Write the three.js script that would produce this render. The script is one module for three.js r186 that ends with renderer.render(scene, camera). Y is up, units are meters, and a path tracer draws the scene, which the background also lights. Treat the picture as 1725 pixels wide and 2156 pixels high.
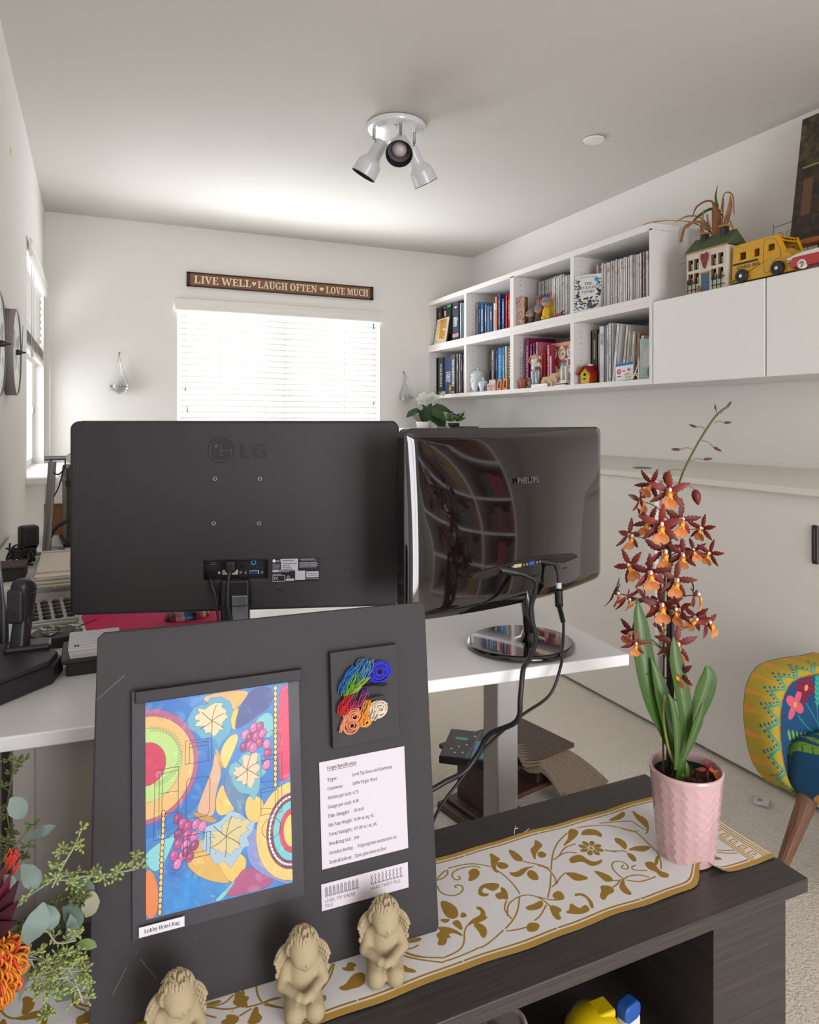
import * as THREE from 'three';
import { RoundedBoxGeometry } from 'three/addons/geometries/RoundedBoxGeometry.js';
import { mergeGeometries, mergeVertices } from 'three/addons/utils/BufferGeometryUtils.js';
import { RectAreaLightUniformsLib } from 'three/addons/lights/RectAreaLightUniformsLib.js';
import { MarchingCubes } from 'three/addons/objects/MarchingCubes.js';
import { FontLoader } from 'three/addons/loaders/FontLoader.js';
import { TextGeometry } from 'three/addons/geometries/TextGeometry.js';

// ---------------------------------------------------------------- camera, daylight, exposure
const scene = new THREE.Scene();
const camera = new THREE.PerspectiveCamera(2 * Math.atan(1078 / 1480) * 180 / Math.PI, 1725 / 2156, 0.05, 60);
camera.position.set(0, 1.18, 0);
camera.rotation.y = -24.21 * Math.PI / 180;
camera.setViewOffset(1725, 2156, 0, 191, 1725, 2156);          // a raised lens: uprights stay upright
const renderer = new THREE.WebGLRenderer({ antialias: true });
renderer.toneMapping = THREE.LinearToneMapping;
renderer.toneMappingExposure = 0.88;
renderer.shadowMap.enabled = true;
RectAreaLightUniformsLib.init();
scene.background = new THREE.Color(1, 1, 1);                    // an even overcast sky
scene.backgroundIntensity = 1.3;
function skyLight(name, color, intensity, w, h, pos, ry) {       // the overcast sky outside one window
  const l = new THREE.RectAreaLight(color, intensity, w, h);
  l.name = name; l.position.set(...pos); l.rotation.y = ry; scene.add(l);
  return l;
}
skyLight('daylight_back_window', 0xf4f8ff, 26, 1.44, 1.06, [1.25, 1.46, -5.16], Math.PI);
skyLight('daylight_side_window', 0xf4f8ff, 7, 1.16, 1.06, [-0.72, 1.47, -4.26], -Math.PI / 2);
skyLight('daylight_glass_door', 0xfafaff, 11.5, 1.6, 2.1, [1.05, 1.06, 2.30], 0);

// ---------------------------------------------------------------- helpers
const V = (x, y, z) => new THREE.Vector3(x, y, z);
let seedState = 7;
const rnd = (a = 1, b) => { seedState = (seedState * 1664525 + 1013904223) >>> 0; const r = seedState / 4294967296; return b === undefined ? r * a : a + r * (b - a); };
const reseed = (n) => { seedState = n >>> 0; };
const mat = (color, roughness = 0.6, o = {}) => new THREE.MeshPhysicalMaterial({ color, roughness, ...o });
const taken = {};
const numbered = (n) => { taken[n] = (taken[n] ?? -1) + 1; return taken[n] ? `${n}_${String(taken[n]).padStart(3, '0')}` : n; };
function thing(name, label, category, pos = [0, 0, 0], turn = 0, group) {
  const o = new THREE.Group(); o.name = numbered(name); o.position.set(...pos); o.rotation.y = turn;
  o.userData = { label, category }; if (group) o.userData.group = group;
  scene.add(o); return o;
}
function single(name, label, category, geo, m, pos = [0, 0, 0], turn = 0, group) {
  const o = new THREE.Mesh(geo, m); o.name = numbered(name); o.position.set(...pos); o.rotation.y = turn;
  o.userData = { label, category }; if (group) o.userData.group = group;
  scene.add(o); return o;
}
function part(parent, name, geo, m, pos, rot) {
  const o = new THREE.Mesh(geo, m); o.name = name;
  if (pos) o.position.set(...pos); if (rot) o.rotation.set(...rot);
  parent.add(o); return o;
}
function struct(name, geo, m, pos) {
  const o = new THREE.Mesh(geo, m); o.name = name; o.userData = { kind: 'structure' }; if (pos) o.position.set(...pos);
  scene.add(o); return o;
}
function dup(o, label, pos, turn) {
  const c = o.clone(); c.name = numbered(o.name.replace(/_\d{3}$/, '')); c.userData = { ...o.userData }; if (label) c.userData.label = label;
  if (pos) c.position.set(...pos); if (turn !== undefined) c.rotation.y = turn; scene.add(c); return c;
}
const box = (w, h, d, x = 0, y = 0, z = 0) => new THREE.BoxGeometry(w, h, d).translate(x, y, z);
const span = (x0, x1, y0, y1, z0, z1) => box(Math.abs(x1 - x0), Math.abs(y1 - y0), Math.abs(z1 - z0), (x0 + x1) / 2, (y0 + y1) / 2, (z0 + z1) / 2);
const rbox = (w, h, d, r, x = 0, y = 0, z = 0, s = 3) => new RoundedBoxGeometry(w, h, d, s, Math.min(r, w / 2.01, h / 2.01, d / 2.01)).translate(x, y, z);
const cyl = (r0, r1, h, x = 0, y = 0, z = 0, n = 24) => new THREE.CylinderGeometry(r0, r1, h, n).translate(x, y, z);
const ball = (r, x = 0, y = 0, z = 0, sx = 1, sy = 1, sz = 1, n = 14) => new THREE.SphereGeometry(r, n, Math.max(6, n * 0.7 | 0)).scale(sx, sy, sz).translate(x, y, z);
const lathe = (pts, n = 32) => new THREE.LatheGeometry(pts.map((p) => new THREE.Vector2(p[0], p[1])), n);
const curve = (pts, closed = false) => new THREE.CatmullRomCurve3(pts.map((p) => (p.isVector3 ? p : V(...p))), closed, 'catmullrom', 0.5);
const tube = (pts, r, seg = 24, rad = 8, closed = false) => new THREE.TubeGeometry(curve(pts, closed), seg, r, rad, closed);
const merge = (list) => mergeGeometries(list.map((g) => { const q = g.index ? g.toNonIndexed() : g; for (const k of Object.keys(q.attributes)) if (!['position', 'normal', 'uv'].includes(k)) q.deleteAttribute(k); if (!q.attributes.uv) q.setAttribute('uv', new THREE.BufferAttribute(new Float32Array(q.attributes.position.count * 2), 2)); return q; }));
const shapeOf = (pts) => { const s = new THREE.Shape(); pts.forEach((p, i) => (i ? s.lineTo(p[0], p[1]) : s.moveTo(p[0], p[1]))); s.closePath(); return s; };
const smoothShape = (pts, n = 6) => shapeOf(new THREE.CatmullRomCurve3(pts.map((p) => V(p[0], p[1], 0)), true, 'catmullrom', 0.5).getPoints(pts.length * n).slice(0, -1).map((p) => [p.x, p.y]));
const ext = (s, depth, bevel = 0, seg = 2, cs = 12) => new THREE.ExtrudeGeometry(s, { depth, bevelEnabled: bevel > 0, bevelSize: bevel, bevelThickness: bevel, bevelSegments: seg, curveSegments: cs });
const roundRect = (w, h, r) => { const s = new THREE.Shape(), x = -w / 2, y = -h / 2; s.moveTo(x + r, y); s.lineTo(x + w - r, y); s.absarc(x + w - r, y + r, r, -Math.PI / 2, 0); s.lineTo(x + w, y + h - r); s.absarc(x + w - r, y + h - r, r, 0, Math.PI / 2); s.lineTo(x + r, y + h); s.absarc(x + r, y + h - r, r, Math.PI / 2, Math.PI); s.lineTo(x, y + r); s.absarc(x + r, y + r, r, Math.PI, 1.5 * Math.PI); return s; };
function between(geo, a, b) {                                     // a geometry along +y of length 1 laid from a to b
  const A = V(...a), B = V(...b), d = B.clone().sub(A), L = d.length();
  const m = new THREE.Matrix4().compose(A, new THREE.Quaternion().setFromUnitVectors(V(0, 1, 0), d.normalize()), V(1, L, 1));
  return geo.applyMatrix4(m);
}
const rod = (a, b, r0, r1 = r0, n = 10) => between(new THREE.CylinderGeometry(r1, r0, 1, n).translate(0, 0.5, 0), a, b);
function canvas(w, h, draw) {
  const c = document.createElement('canvas'); c.width = w; c.height = h; const g = c.getContext('2d');
  draw(g, w, h);
  const t = new THREE.CanvasTexture(c); t.colorSpace = THREE.SRGBColorSpace; t.magFilter = THREE.LinearFilter; t.anisotropy = 8; return t;
}
function greyCanvas(w, h, draw, repeat) { const t = canvas(w, h, draw); t.colorSpace = THREE.NoColorSpace; if (repeat) { t.wrapS = t.wrapT = THREE.RepeatWrapping; t.repeat.set(...repeat); } return t; }
const tile = (t, a, b) => { t.wrapS = t.wrapT = THREE.RepeatWrapping; t.repeat.set(a, b); return t; };
function speckle(g, w, h, n, tones, smin, smax, alpha = 1) { for (let i = 0; i < n; i++) { g.globalAlpha = alpha * rnd(0.3, 1); g.fillStyle = tones[rnd(tones.length) | 0]; const s = rnd(smin, smax); g.fillRect(rnd(w), rnd(h), s, s); } g.globalAlpha = 1; }
function metreUV(geo) {                                           // uv in metres from the dominant axis of each face
  const q = geo.index ? geo.toNonIndexed() : geo, p = q.attributes.position, n = q.attributes.normal, uv = new Float32Array(p.count * 2);
  for (let i = 0; i < p.count; i++) { const ax = Math.abs(n.getX(i)), ay = Math.abs(n.getY(i)), az = Math.abs(n.getZ(i));
    if (ay >= ax && ay >= az) { uv[2 * i] = p.getX(i); uv[2 * i + 1] = p.getZ(i); } else if (ax >= az) { uv[2 * i] = p.getZ(i); uv[2 * i + 1] = p.getY(i); } else { uv[2 * i] = p.getX(i); uv[2 * i + 1] = p.getY(i); } }
  q.setAttribute('uv', new THREE.BufferAttribute(uv, 2)); return q;
}
function flat(w, h) { return new THREE.PlaneGeometry(w, h); }
// a sheet of paper or card with its print on the front
function ribbon(rows, fold = 0, up = [0, 0, 1], thick = 0.0006) {  // rows: [x,y,z,width]; a leaf blade with a midrib fold and a little thickness
  const c = rows.map((r) => V(r[0], r[1], r[2])), pos = [], uv = [], idx = [], n = rows.length, U = V(...up).normalize();
  for (let side = 0; side < 2; side++) for (let i = 0; i < n; i++) {
    const t = c[Math.min(i + 1, n - 1)].clone().sub(c[Math.max(i - 1, 0)]).normalize();
    const s = t.clone().cross(U).normalize(), nn = s.clone().cross(t).normalize(), w = rows[i][3] / 2, off = side ? -thick : 0;
    for (const k of [-1, -0.5, 0, 0.5, 1]) { const p = c[i].clone().addScaledVector(s, k * w).addScaledVector(nn, Math.abs(k) * w * fold + off); pos.push(p.x, p.y, p.z); uv.push((k + 1) / 2, i / (n - 1)); }
  }
  const row = 5, half = n * row;
  for (let side = 0; side < 2; side++) for (let i = 0; i < n - 1; i++) for (let k = 0; k < 4; k++) { const a = side * half + i * row + k, b = a + 1, d = a + row, e = d + 1; side ? idx.push(a, b, d, b, e, d) : idx.push(a, d, b, b, d, e); }
  const g = new THREE.BufferGeometry(); g.setAttribute('position', new THREE.Float32BufferAttribute(pos, 3)); g.setAttribute('uv', new THREE.Float32BufferAttribute(uv, 2)); g.setIndex(idx); g.computeVertexNormals(); return g;
}
function densify(rows, n) { const c = new THREE.CatmullRomCurve3(rows.map((r) => V(r[0], r[1], r[2]))), out = []; for (let i = 0; i <= n; i++) { const t = i / n, p = c.getPoint(t), f = t * (rows.length - 1), k = Math.min(rows.length - 2, f | 0), u = f - k; out.push([p.x, p.y, p.z, rows[k][3] * (1 - u) + rows[k + 1][3] * u]); } return out; }
const font = await new FontLoader().loadAsync('fonts/droid/droid_sans_bold.typeface.json');
const serif = await new FontLoader().loadAsync('fonts/droid/droid_serif_bold.typeface.json');
function letters(str, f, size, depth) { const g = new TextGeometry(str, { font: f, size, depth, curveSegments: 4, bevelEnabled: false }); g.computeBoundingBox(); const b = g.boundingBox; return g.translate(-(b.min.x + b.max.x) / 2, -(b.min.y + b.max.y) / 2, 0); }
function pageText(g, lines) { for (const [x, y, s, str, style, w] of lines) { g.font = `${style || ''} ${s}px serif`; if (w) g.fillText(str, x, y, w); else g.fillText(str, x, y); } }
const RUNNER_STROKES = [[759,30,778,30,795,34,808,42,820,54],[804,49,799,42,784,38,769,38,758,43,754,51,755,59,761,62,765,57,763,53],[731,47,744,37,756,32,751,43,740,49,729,50],[724,62,721,73,725,83,735,91,747,90,756,84,758,76,754,71,747,72,748,76],[823,62,827,69,830,88,831,107,828,126],[788,165,787,153,791,141,802,131],[786,158,795,143,807,135,824,131,838,133,848,143,853,158,853,178],[823,133,809,152,790,168,770,178],[765,180,746,189,726,197,715,196],[714,197,700,198,681,199,666,198],[668,192,685,191,699,187,709,175,715,162,725,152,739,148],[627,165,634,174,647,182,666,191],[625,171,635,180,648,189,664,199],[875,64,886,75,896,83,902,95],[986,29,962,41,938,60,920,79,903,100],[897,108,879,132,861,150],[891,83,900,91,900,107,896,124,887,132,881,133],[891,131,903,121,919,115],[848,143,856,152,868,160],[849,163,830,178,816,182],[769,183,786,187,801,188],[961,57,969,48,985,44,998,40],[922,81,934,79,957,61,980,60],[932,78,952,71,966,81],[1014,94,1026,105],[1012,24,1039,29,1067,41,1080,55,1096,73,1094,94,1090,117,1088,132],[1056,29,1090,37,1113,47,1112,65,1116,80],[1080,54,1083,68,1101,74],[1014,95,1025,103,1040,107,1043,113],[991,161,990,146,995,131,1005,123,1018,127,1021,139,1015,147,1007,145,1008,138,1014,137],[968,157,977,161,991,164,1002,160,1019,164,1029,175],[994,167,1005,177,1020,180,1039,179],[983,164,973,169,964,172],[1038,162,1027,158,1019,151,1023,145,1031,145],[1088,132,1077,153,1061,168],[1172,162,1185,173,1206,181],[1169,166,1183,180,1204,188],[532,142,522,156,509,168,503,178],[534,143,526,158,512,172,503,178],[628,157,637,161,647,158],[626,162,634,172,647,182],[622,167,632,177,645,187],[439,166,449,164,458,167],[438,170,448,178,462,186],[435,138,433,151,436,164],[418,165,430,167,441,166,457,167],[440,168,448,177,464,187],[408,174,422,170]];
const RUNNER_LEAVES = [[836,26,840,27,842,37,845,44,832,50,824,63,825,73,820,67,824,50,833,37],[833,50,844,52,849,65,837,68,831,63],[870,28,876,35,879,54,875,63,865,58,866,45],[924,27,928,30,928,44,919,47,902,58,894,71,900,53,904,43,917,39],[906,59,917,54,920,67,906,70],[782,50,797,46,798,61,783,71,771,70,780,62],[840,78,849,84,866,78,886,82,872,81,857,91,845,93,840,86],[864,91,874,86,878,97,871,113,861,105],[773,99,782,88,795,86,810,93,809,100,797,105,792,102,788,91,779,96,778,105,786,108,781,111,772,107],[810,101,814,111,805,131,800,124,793,125,793,112,806,114],[869,159,870,148,887,144,883,163,873,162],[819,154,834,155,851,151,842,164,829,165,819,161],[853,166,861,170,864,181,854,183,853,194,845,195,846,182],[796,191,805,182,818,190,810,198,802,199,796,196],[865,186,874,187,884,173,886,185,890,191,902,186,901,199,884,199,873,193],[899,165,904,161,915,167,915,183,910,195,904,198,914,177,909,166],[919,115,930,119,936,126,945,140,934,141,921,137,920,122],[991,26,1002,21,1007,33,996,42,975,51,961,57,981,42],[1003,43,1021,33,1037,42,1038,56,1030,64,1029,54,1012,47],[947,88,962,86,970,88,971,106,981,114,993,111,988,117,974,119,966,117,964,106,958,100,941,100],[713,93,721,97,728,112,724,128,716,134,707,128,707,114],[695,126,705,130,708,133,699,136],[708,139,718,137,718,148,714,159,710,148],[724,134,732,126,734,135,728,136],[753,126,760,126,761,139,755,147,760,149,745,154,732,151,724,154,737,145,752,143,758,135],[733,153,744,156,746,169,737,182,732,181,735,169],[685,138,699,145,708,158,710,170,702,156,691,156,694,164,688,161,683,170,677,172,671,167,679,161,677,151,688,148],[962,129,970,135,978,151,973,160,962,157,963,144],[949,161,964,170,958,182,945,182,932,192,932,182,944,173],[1051,73,1058,80,1058,95,1044,108,1046,95,1044,84],[1047,109,1069,106,1088,116,1084,120,1068,123,1057,113],[1041,114,1047,121,1043,134,1035,138,1036,127],[991,164,982,174,979,197,970,190,972,176,983,167],[1048,145,1061,148,1060,157,1054,172,1063,182,1055,188,1046,183,1050,170,1043,161],[1137,21,1135,37,1141,53,1123,78,1103,88,1120,81,1122,64,1125,44],[1122,17,1113,29,1093,34,1071,28,1099,23],[1074,144,1084,141,1063,158,1060,156],[1145,180,1164,179,1171,193,1150,184],[1097,164,1126,188,1118,190,1098,166],[527,181,537,181,546,172,554,168,565,171,560,185,553,189,543,188,532,188],[541,152,547,156,550,149,555,148,560,156,553,157,555,163,544,159],[609,186,617,182,617,188,624,194,626,200,610,190],[499,193,501,188,504,190,507,184,509,189,505,194],[636,146,644,145,656,147,654,152,639,150],[373,139,382,139,391,141,390,144,379,143],[409,137,416,139,418,148,424,151,418,157,419,165,409,160,404,150,408,148],[387,172,394,172,394,165,408,175,401,184,388,177],[418,184,426,170,430,170,428,180,432,187,425,194,414,189]];
const ART_SHAPES = [["#dea55f",[373,1,731,5,670,92,614,137,559,147,578,96,416,71]],["#46508c",[731,5,887,12,884,143,760,214,611,289,608,226,641,132,688,67]],["#cd3c5f",[926,9,1014,9,999,701,962,693,910,693]],["#6eb9be",[883,170,888,381,794,365,731,237]],["#cda587",[466,388,517,556,462,694,459,858,320,811,374,676,446,516]],["#e1c36e",[611,298,637,338,572,469,530,558,491,437,538,339]],["#e1b969",[516,617,461,720,468,851,566,846,603,818,532,708]],["#5f82a5",[534,559,598,527,632,639,680,764,637,878,567,784,524,671]],["#deb969",[676,754,749,751,817,827,754,973,664,892]],["#d77d4b",[-9,1058,77,1160,80,1416,-18,1411]],["#7dc3c8",[-4,976,183,901,208,898,81,1153,-4,1059]],["#cda55a",[241,1099,388,937,509,1118,576,1322,453,1285,333,1213]],["#ebb964",[464,1134,562,1096,673,1156,667,1258,567,1329,498,1219]],["#a5557d",[677,1200,940,1402,495,1413,567,1329]],["#828cc3",[690,985,754,973,759,1193,867,1323,987,1413,939,1411,730,1273,668,1155]],["#d9b84e",[558,182,614,128,641,132,608,226,611,289,576,256]],["#b99a3c",[457,378,483,383,526,557,491,498]],["#7fc8bf",[434,1407,567,1321,613,1263,558,1352,495,1413]],["#b98a4a",[295,772,477,862,467,890,389,869,320,811]]];
const ART_RINGS = [["#2d6eb9",[2,426,454,468]],["#a55a82",[2,426,349,381]],["#d7af6e",[2,434,318,340]],["#afcd7d",[7,418,228,245]],["#be3755",[7,410,126,143]],["#3773be",[869,612,85,117]],["#e1be73",[1010,1054,267,341]],["#783c55",[1010,1054,193,266]],["#6ebec3",[1010,1054,144,209]],["#c83c5a",[1010,1054,99,155]],["#ebc36e",[1010,1054,69,116]]];
const ART_GRAPES = [[740,284],[786,286],[679,323],[711,351],[757,349],[804,339],[779,398],[830,417],[668,406],[710,404],[733,426],[838,481],[828,560],[209,805],[239,845],[328,869],[273,870],[371,891],[212,908],[267,928],[314,946],[208,974],[258,993],[318,1007],[182,1043],[237,1056],[284,1075],[203,1103],[262,1036]];
const ART_MAPLES = [[446,191],[688,570],[533,995]];
const ART_LEAVES = [["#5a9cb8",[416,71,435,29,515,32,578,78,596,143,576,203,585,249,566,299,520,345,491,384,467,327,431,303,378,312,335,252,284,217,279,155,320,83,364,72]],["#d8c69c",[470,70,524,78,514,104,550,136,541,157,563,183,545,189,522,212,513,246,534,268,494,261,490,278,458,303,432,268,396,266,397,245,379,237,397,218,327,211,345,183,363,177,328,163,332,138,363,124,346,87,399,104,434,83]],["#6fabb8",[654,457,728,443,792,482,790,544,826,614,779,650,773,720,735,792,695,740,631,718,587,657,578,611,553,563,571,513,626,497]],["#d9c2a2",[672,460,708,476,737,463,769,469,763,504,754,537,781,560,776,587,753,600,775,640,742,643,737,669,709,707,678,666,650,669,651,643,605,634,624,611,593,588,580,568,607,564,593,535,634,543,662,521,653,484]],["#9db8c8",[494,882,566,828,629,858,673,903,737,942,717,1000,680,1035,697,1091,652,1099,624,1145,560,1216,517,1154,455,1166,421,1098,361,1034,388,963,388,903,459,892]],["#c9bd8c",[574,865,601,887,646,889,637,913,678,904,709,937,672,964,690,985,635,1008,616,1056,633,1095,589,1093,561,1130,526,1088,499,1107,474,1067,456,1098,456,1063,413,1045,439,1017,414,977,458,987,423,936,493,951,510,972,502,919,529,898,556,887]]];
const ART_LINES = [[265,301,444,305,438,458,259,456,265,301],[289,457,291,319,418,327,416,458],[290,349,418,349],[62,462,216,461,207,919,50,918,62,462],[83,891,89,493,214,486],[101,900,109,488],[85,619,211,623],[104,758,210,759],[790,495,943,500,938,685,786,678,790,495],[791,527,913,531,910,679],[785,722,937,729,933,908,781,904,785,722],[784,855,887,876,889,756],[905,889,908,751,786,749],[246,932,427,937,421,1090,241,1086,246,932],[270,1081,272,937,401,936,397,1059,271,1055],[267,587,280,559,410,562,428,583,420,798,403,828,277,824,262,799,267,587]];
const ART_CHAINS = [[906,12,889,733],[115,735,86,1405]];
const ART_CIRCLES = [[869,396,68,68],[855,1008,68,69]];
const BOOK_ROWS = {"c1t":[[-4.9836,-4.9391,0.298,"#6b6258","#d8d2c6"],[-4.9391,-4.8588,0.293,"#2a2523","#c9543a"],[-4.8554,-4.7805,0.292,"#211f20","#f4f2ee"],[-4.7728,-4.6915,0.291,"#181d18","#8fd81e","LEATHERCRAFT"],[-4.6883,-4.5864,0.296,"#3c3f4c","#f0eef0","alinea"],[-4.5833,-4.5597,0.273,"#8fa9b4","#dfe8ea"],[-4.5577,-4.5313,0.276,"#a7bcc4","#eef2f2"]],"c1b":[[-5.0073,-4.9321,0.296,"#2b2d31","#f2f2f2","\u00b7"],[-4.9275,-4.834,0.292,"#3e3f44","#f2f2f2","\u00b7"],[-4.8306,-4.7043,0.29,"#3d4f7c","#f6f6f6","STANLEY"],[-4.7011,-4.628,0.295,"#54545a","#f2f2f2","\u00b7"],[-4.6259,-4.5906,0.298,"#6a6870","#d8d2d2"],[-4.5885,-4.57,0.298,"#7d7a84","#c63b3b"],[-4.5679,-4.5516,0.291,"#b9b3b0","#b9302d"],[-4.5495,-4.5353,0.29,"#4d3a38","#efe7df"],[-4.5333,-4.5192,0.286,"#6b5a58","#efe7df"]],"c2t":[[-4.3135,-4.2911,0.246,"#8b8796","#5a4f6b"],[-4.2893,-4.2763,0.229,"#2556a0","#cfe0f2"],[-4.2754,-4.2598,0.234,"#2f8fb4","#d9e24a"],[-4.2579,-4.2126,0.215,"#1d4f7e","#e6d8c0","\u00b7"],[-4.209,-4.1821,0.211,"#5e86a3","#f3f3f3"],[-4.1803,-4.1626,0.193,"#c9cfd2","#4c4c4c"],[-4.1608,-4.1468,0.191,"#9fb4c4","#3d5672"],[-4.145,-4.1049,0.189,"#274f86","#d8dce2"],[-4.1032,-4.0655,0.205,"#ece6d8","#b5482d","\u00b7"],[-4.0629,-4.0359,0.24,"#d98a52","#f1ead9"],[-4.0333,-4.0024,0.255,"#2d3a7d","#c9a94a","\u00b7"],[-3.9999,-3.9776,0.208,"#27305e","#d6d84a","\u00b7"],[-3.9752,-3.9474,0.213,"#3a5f9e","#e8eef6","\u00b7"],[-3.9393,-3.9207,0.234,"#d22a1f","#f2d9d2"],[-3.9183,-3.8959,0.238,"#cf1d22","#f7e7e3","\u00b7"]],"c2b":[[-4.2717,-4.2433,0.299,"#3d332d","#8b7f74"],[-4.2415,-4.2108,0.294,"#d7d3cc","#3a352f"],[-4.2081,-4.1821,0.287,"#26232f","#8d7f8b"],[-4.1803,-4.1591,0.284,"#1c6a94","#d3e6ee"],[-4.1564,-4.111,0.3,"#2c7bc4","#a8d4f2","\u00b7"],[-4.1093,-4.1015,0.294,"#4a9fd6","#e8f2f8"],[-4.0998,-4.0697,0.303,"#1f86a6","#e9d9b4","\u00b7"],[-4.0672,-4.0384,0.304,"#c8c8c6","#d85a4a","\u00b7"],[-4.0342,-4.0216,0.301,"#d8a35a","#efe6d6"],[-4.0199,-3.9883,0.297,"#6d5646","#efe8de","\u25aa"],[-3.985,-3.9637,0.272,"#ead9d2","#b2433a"],[-3.9621,-3.9263,0.258,"#d8d4cc","#2e2b28","\u25aa"],[-3.9231,-3.8959,0.282,"#6fb083","#e6efe2","\u00b7"]],"c3t":[[-3.6076,-3.5944,0.18,"#b8332e","#efdcd6"],[-3.5928,-3.5797,0.179,"#8a5a50","#e8dcd4"],[-3.5781,-3.5594,0.178,"#a8413c","#efdcd6"],[-3.557,-3.5409,0.178,"#413b86","#d6d2ea"],[-3.5393,-3.5217,0.177,"#4a4196","#d6d2ea"],[-3.5177,-3.4964,0.175,"#4b4f52","#d8d8d6"],[-3.4948,-3.4713,0.175,"#33363a","#d8d8d6"],[-3.4697,-3.4589,0.177,"#cf4a42","#f2ded8"],[-3.4573,-3.445,0.178,"#b83a34","#f2ded8"],[-3.4434,-3.4235,0.18,"#d9cfc9","#c23b33"]],"c3b":[[-3.7026,-3.6576,0.314,"#8a1f5c","#e6b8d2","\u00b7"],[-3.655,-3.6349,0.277,"#a12a6c","#f0cfe0"],[-3.6324,-3.6117,0.279,"#b1559a","#f3e3ef"],[-3.61,-3.5968,0.272,"#2f3144","#d0d0dc"],[-3.5952,-3.5707,0.28,"#d9788f","#f6e6ea","\u00b7"],[-3.4885,-3.4574,0.254,"#d1476b","#f4d8e0","\u00b7"]],"c4b":[[-3.1572,-3.1267,0.296,"#b7b6ae","#8f8e86"],[-3.1238,-3.0725,0.298,"#54524c","#cfcdc6"],[-3.0703,-3.0251,0.278,"#c6b7a2","#8a6a4a","\u00b7"],[-3.0237,-3.0073,0.293,"#e6e2da","#c8323a","\u00b7"],[-3.0053,-2.9641,0.303,"#d6dde2","#2d6a94","HOME"],[-2.9561,-2.9283,0.306,"#dcdcda","#5f6a72"],[-2.9257,-2.9023,0.31,"#d7d6d8","#5b5a60","\u00b7"]],"c4c":[[-2.6859,-2.66,0.218,"#d9cdb8","#8b7b64"],[-2.6401,-2.6215,0.21,"#cfd9d2","#3f5a4c","\u00b7"]]};
const LEANING_BOOKS = [[-2.8958,-2.8727,0.299,"#e3e1e2","#9a979c",0.136],[-2.8335,-2.8148,0.285,"#dedbd6","#8e8a86",0.134],[-2.7951,-2.778,0.251,"#cfc6b4","#7a6c58",0.097],[-2.7767,-2.761,0.248,"#d8d6d2","#77736e",0.087],[-2.7562,-2.7394,0.244,"#e2e0de","#5c5a60",0.074],[-2.7347,-2.7204,0.239,"#8a6d43","#e2d2b8",0.06],[-2.7181,-2.7005,0.237,"#a87c52","#3a2a1c",0.05]];
const ORCHID_FLOWERS = [[0.8159,1.0789,-0.8692,1.0],[0.8211,1.071,-0.8355,1.25],[0.8078,1.0516,-0.8842,0.95],[0.8093,1.0188,-0.8664,1.05],[0.8071,1.0189,-0.8392,1.3],[0.8523,1.0233,-0.8427,1.25],[0.815,0.9902,-0.9182,1.1],[0.9192,1.0026,-0.863,0.9],[0.8447,0.9686,-0.872,1.35],[0.8614,0.9668,-0.8477,1.1],[0.7986,0.9442,-0.8984,1.1],[0.8019,0.9412,-0.8564,1.25],[0.8492,0.9261,-0.8497,1.2],[0.8947,0.9698,-0.8245,0.85],[0.8779,0.9731,-0.8398,0.8],[0.793,0.8942,-0.9288,1.1],[0.8075,0.8862,-0.9152,1.0],[0.8439,0.8807,-0.8753,1.3],[0.8352,0.8883,-0.9007,1.0],[0.8544,0.8782,-0.8488,1.05],[0.8841,0.8993,-0.8438,1.05],[0.9002,0.8581,-0.8591,1.1],[0.9243,0.8467,-0.8558,1.05],[0.8827,0.8428,-0.8832,0.95],[0.8171,0.828,-0.9146,1.05],[0.7858,0.8267,-0.8721,0.85],[0.8433,0.8459,-0.8832,0.9],[0.86,0.8195,-0.8585,1.3],[0.8306,0.7675,-0.8818,0.62],[0.8542,0.7773,-0.8478,1.05]];
const ORCHID_BUDS = [[0.9257,1.2029,-0.8414,0.5,0.928,1.1904,-0.8404],[0.9465,1.2079,-0.832,0.6,0.9342,1.1923,-0.8375],[0.9442,1.1779,-0.833,0.65,0.9251,1.1772,-0.8416],[0.892,1.1726,-0.8565,0.65,0.9114,1.1657,-0.8478],[0.9291,1.1344,-0.8398,0.75,0.9057,1.1485,-0.8504],[0.8666,1.1341,-0.8679,0.75,0.8943,1.1334,-0.8555],[0.9148,1.1184,-0.8463,0.75,0.8894,1.1153,-0.8577],[0.8549,1.0849,-0.8732,1.3,0.8786,1.099,-0.8625],[0.8977,1.0562,-0.854,1.3,0.8758,1.0756,-0.8638]];
const ORCHID_STEM = [[0.8486,0.6109,-0.876],[0.8475,0.6923,-0.8765],[0.8486,0.7799,-0.876],[0.8486,0.8487,-0.876],[0.8501,0.9113,-0.8754],[0.8529,0.9676,-0.8741],[0.8572,1.0052,-0.8722],[0.8629,1.0427,-0.8696],[0.87,1.0709,-0.8664],[0.8786,1.099,-0.8625],[0.8943,1.1334,-0.8555],[0.9086,1.16,-0.8491],[0.928,1.1904,-0.8404],[0.9457,1.2054,-0.8324]];
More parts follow.
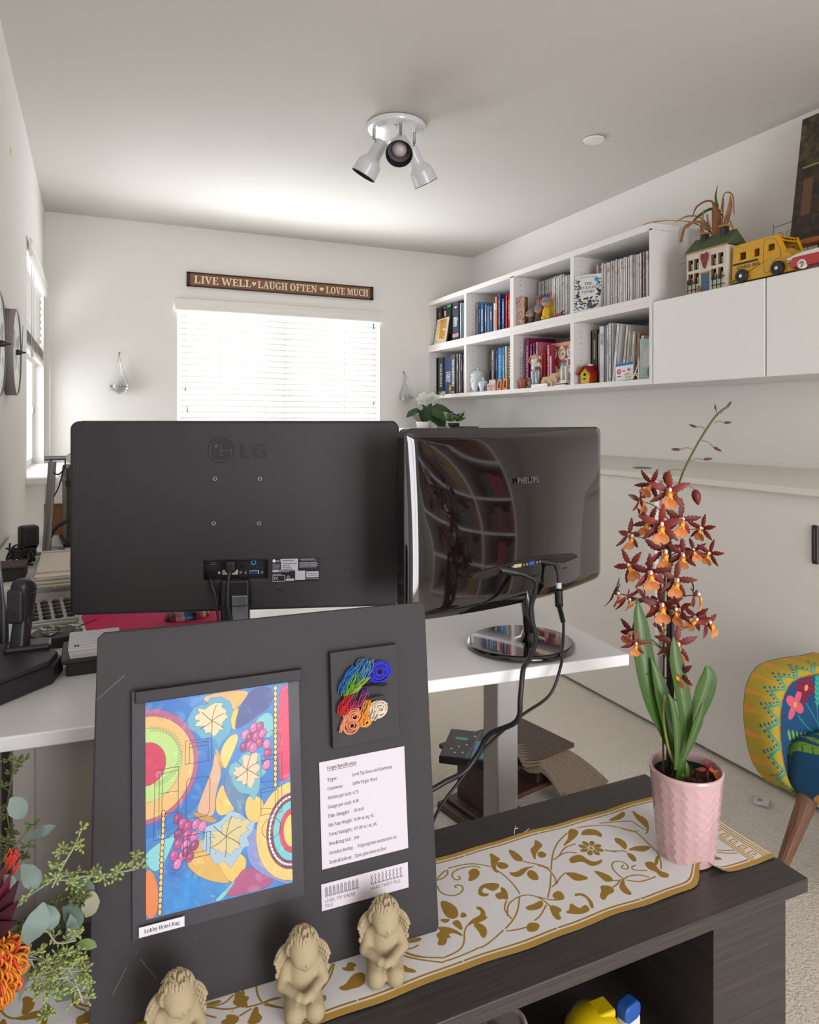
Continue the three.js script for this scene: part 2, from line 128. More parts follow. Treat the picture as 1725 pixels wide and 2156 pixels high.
const ORCHID_LEAVES = [[[0.8681,0.5849,-0.8563,0.0181],[0.8625,0.6345,-0.8588,0.0225],[0.8441,0.681,-0.8671,0.025],[0.8257,0.7275,-0.8754,0.0307],[0.813,0.7896,-0.8811,0.035],[0.8067,0.8516,-0.8839,0.025],[0.8039,0.8733,-0.8852,0.015],[0.8031,0.8913,-0.8856,0.0009]],[[0.8607,0.5911,-0.853,0.0156],[0.8593,0.6374,-0.8537,0.0206],[0.8452,0.6929,-0.86,0.0263],[0.834,0.7423,-0.8651,0.025],[0.8255,0.7762,-0.8689,0.0156],[0.8177,0.799,-0.8724,0.0009]],[[0.8548,0.5973,-0.8492,0.0113],[0.8604,0.6556,-0.8466,0.0138],[0.8701,0.6863,-0.8422,0.0188],[0.8827,0.72,-0.8366,0.0269],[0.8925,0.7507,-0.8322,0.0325],[0.8973,0.7722,-0.83,0.0269],[0.8962,0.7876,-0.8305,0.0094]],[[0.8474,0.6065,-0.8459,0.0081],[0.8572,0.6584,-0.8415,0.0125],[0.8599,0.7042,-0.8402,0.0219],[0.853,0.7591,-0.8434,0.0263],[0.846,0.7958,-0.8465,0.0238],[0.8432,0.8232,-0.8478,0.0144],[0.8418,0.8379,-0.8484,0.0013]],[[0.8415,0.6278,-0.842,0.0075],[0.8429,0.6612,-0.8413,0.0094],[0.8415,0.7007,-0.842,0.0125],[0.8346,0.7371,-0.8451,0.0081],[0.8296,0.7492,-0.8473,0.0013]],[[0.848,0.6489,-0.8325,0.0063],[0.8562,0.67,-0.8288,0.0106],[0.8672,0.7033,-0.8238,0.015],[0.8741,0.7274,-0.8207,0.0094],[0.8755,0.7365,-0.8201,0.0013]]];

// ---------------------------------------------------------------- the room
reseed(11);
const wallBump = greyCanvas(512, 512, (g, w, h) => { g.fillStyle = '#808080'; g.fillRect(0, 0, w, h); for (let i = 0; i < 5200; i++) { const r = rnd(2, 6), x = rnd(w), y = rnd(h), v = rnd() < 0.5 ? 150 : 105; g.fillStyle = `rgba(${v},${v},${v},.35)`; g.beginPath(); g.arc(x, y, r, 0, 7); g.fill(); } }, [3, 3]);
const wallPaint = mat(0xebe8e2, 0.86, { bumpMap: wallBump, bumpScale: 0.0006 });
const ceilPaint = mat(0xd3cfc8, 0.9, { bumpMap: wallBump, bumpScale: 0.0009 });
const carpetMap = tile(canvas(1024, 1024, (g, w, h) => { g.fillStyle = '#dcd3c6'; g.fillRect(0, 0, w, h); speckle(g, w, h, 60000, ['#c9bdad', '#e6ded2', '#b9ad9d', '#d4c9b9', '#efe9df'], 2, 5, 0.55); speckle(g, w, h, 60, ['#7d7264', '#6c6154'], 2, 4, 0.7); }), 1.6, 1.6);
const carpetBump = tile(greyCanvas(1024, 1024, (g, w, h) => { g.fillStyle = '#777'; g.fillRect(0, 0, w, h); for (let i = 0; i < 16000; i++) { const v = rnd(40, 220) | 0; g.fillStyle = `rgba(${v},${v},${v},.5)`; g.beginPath(); g.ellipse(rnd(w), rnd(h), rnd(3, 7), rnd(2, 5), rnd(3), 0, 7); g.fill(); } }), 1.6, 1.6);
const carpet = mat(0xffffff, 1, { map: carpetMap, bumpMap: carpetBump, bumpScale: 0.006, sheen: 0.3, sheenRoughness: 0.8 });
const white = mat(0xf1efec, 0.35), whiteMatt = mat(0xeeebe6, 0.6);
struct('floor', metreUV(span(-0.30, 2.81, -0.06, 0, -4.99, 2.12)), carpet);
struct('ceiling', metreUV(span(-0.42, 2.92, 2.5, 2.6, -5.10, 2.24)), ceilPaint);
struct('wall_right', metreUV(span(2.79, 2.91, 0, 2.5, -5.09, 2.23)), wallPaint);
struct('wall_back', metreUV(merge([span(-0.40, 0.515, 0, 2.5, -5.09, -4.97), span(1.985, 2.79, 0, 2.5, -5.09, -4.97), span(0.515, 1.985, 2.0, 2.5, -5.09, -4.97), span(0.515, 1.985, 0, 0.92, -5.09, -4.97)])), wallPaint);
struct('wall_left', metreUV(merge([span(-0.40, -0.28, 0, 2.5, -3.66, 2.23), span(-0.40, -0.28, 0, 2.5, -4.97, -4.86), span(-0.40, -0.28, 2.02, 2.5, -4.86, -3.66), span(-0.40, -0.28, 0, 0.92, -4.86, -3.66)])), wallPaint);
struct('wall_front', metreUV(merge([span(-0.28, 0.23, 0, 2.5, 2.11, 2.23), span(1.87, 2.79, 0, 2.5, 2.11, 2.23), span(0.23, 1.87, 2.12, 2.5, 2.11, 2.23)])), wallPaint);
const pane = mat(0xffffff, 0.02, { transmission: 1, thickness: 0, ior: 1.5 });
function windowUnit(name, w, h, pos, turn, sill) {
  const o = new THREE.Group(); o.name = name; o.userData = { kind: 'structure' }; o.position.set(...pos); o.rotation.y = turn; scene.add(o);
  part(o, 'window_frame', merge([box(w, 0.04, 0.05, 0, h / 2 - 0.02), box(w, 0.04, 0.05, 0, -h / 2 + 0.02), box(0.04, h, 0.05, -w / 2 + 0.02), box(0.04, h, 0.05, w / 2 - 0.02), box(0.06, h, 0.05)]), white);
  for (const s of [-1, 1]) part(o, 'window_pane', box(w / 2 - 0.04, h - 0.06, 0.004, s * w / 4, 0, -0.01), pane);
  if (sill) part(o, 'window_sill', rbox(w + 0.10, 0.032, 0.23, 0.008, 0, -h / 2 - 0.014, 0.10), white);
  return o;
}
windowUnit('window_1', 1.47, 1.08, [1.25, 1.46, -5.055], 0, true);
windowUnit('window_2', 1.20, 1.10, [-0.365, 1.47, -4.26], Math.PI / 2, true);
windowUnit('window_3', 1.64, 2.12, [1.05, 1.06, 2.19], Math.PI, false);

// blinds: every slat its own piece
const slatMat = mat(0xdad8d2, 0.97, { transmission: 0.03, thickness: 0 });
const valMat = mat(0xe9e6df, 0.55);
const tasselMat = mat(0xb9b3a6, 0.5), cordMat = mat(0xcfcabf, 0.8);
const tasselGeo = lathe([[0.0005, 0.034], [0.003, 0.033], [0.0045, 0.02], [0.008, 0.004], [0.007, 0], [0.0005, -0.001]], 14);
function blind(label, w, topY, slats, pitch, tilt, pos, turn, cords, stackY) {
  const b = thing('venetian_blind', label, 'blind', pos, turn);
  const prof = smoothShape([[0, 0], [0.012, 0.002], [0.014, 0.02], [0.009, 0.045], [0.015, 0.066], [0.013, 0.076], [0, 0.078]], 3);
  part(b, 'valance', ext(prof, w + 0.05).rotateY(-Math.PI / 2).translate((w + 0.05) / 2, 0, 0), valMat, [0, topY - 0.08, 0.055]);
  part(b, 'head_rail', box(w, 0.045, 0.05, 0, topY - 0.03, 0.022), valMat);
  const sg = new THREE.CylinderGeometry(0.09, 0.09, w - 0.02, 8, 1, true, -0.28, 0.56).rotateZ(Math.PI / 2).translate(0, 0, -0.087);
  for (let i = 0; i < slats; i++) part(b, 'slat', sg, slatMat, [0, topY - 0.095 - i * pitch, 0.022], [tilt, 0, 0]);
  if (stackY) for (let i = 0; i < 9; i++) part(b, 'slat', sg, slatMat, [0, stackY + 0.02 + i * 0.0065, 0.022], [-Math.PI / 2 + 0.02, 0, 0]);
  part(b, 'bottom_rail', rbox(w - 0.02, 0.018, 0.05, 0.005, 0, stackY ? stackY : topY - 0.095 - slats * pitch, 0.022), valMat);
  for (const x of [-w * 0.31, 0, w * 0.31]) part(b, 'ladder_cord', box(0.003, stackY ? topY - stackY : slats * pitch, 0.0015, x, (stackY ? (topY + stackY) / 2 : topY - 0.08 - slats * pitch / 2), 0.049), cordMat);
  for (const [x, y0, z] of cords) { part(b, 'pull_cord', rod([x, topY - 0.08, z], [x, y0 + 0.03, z], 0.0012), cordMat); part(b, 'cord_tassel', tasselGeo, tasselMat, [x, y0, z]); }
  return b;
}
const backBlind = blind('closed white slatted blind filling the window under the lettered sign', 1.45, 2.012, 25, 0.0405, 0.70, [1.25, 0, -5.01], 0, [[-0.685, 1.385, 0.062], [-0.672, 1.242, 0.062], [0.675, 1.30, 0.062]]);
part(backBlind, 'tilt_connector', merge([cyl(0.006, 0.006, 0.02, 0, 0.01), cyl(0.004, 0.004, 0.02, 0, -0.01)]), mat(0x2f7fc4, 0.4), [0.675, 1.895, 0.065]);
blind('half-raised white blind on the narrow side window by the round clocks', 1.17, 2.02, 11, 0.04, 0.6, [-0.325, 0, -4.26], Math.PI / 2, [[-0.42, 1.49, 0.052], [-0.30, 1.22, 0.052], [0.50, 0.80, 0.085]], 1.53);

// ---------------------------------------------------------------- wall shelves and cabinets along the right wall
const board = mat(0xebe7e4, 0.42), boardIn = mat(0xe2dcda, 0.5);
const holeMat = mat(0x2b2826, 0.8);
const U0 = -2.54, UW = 1.214, XF = 2.39, XW = 2.786;
const rowY = [[1.355, 1.744], [1.7445, 2.112]];
const unitLabels = [['lower open white wall shelf nearest the closed cabinet doors', 'lower open white wall shelf in the far corner above the small plants'], ['upper open white wall shelf holding the long run of pale magazines', 'upper open white wall shelf in the far corner with the blue books']];
for (let r = 0; r < 2; r++) for (let u = 0; u < 2; u++) {
  const [y0, y1] = rowY[r], zn = U0 - u * UW, zf = zn - UW + 0.001, zm = (zn + zf) / 2, t = 0.026, s = 0.019;
  const o = thing('wall_shelf', unitLabels[r][u], 'shelf', [XF, y0, zm], 0, 'open wall shelves');
  const L = (a, b, c, d, e, f) => span(a - XF, b - XF, c - y0, d - y0, e - zm, f - zm);
  part(o, 'bottom_panel', L(XF, XW, y0, y0 + t, zf, zn), board);
  part(o, 'top_panel', L(XF, XW, y1 - (r ? 0.032 : t), y1, zf, zn), board);
  part(o, 'side_panel', L(XF, XW, y0 + t, y1 - t, zf, zf + s), board);
  part(o, 'side_panel', L(XF, XW, y0 + t, y1 - t, zn - s, zn), board);
  part(o, 'divider', L(XF + 0.001, XW - 0.004, y0 + t, y1 - t, zm - 0.015, zm + 0.015), board);
  part(o, 'back_panel', L(XW - 0.004, XW, y0 + t, y1 - t, zf + s, zn - s), boardIn);
  const pegs = []; for (const zz of [zf + s, zm + 0.015]) for (let k = 0; k < 9; k++) for (const xx of [XF + 0.05, XW - 0.06]) pegs.push(new THREE.CylinderGeometry(0.0026, 0.0026, 0.001, 8).rotateX(Math.PI / 2).translate(xx - XF, 0.06 + k * 0.032, zz + 0.0004 - zm));
  const pg = part(o, 'peg_holes', merge(pegs), holeMat); pg.userData.kind = 'stuff';
}
const cabLabels = ['white wall cabinet with plain door under the toy house and bus', 'white wall cabinet with plain door under the red toy car'];
for (let k = 0; k < 2; k++) {
  const zn = -1.931 + k * 0.607, zf = zn - 0.605, zm = (zn + zf) / 2;
  const o = thing('wall_cabinet', cabLabels[k], 'cabinet', [XF, 1.353, zm], 0, 'closed wall cabinets');
  part(o, 'body', span(0.02, XW - XF, 0, 0.388, zf - zm, zn - zm), board);
  part(o, 'door', rbox(0.018, 0.386, 0.600, 0.003, 0.009, 0.193, 0), white);
}
// ---- low cabinets with a long worktop
const lowMat = mat(0xe7e3dc, 0.45);
const LX = 1.97;
const lowSpan = [[-4.965, -4.02], [-4.015, -3.05], [-3.045, -2.075], [-2.07, -1.10]];
const lowLabels = ['white low cabinet in the far corner behind the monitors', 'white low cabinet second from the far corner', 'white low cabinet with flush door beside the red orchid', 'white low cabinet with set-back door and dark pull behind the chair'];
lowSpan.forEach(([zf, zn], k) => {
  const back = k === 3 ? 0.022 : 0, zm = (zf + zn) / 2, w = zn - zf;
  const o = thing('low_cabinet', lowLabels[k], 'cabinet', [LX, 0, zm], 0, 'low cabinets');
  part(o, 'body', span(0.022 + back, XW - LX, 0.05, 0.955, -w / 2, w / 2), lowMat);
  part(o, 'plinth', span(0.06 + back, XW - LX, 0, 0.05, -w / 2, w / 2), mat(0x57524b, 0.8));
  const d = part(o, 'door', rbox(0.02, 0.94, w - 0.004, 0.003, 0.01 + back, 0.485, 0), lowMat);
  if (k >= 3) part(d, 'handle', merge([rbox(0.012, 0.118, 0.022, 0.006, -0.001 + back, 0.807, w / 2 - 0.335), rbox(0.014, 0.10, 0.008, 0.003, -0.003 + back, 0.807, w / 2 - 0.335)]), mat(0x2c2724, 0.4));
});
const wt = thing('worktop', 'long pale worktop along the top of the low cabinets', 'worktop', [LX, 0.955, -2.55]);
part(wt, 'slab', rbox(XW - LX + 0.012, 0.022, 3.87, 0.004, (XW - LX) / 2 - 0.006, 0.011, -0.485), mat(0xe3dfd6, 0.4));
part(wt, 'grommet', new THREE.TorusGeometry(0.036, 0.0035, 8, 28).rotateX(Math.PI / 2).translate(0.185, 0.024, 0.20), mat(0x8d8a86, 0.35, { metalness: 0.7 }));
part(wt, 'grommet_cap', cyl(0.034, 0.034, 0.003, 0.185, 0.0235, 0.20, 28), mat(0x4b4a48, 0.5));

// ---- desk
const deskWhite = mat(0xefeeef, 0.3, { clearcoat: 0.15, clearcoatRoughness: 0.3 });
const greyMetal = mat(0xbdbab8, 0.4, { metalness: 0.25 });
const desk = thing('desk', 'white rectangular desk carrying both monitors', 'desk', [0.945, 0, -1.064], -4.6 * Math.PI / 180);
part(desk, 'desk_top', rbox(1.20, 0.022, 0.78, 0.003, -0.60, 0.719, -0.39), deskWhite);
part(desk, 'frame_rail', merge([box(1.02, 0.03, 0.05, -0.60, 0.692, -0.30), box(0.05, 0.025, 0.66, -0.10, 0.694, -0.42), box(0.05, 0.025, 0.66, -1.10, 0.694, -0.42)]), greyMetal);
part(desk, 'leg', rbox(0.052, 0.665, 0.075, 0.004, -0.118, 0.3425, -0.315), mat(0xc9c5c3, 0.45, { metalness: 0.1 }));
part(desk, 'leg', rbox(0.052, 0.665, 0.075, 0.004, -1.145, 0.3425, -0.315), mat(0xc9c5c3, 0.45, { metalness: 0.1 }));
for (const x of [-0.118, -1.145]) part(desk, 'foot', rbox(0.07, 0.02, 0.55, 0.006, x, 0.010, -0.36), greyMetal);
// grey drawer unit under the near end of the desk
const ped = thing('drawer_pedestal', 'grey drawer pedestal under the desk beside the flowers', 'drawer unit', [0.070, 0, -1.42]);
part(ped, 'body', box(0.36, 0.688, 0.44, 0, 0.3585, 0), mat(0xb3ada5, 0.6));
part(ped, 'back_panel', rbox(0.33, 0.685, 0.012, 0.004, 0.015, 0.3585, 0.225), mat(0xada79f, 0.62));
for (const x of [-0.15, 0.15]) for (const z of [-0.19, 0.19]) part(ped, 'caster', cyl(0.014, 0.014, 0.014, x, 0.0075, z, 12), mat(0x2a2a2a, 0.6));
// white side cabinet behind the desk
const sideCab = thing('side_cabinet', 'low white side cabinet behind the desk under the tea towel', 'cabinet', [-0.08, 0, -2.432]);
part(sideCab, 'body', rbox(0.38, 0.775, 0.96, 0.004, 0, 0.3875, 0), whiteMatt);
part(sideCab, 'front_panel', rbox(0.36, 0.74, 0.012, 0.003, 0, 0.39, 0.486), whiteMatt);
// ---- console in front of the desk
reseed(5);
const darkWoodMap = canvas(1024, 512, (g, w, h) => { g.fillStyle = '#383331'; g.fillRect(0, 0, w, h); for (let i = 0; i < 900; i++) { const y = rnd(h), v = rnd(); g.strokeStyle = v < 0.5 ? 'rgba(30,26,25,.5)' : 'rgba(86,78,74,.28)'; g.lineWidth = rnd(0.6, 2); g.beginPath(); const x = rnd(w), l = rnd(60, 420); g.moveTo(x, y); g.bezierCurveTo(x + l * 0.3, y + rnd(-4, 4), x + l * 0.6, y + rnd(-4, 4), x + l, y + rnd(-5, 5)); g.stroke(); } speckle(g, w, h, 260, ['#7d7671', '#5c5652'], 1, 2, 0.5); });
const darkWoodBump = greyCanvas(1024, 512, (g, w, h) => { g.fillStyle = '#808080'; g.fillRect(0, 0, w, h); for (let i = 0; i < 1400; i++) { const y = rnd(h), v = rnd() < 0.5 ? 70 : 180; g.strokeStyle = `rgba(${v},${v},${v},.4)`; g.lineWidth = rnd(0.6, 1.6); g.beginPath(); const x = rnd(w), l = rnd(40, 260); g.moveTo(x, y); g.lineTo(x + l, y + rnd(-3, 3)); g.stroke(); } });
for (const t of [darkWoodMap, darkWoodBump]) tile(t, 1.6, 3.2);
const darkWood = mat(0xffffff, 0.42, { map: darkWoodMap, bumpMap: darkWoodBump, bumpScale: 0.0004 });
const con = thing('console_table', 'low black-brown console with open compartment in the foreground', 'console', [0, 0, 0]);
part(con, 'top', metreUV(rbox(1.275, 0.022, 0.35, 0.002, 0.3625, 0.469, -0.907)), darkWood);
part(con, 'end_cabinet', metreUV(span(0.816, 0.966, 0.01, 0.458, -1.07, -0.745)), darkWood);
part(con, 'end_cabinet', metreUV(span(-0.27, -0.14, 0.01, 0.458, -1.07, -0.745)), darkWood);
part(con, 'back_panel', metreUV(span(-0.14, 0.816, 0.02, 0.458, -1.07, -1.06)), darkWood);
part(con, 'shelf', metreUV(span(-0.14, 0.816, 0.215, 0.233, -1.06, -0.76)), darkWood);
part(con, 'bottom_panel', metreUV(span(-0.14, 0.816, 0.01, 0.03, -1.06, -0.75)), darkWood);
part(con, 'divider', metreUV(span(0.30, 0.318, 0.03, 0.215, -1.06, -0.76)), darkWood);

// ---------------------------------------------------------------- things on the back wall, side wall and ceiling
const sign = thing('lettered_sign', 'long brown wooden sign with raised cream lettering above the window', 'sign', [1.251, 2.144, -4.97]);
reseed(21);
const signWood = canvas(1024, 96, (g, w, h) => { g.fillStyle = '#8a5a35'; g.fillRect(0, 0, w, h); for (let i = 0; i < 300; i++) { g.strokeStyle = rnd() < 0.5 ? 'rgba(90,52,28,.35)' : 'rgba(176,122,78,.3)'; g.lineWidth = rnd(0.5, 1.6); const y = rnd(h), x = rnd(w); g.beginPath(); g.moveTo(x, y); g.lineTo(x + rnd(40, 300), y + rnd(-3, 3)); g.stroke(); } });
part(sign, 'frame', merge([box(1.352, 0.008, 0.02, 0, 0.0445, 0.011), box(1.352, 0.008, 0.02, 0, -0.0445, 0.011), box(0.022, 0.098, 0.02, -0.665, 0, 0.011), box(0.022, 0.098, 0.02, 0.665, 0, 0.011)]), mat(0x2c211b, 0.6));
part(sign, 'panel', box(1.31, 0.082, 0.012, 0, 0, 0.0075), mat(0xffffff, 0.55, { map: signWood }));
const cream = mat(0xe9dfcb, 0.5);
for (const [str, x, w] of [['LIVE WELL', -0.435, 0.385], ['LAUGH OFTEN', 0.02, 0.43], ['LOVE MUCH', 0.47, 0.33]]) {
  const g = letters(str, serif, 0.05, 0.005); g.computeBoundingBox(); const k = w / (g.boundingBox.max.x - g.boundingBox.min.x);
  part(sign, 'lettering', g.scale(k, 1, 1), cream, [x, 0, 0.0135]);
}
const heartShape = (s) => smoothShape([[0, -0.9], [0.55, -0.25], [0.95, 0.3], [0.75, 0.85], [0.3, 0.85], [0, 0.5], [-0.3, 0.85], [-0.75, 0.85], [-0.95, 0.3], [-0.55, -0.25]].map((p) => [p[0] * s, p[1] * s]), 4);
for (const x of [-0.222, 0.272]) part(sign, 'heart', ext(heartShape(0.016), 0.005), cream, [x, 0, 0.0135]);

const clearGlass = mat(0xffffff, 0.02, { transmission: 1, thickness: 0.004, ior: 1.45 });
const waterMat = mat(0xf4f4ec, 0.02, { transmission: 1, thickness: 0.05, ior: 1.33 });
function wallVase(label, x, y, k) {
  const o = thing('hanging_vase', label, 'vase', [x, y, -4.90], 0, 'teardrop wall vases');
  const prof = [[0.0, 0], [0.03, 0.004], [0.052, 0.022], [0.06, 0.05], [0.053, 0.078], [0.037, 0.112], [0.022, 0.155], [0.012, 0.195], [0.009, 0.215]].map((p) => [p[0] * k, p[1] * k]);
  part(o, 'glass', lathe([...prof, ...prof.slice(1).reverse().map((p) => [p[0] - 0.0016, p[1] + 0.001]), [0, 0.003]], 40), clearGlass);
  part(o, 'water', lathe([[0, 0.0035], ...prof.slice(1, 4).map((p) => [p[0] - 0.0022, p[1] + 0.002]), [prof[3][0] - 0.0022, 0.058 * k], [0, 0.058 * k]], 40), waterMat);
  part(o, 'cord', merge([rod([-0.008, 0.205 * k, 0], [0, 0.262 * k, -0.055], 0.0013), rod([0.008, 0.205 * k, 0], [0, 0.262 * k, -0.055], 0.0013)]), mat(0xa98a68, 0.9));
  part(o, 'hook', merge([cyl(0.003, 0.003, 0.012, 0, 0.266 * k, -0.062), rod([0, 0.26 * k, -0.066], [0, 0.272 * k, -0.05], 0.0025)]), mat(0x4a3526, 0.5));
}
wallVase('clear glass teardrop vase with water hanging left of the window', 0.152, 1.357, 1.0);
wallVase('clear glass teardrop vase with water hanging beside the shelf', 2.182, 1.318, 0.9);

// round world-map clocks on the side wall
reseed(31);
const clockFace = canvas(512, 512, (g, w, h) => { g.fillStyle = '#dfe8e3'; g.fillRect(0, 0, w, h); g.fillStyle = '#8d9692';
  const blob = (cx, cy, rx, ry, n) => { g.beginPath(); for (let i = 0; i < n; i++) { const a = i / n * 6.283, r = rnd(0.7, 1.15); g.lineTo(cx + Math.cos(a) * rx * r, cy + Math.sin(a) * ry * r); } g.closePath(); g.fill(); };
  blob(140, 190, 60, 60, 14); blob(185, 320, 32, 62, 12); blob(270, 190, 36, 36, 12); blob(285, 290, 40, 66, 14); blob(370, 190, 74, 58, 16); blob(410, 330, 32, 24, 10);
  g.fillStyle = '#4b4d4d'; g.font = 'bold 44px serif'; g.textAlign = 'center'; g.textBaseline = 'middle'; ['XII', 'I', 'II', 'III', 'IV', 'V', 'VI', 'VII', 'VIII', 'IX', 'X', 'XI'].forEach((s, i) => { g.save(); g.translate(256, 256); g.rotate(i * Math.PI / 6); g.translate(0, -212); g.fillText(s, 0, 0, 40); g.restore(); }); });
function wallClock(label, z, y, r) {
  const o = thing('wall_clock', label, 'clock', [-0.28, y, z], Math.PI / 2, 'round world-map wall clocks');
  part(o, 'case', lathe([[0, 0.001], [r, 0.001], [r, 0.034], [r - 0.005, 0.036], [r - 0.006, 0.030], [0, 0.030]], 56).rotateX(Math.PI / 2), mat(0x8a8180, 0.5));
  part(o, 'face', new THREE.CircleGeometry(r - 0.006, 56), mat(0xffffff, 0.5, { map: clockFace }), [0, 0, 0.0312]);
  part(o, 'spindle', lathe([[0.0001, 0.062], [0.003, 0.061], [0.004, 0.05], [0.009, 0.044], [0.010, 0.032], [0.0001, 0.031]], 14).rotateX(Math.PI / 2), mat(0x3a2c26, 0.4));
  part(o, 'hour_hand', box(0.006, r * 0.5, 0.0015, 0, r * 0.22, 0.046), mat(0x5d5450, 0.5), [0, 0, 0], [0, 0, -0.9]);
  part(o, 'minute_hand', box(0.004, r * 0.75, 0.0015, 0, r * 0.32, 0.049), mat(0x5d5450, 0.5), [0, 0, 0], [0, 0, -0.35]);
}
wallClock('round white world-map clock at the picture edge of the side wall', -2.34, 1.405, 0.152);
wallClock('round white world-map clock on the side wall nearest the blind', -2.83, 1.423, 0.152);
single('wall_sticker', 'tiny yellow paper scrap stuck high on the side wall', 'sticker', merge([box(0.001, 0.012, 0.03), box(0.0012, 0.03, 0.006, 0, -0.004, 0.01)]), mat(0xd8b545, 0.7), [-0.2793, 2.18, -2.97]);

// ceiling spotlight cluster, switched off
const lampWhite = mat(0xd9d9dc, 0.3, { clearcoat: 0.5, clearcoatRoughness: 0.15 }), chrome = mat(0xb9b7b4, 0.22, { metalness: 1 }), lampBlack = mat(0x1c1719, 0.6);
const cl = thing('ceiling_spotlight', 'white round ceiling fitting with three unlit spotlight heads', 'ceiling light', [1.228, 2.5, -2.875]);
part(cl, 'ceiling_plate', lathe([[0, -0.001], [0.128, -0.001], [0.131, -0.008], [0.129, -0.024], [0.122, -0.029], [0, -0.030]], 56), mat(0xe4e4e6, 0.18, { clearcoat: 0.8, clearcoatRoughness: 0.08 }));
part(cl, 'lock_knob', ball(0.008, -0.03, -0.030, 0.06, 1, 0.6, 1), chrome);
const headProf = [[0.0005, 0], [0.026, 0.001], [0.030, 0.006], [0.031, 0.075], [0.034, 0.085], [0.052, 0.108], [0.055, 0.116], [0.057, 0.168], [0.0575, 0.170]];
const headOuter = lathe(headProf, 40), headInner = lathe([[0.0575, 0.170], [0.0555, 0.1705], [0.053, 0.118], [0.030, 0.088], [0.028, 0.07], [0.0005, 0.068]], 40), headRim = new THREE.TorusGeometry(0.0565, 0.0016, 8, 40).rotateX(Math.PI / 2).translate(0, 0.1705, 0);
const RT = V(0.912, 0, 0.410), UPV = V(0, 1, 0), FW = V(0.410, 0, -0.912);
function head(px, py, dir, joint) {
  const g = new THREE.Group(); g.name = 'spot_head'; g.position.set(px[0], px[1], px[2]);
  const d = RT.clone().multiplyScalar(dir[0]).addScaledVector(UPV, dir[1]).addScaledVector(FW, dir[2]).normalize();
  g.quaternion.setFromUnitVectors(V(0, 1, 0), d); cl.add(g);
  part(g, 'shade', headOuter, lampWhite); part(g, 'inner_shade', headInner, mat(0x2a2224, 0.5)); part(g, 'rim', headRim, lampBlack);
  part(g, 'reflector', lathe([[0.051, 0.128], [0.045, 0.119], [0.034, 0.108]], 32), mat(0x8d8a94, 0.35, { metalness: 0.6 }));
  part(g, 'bulb', ball(0.034, 0, 0.112, 0, 1, 1, 1, 20), mat(0xd7cbc9, 0.35));
  part(cl, 'arm', merge([rod([joint[0], -0.028, joint[2]], [joint[0], -0.075, joint[2]], 0.0075), rod([joint[0], -0.07, joint[2]], [px[0] + d.x * 0.03, px[1] + d.y * 0.03, px[2] + d.z * 0.03], 0.005)]), chrome);
}
const off = (r, u, f) => { const p = RT.clone().multiplyScalar(r).addScaledVector(UPV, u).addScaledVector(FW, f); return [p.x, p.y, p.z]; };
head(off(-0.062, -0.070, 0.01), 0, [-0.50, -0.84, 0.13], off(-0.098, 0, -0.02));
head(off(0.020, -0.075, -0.02), 0, [-0.03, -0.66, -0.75], off(0.020, 0, -0.085));
head(off(0.062, -0.082, 0.05), 0, [0.42, -0.82, 0.34], off(0.080, 0, 0.02));
const sd = thing('ceiling_disc', 'small flat white disc on the ceiling right of the spotlights', 'ceiling disc', [2.132, 2.5, -2.641]);
part(sd, 'disc', lathe([[0, -0.0005], [0.047, -0.0005], [0.048, -0.006], [0.045, -0.012], [0, -0.013]], 40), white);
part(sd, 'rim', new THREE.TorusGeometry(0.0475, 0.002, 8, 40).rotateX(Math.PI / 2).translate(0, -0.004, 0), mat(0xd9d6d2, 0.5));

// ---------------------------------------------------------------- books: one atlas of printed spines
const SLOT_W = 48, SLOT_H = 512, PER_ROW = 42, ATLAS_W = 2048, ATLAS_H = 2048;
const spineJobs = [];
function slotUV(i) { const cx = (i % PER_ROW) * SLOT_W, cy = Math.floor(i / PER_ROW) * SLOT_H; return [cx / ATLAS_W, 1 - (cy + SLOT_H) / ATLAS_H, SLOT_W / ATLAS_W, SLOT_H / ATLAS_H]; }
const bookMat = mat(0xffffff, 0.55);
const pageMat = mat(0xe8e0cf, 0.9);
function coverGeo(w, h, d, slot) {                                 // spine on the -x face, boards on both sides, thin hollow where the pages sit
  const t = Math.min(0.003, w * 0.12);
  const g = mergeGeometries([box(t, h, w, t / 2, h / 2, 0), box(d, h, t, d / 2, h / 2, w / 2 - t / 2), box(d, h, t, d / 2, h / 2, -w / 2 + t / 2)]);
  const uv = g.attributes.uv, n = g.attributes.normal, p = g.attributes.position, [u0, v0, du, dv] = slotUV(slot);
  for (let i = 0; i < uv.count; i++) { if (n.getX(i) < -0.5) uv.setXY(i, u0 + du * (0.06 + 0.88 * (p.getZ(i) / w + 0.5)), v0 + dv * (0.01 + 0.98 * p.getY(i) / h)); else uv.setXY(i, u0 + du * 0.5, v0 + dv * 0.985); }
  return g;
}
const palette = { white: [232, 230, 226], cream: [214, 200, 172], grey: [140, 140, 140], 'dark grey': [72, 72, 76], black: [34, 32, 32], brown: [110, 86, 66], tan: [176, 134, 92], red: [200, 40, 40], 'deep pink': [190, 70, 110], purple: [140, 34, 96], lilac: [150, 140, 170], navy: [40, 50, 110], blue: [46, 106, 176], teal: [34, 128, 160], 'pale blue': [160, 184, 196], green: [110, 176, 130], orange: [217, 140, 82] };
function hueName(hex) { const c = parseInt(hex.slice(1), 16), r = c >> 16, g = (c >> 8) & 255, b = c & 255; let best = '', bd = 1e9; for (const [k, q] of Object.entries(palette)) { const d = (q[0] - r) ** 2 + (q[1] - g) ** 2 + (q[2] - b) ** 2; if (d < bd) { bd = d; best = k; } } return best; }
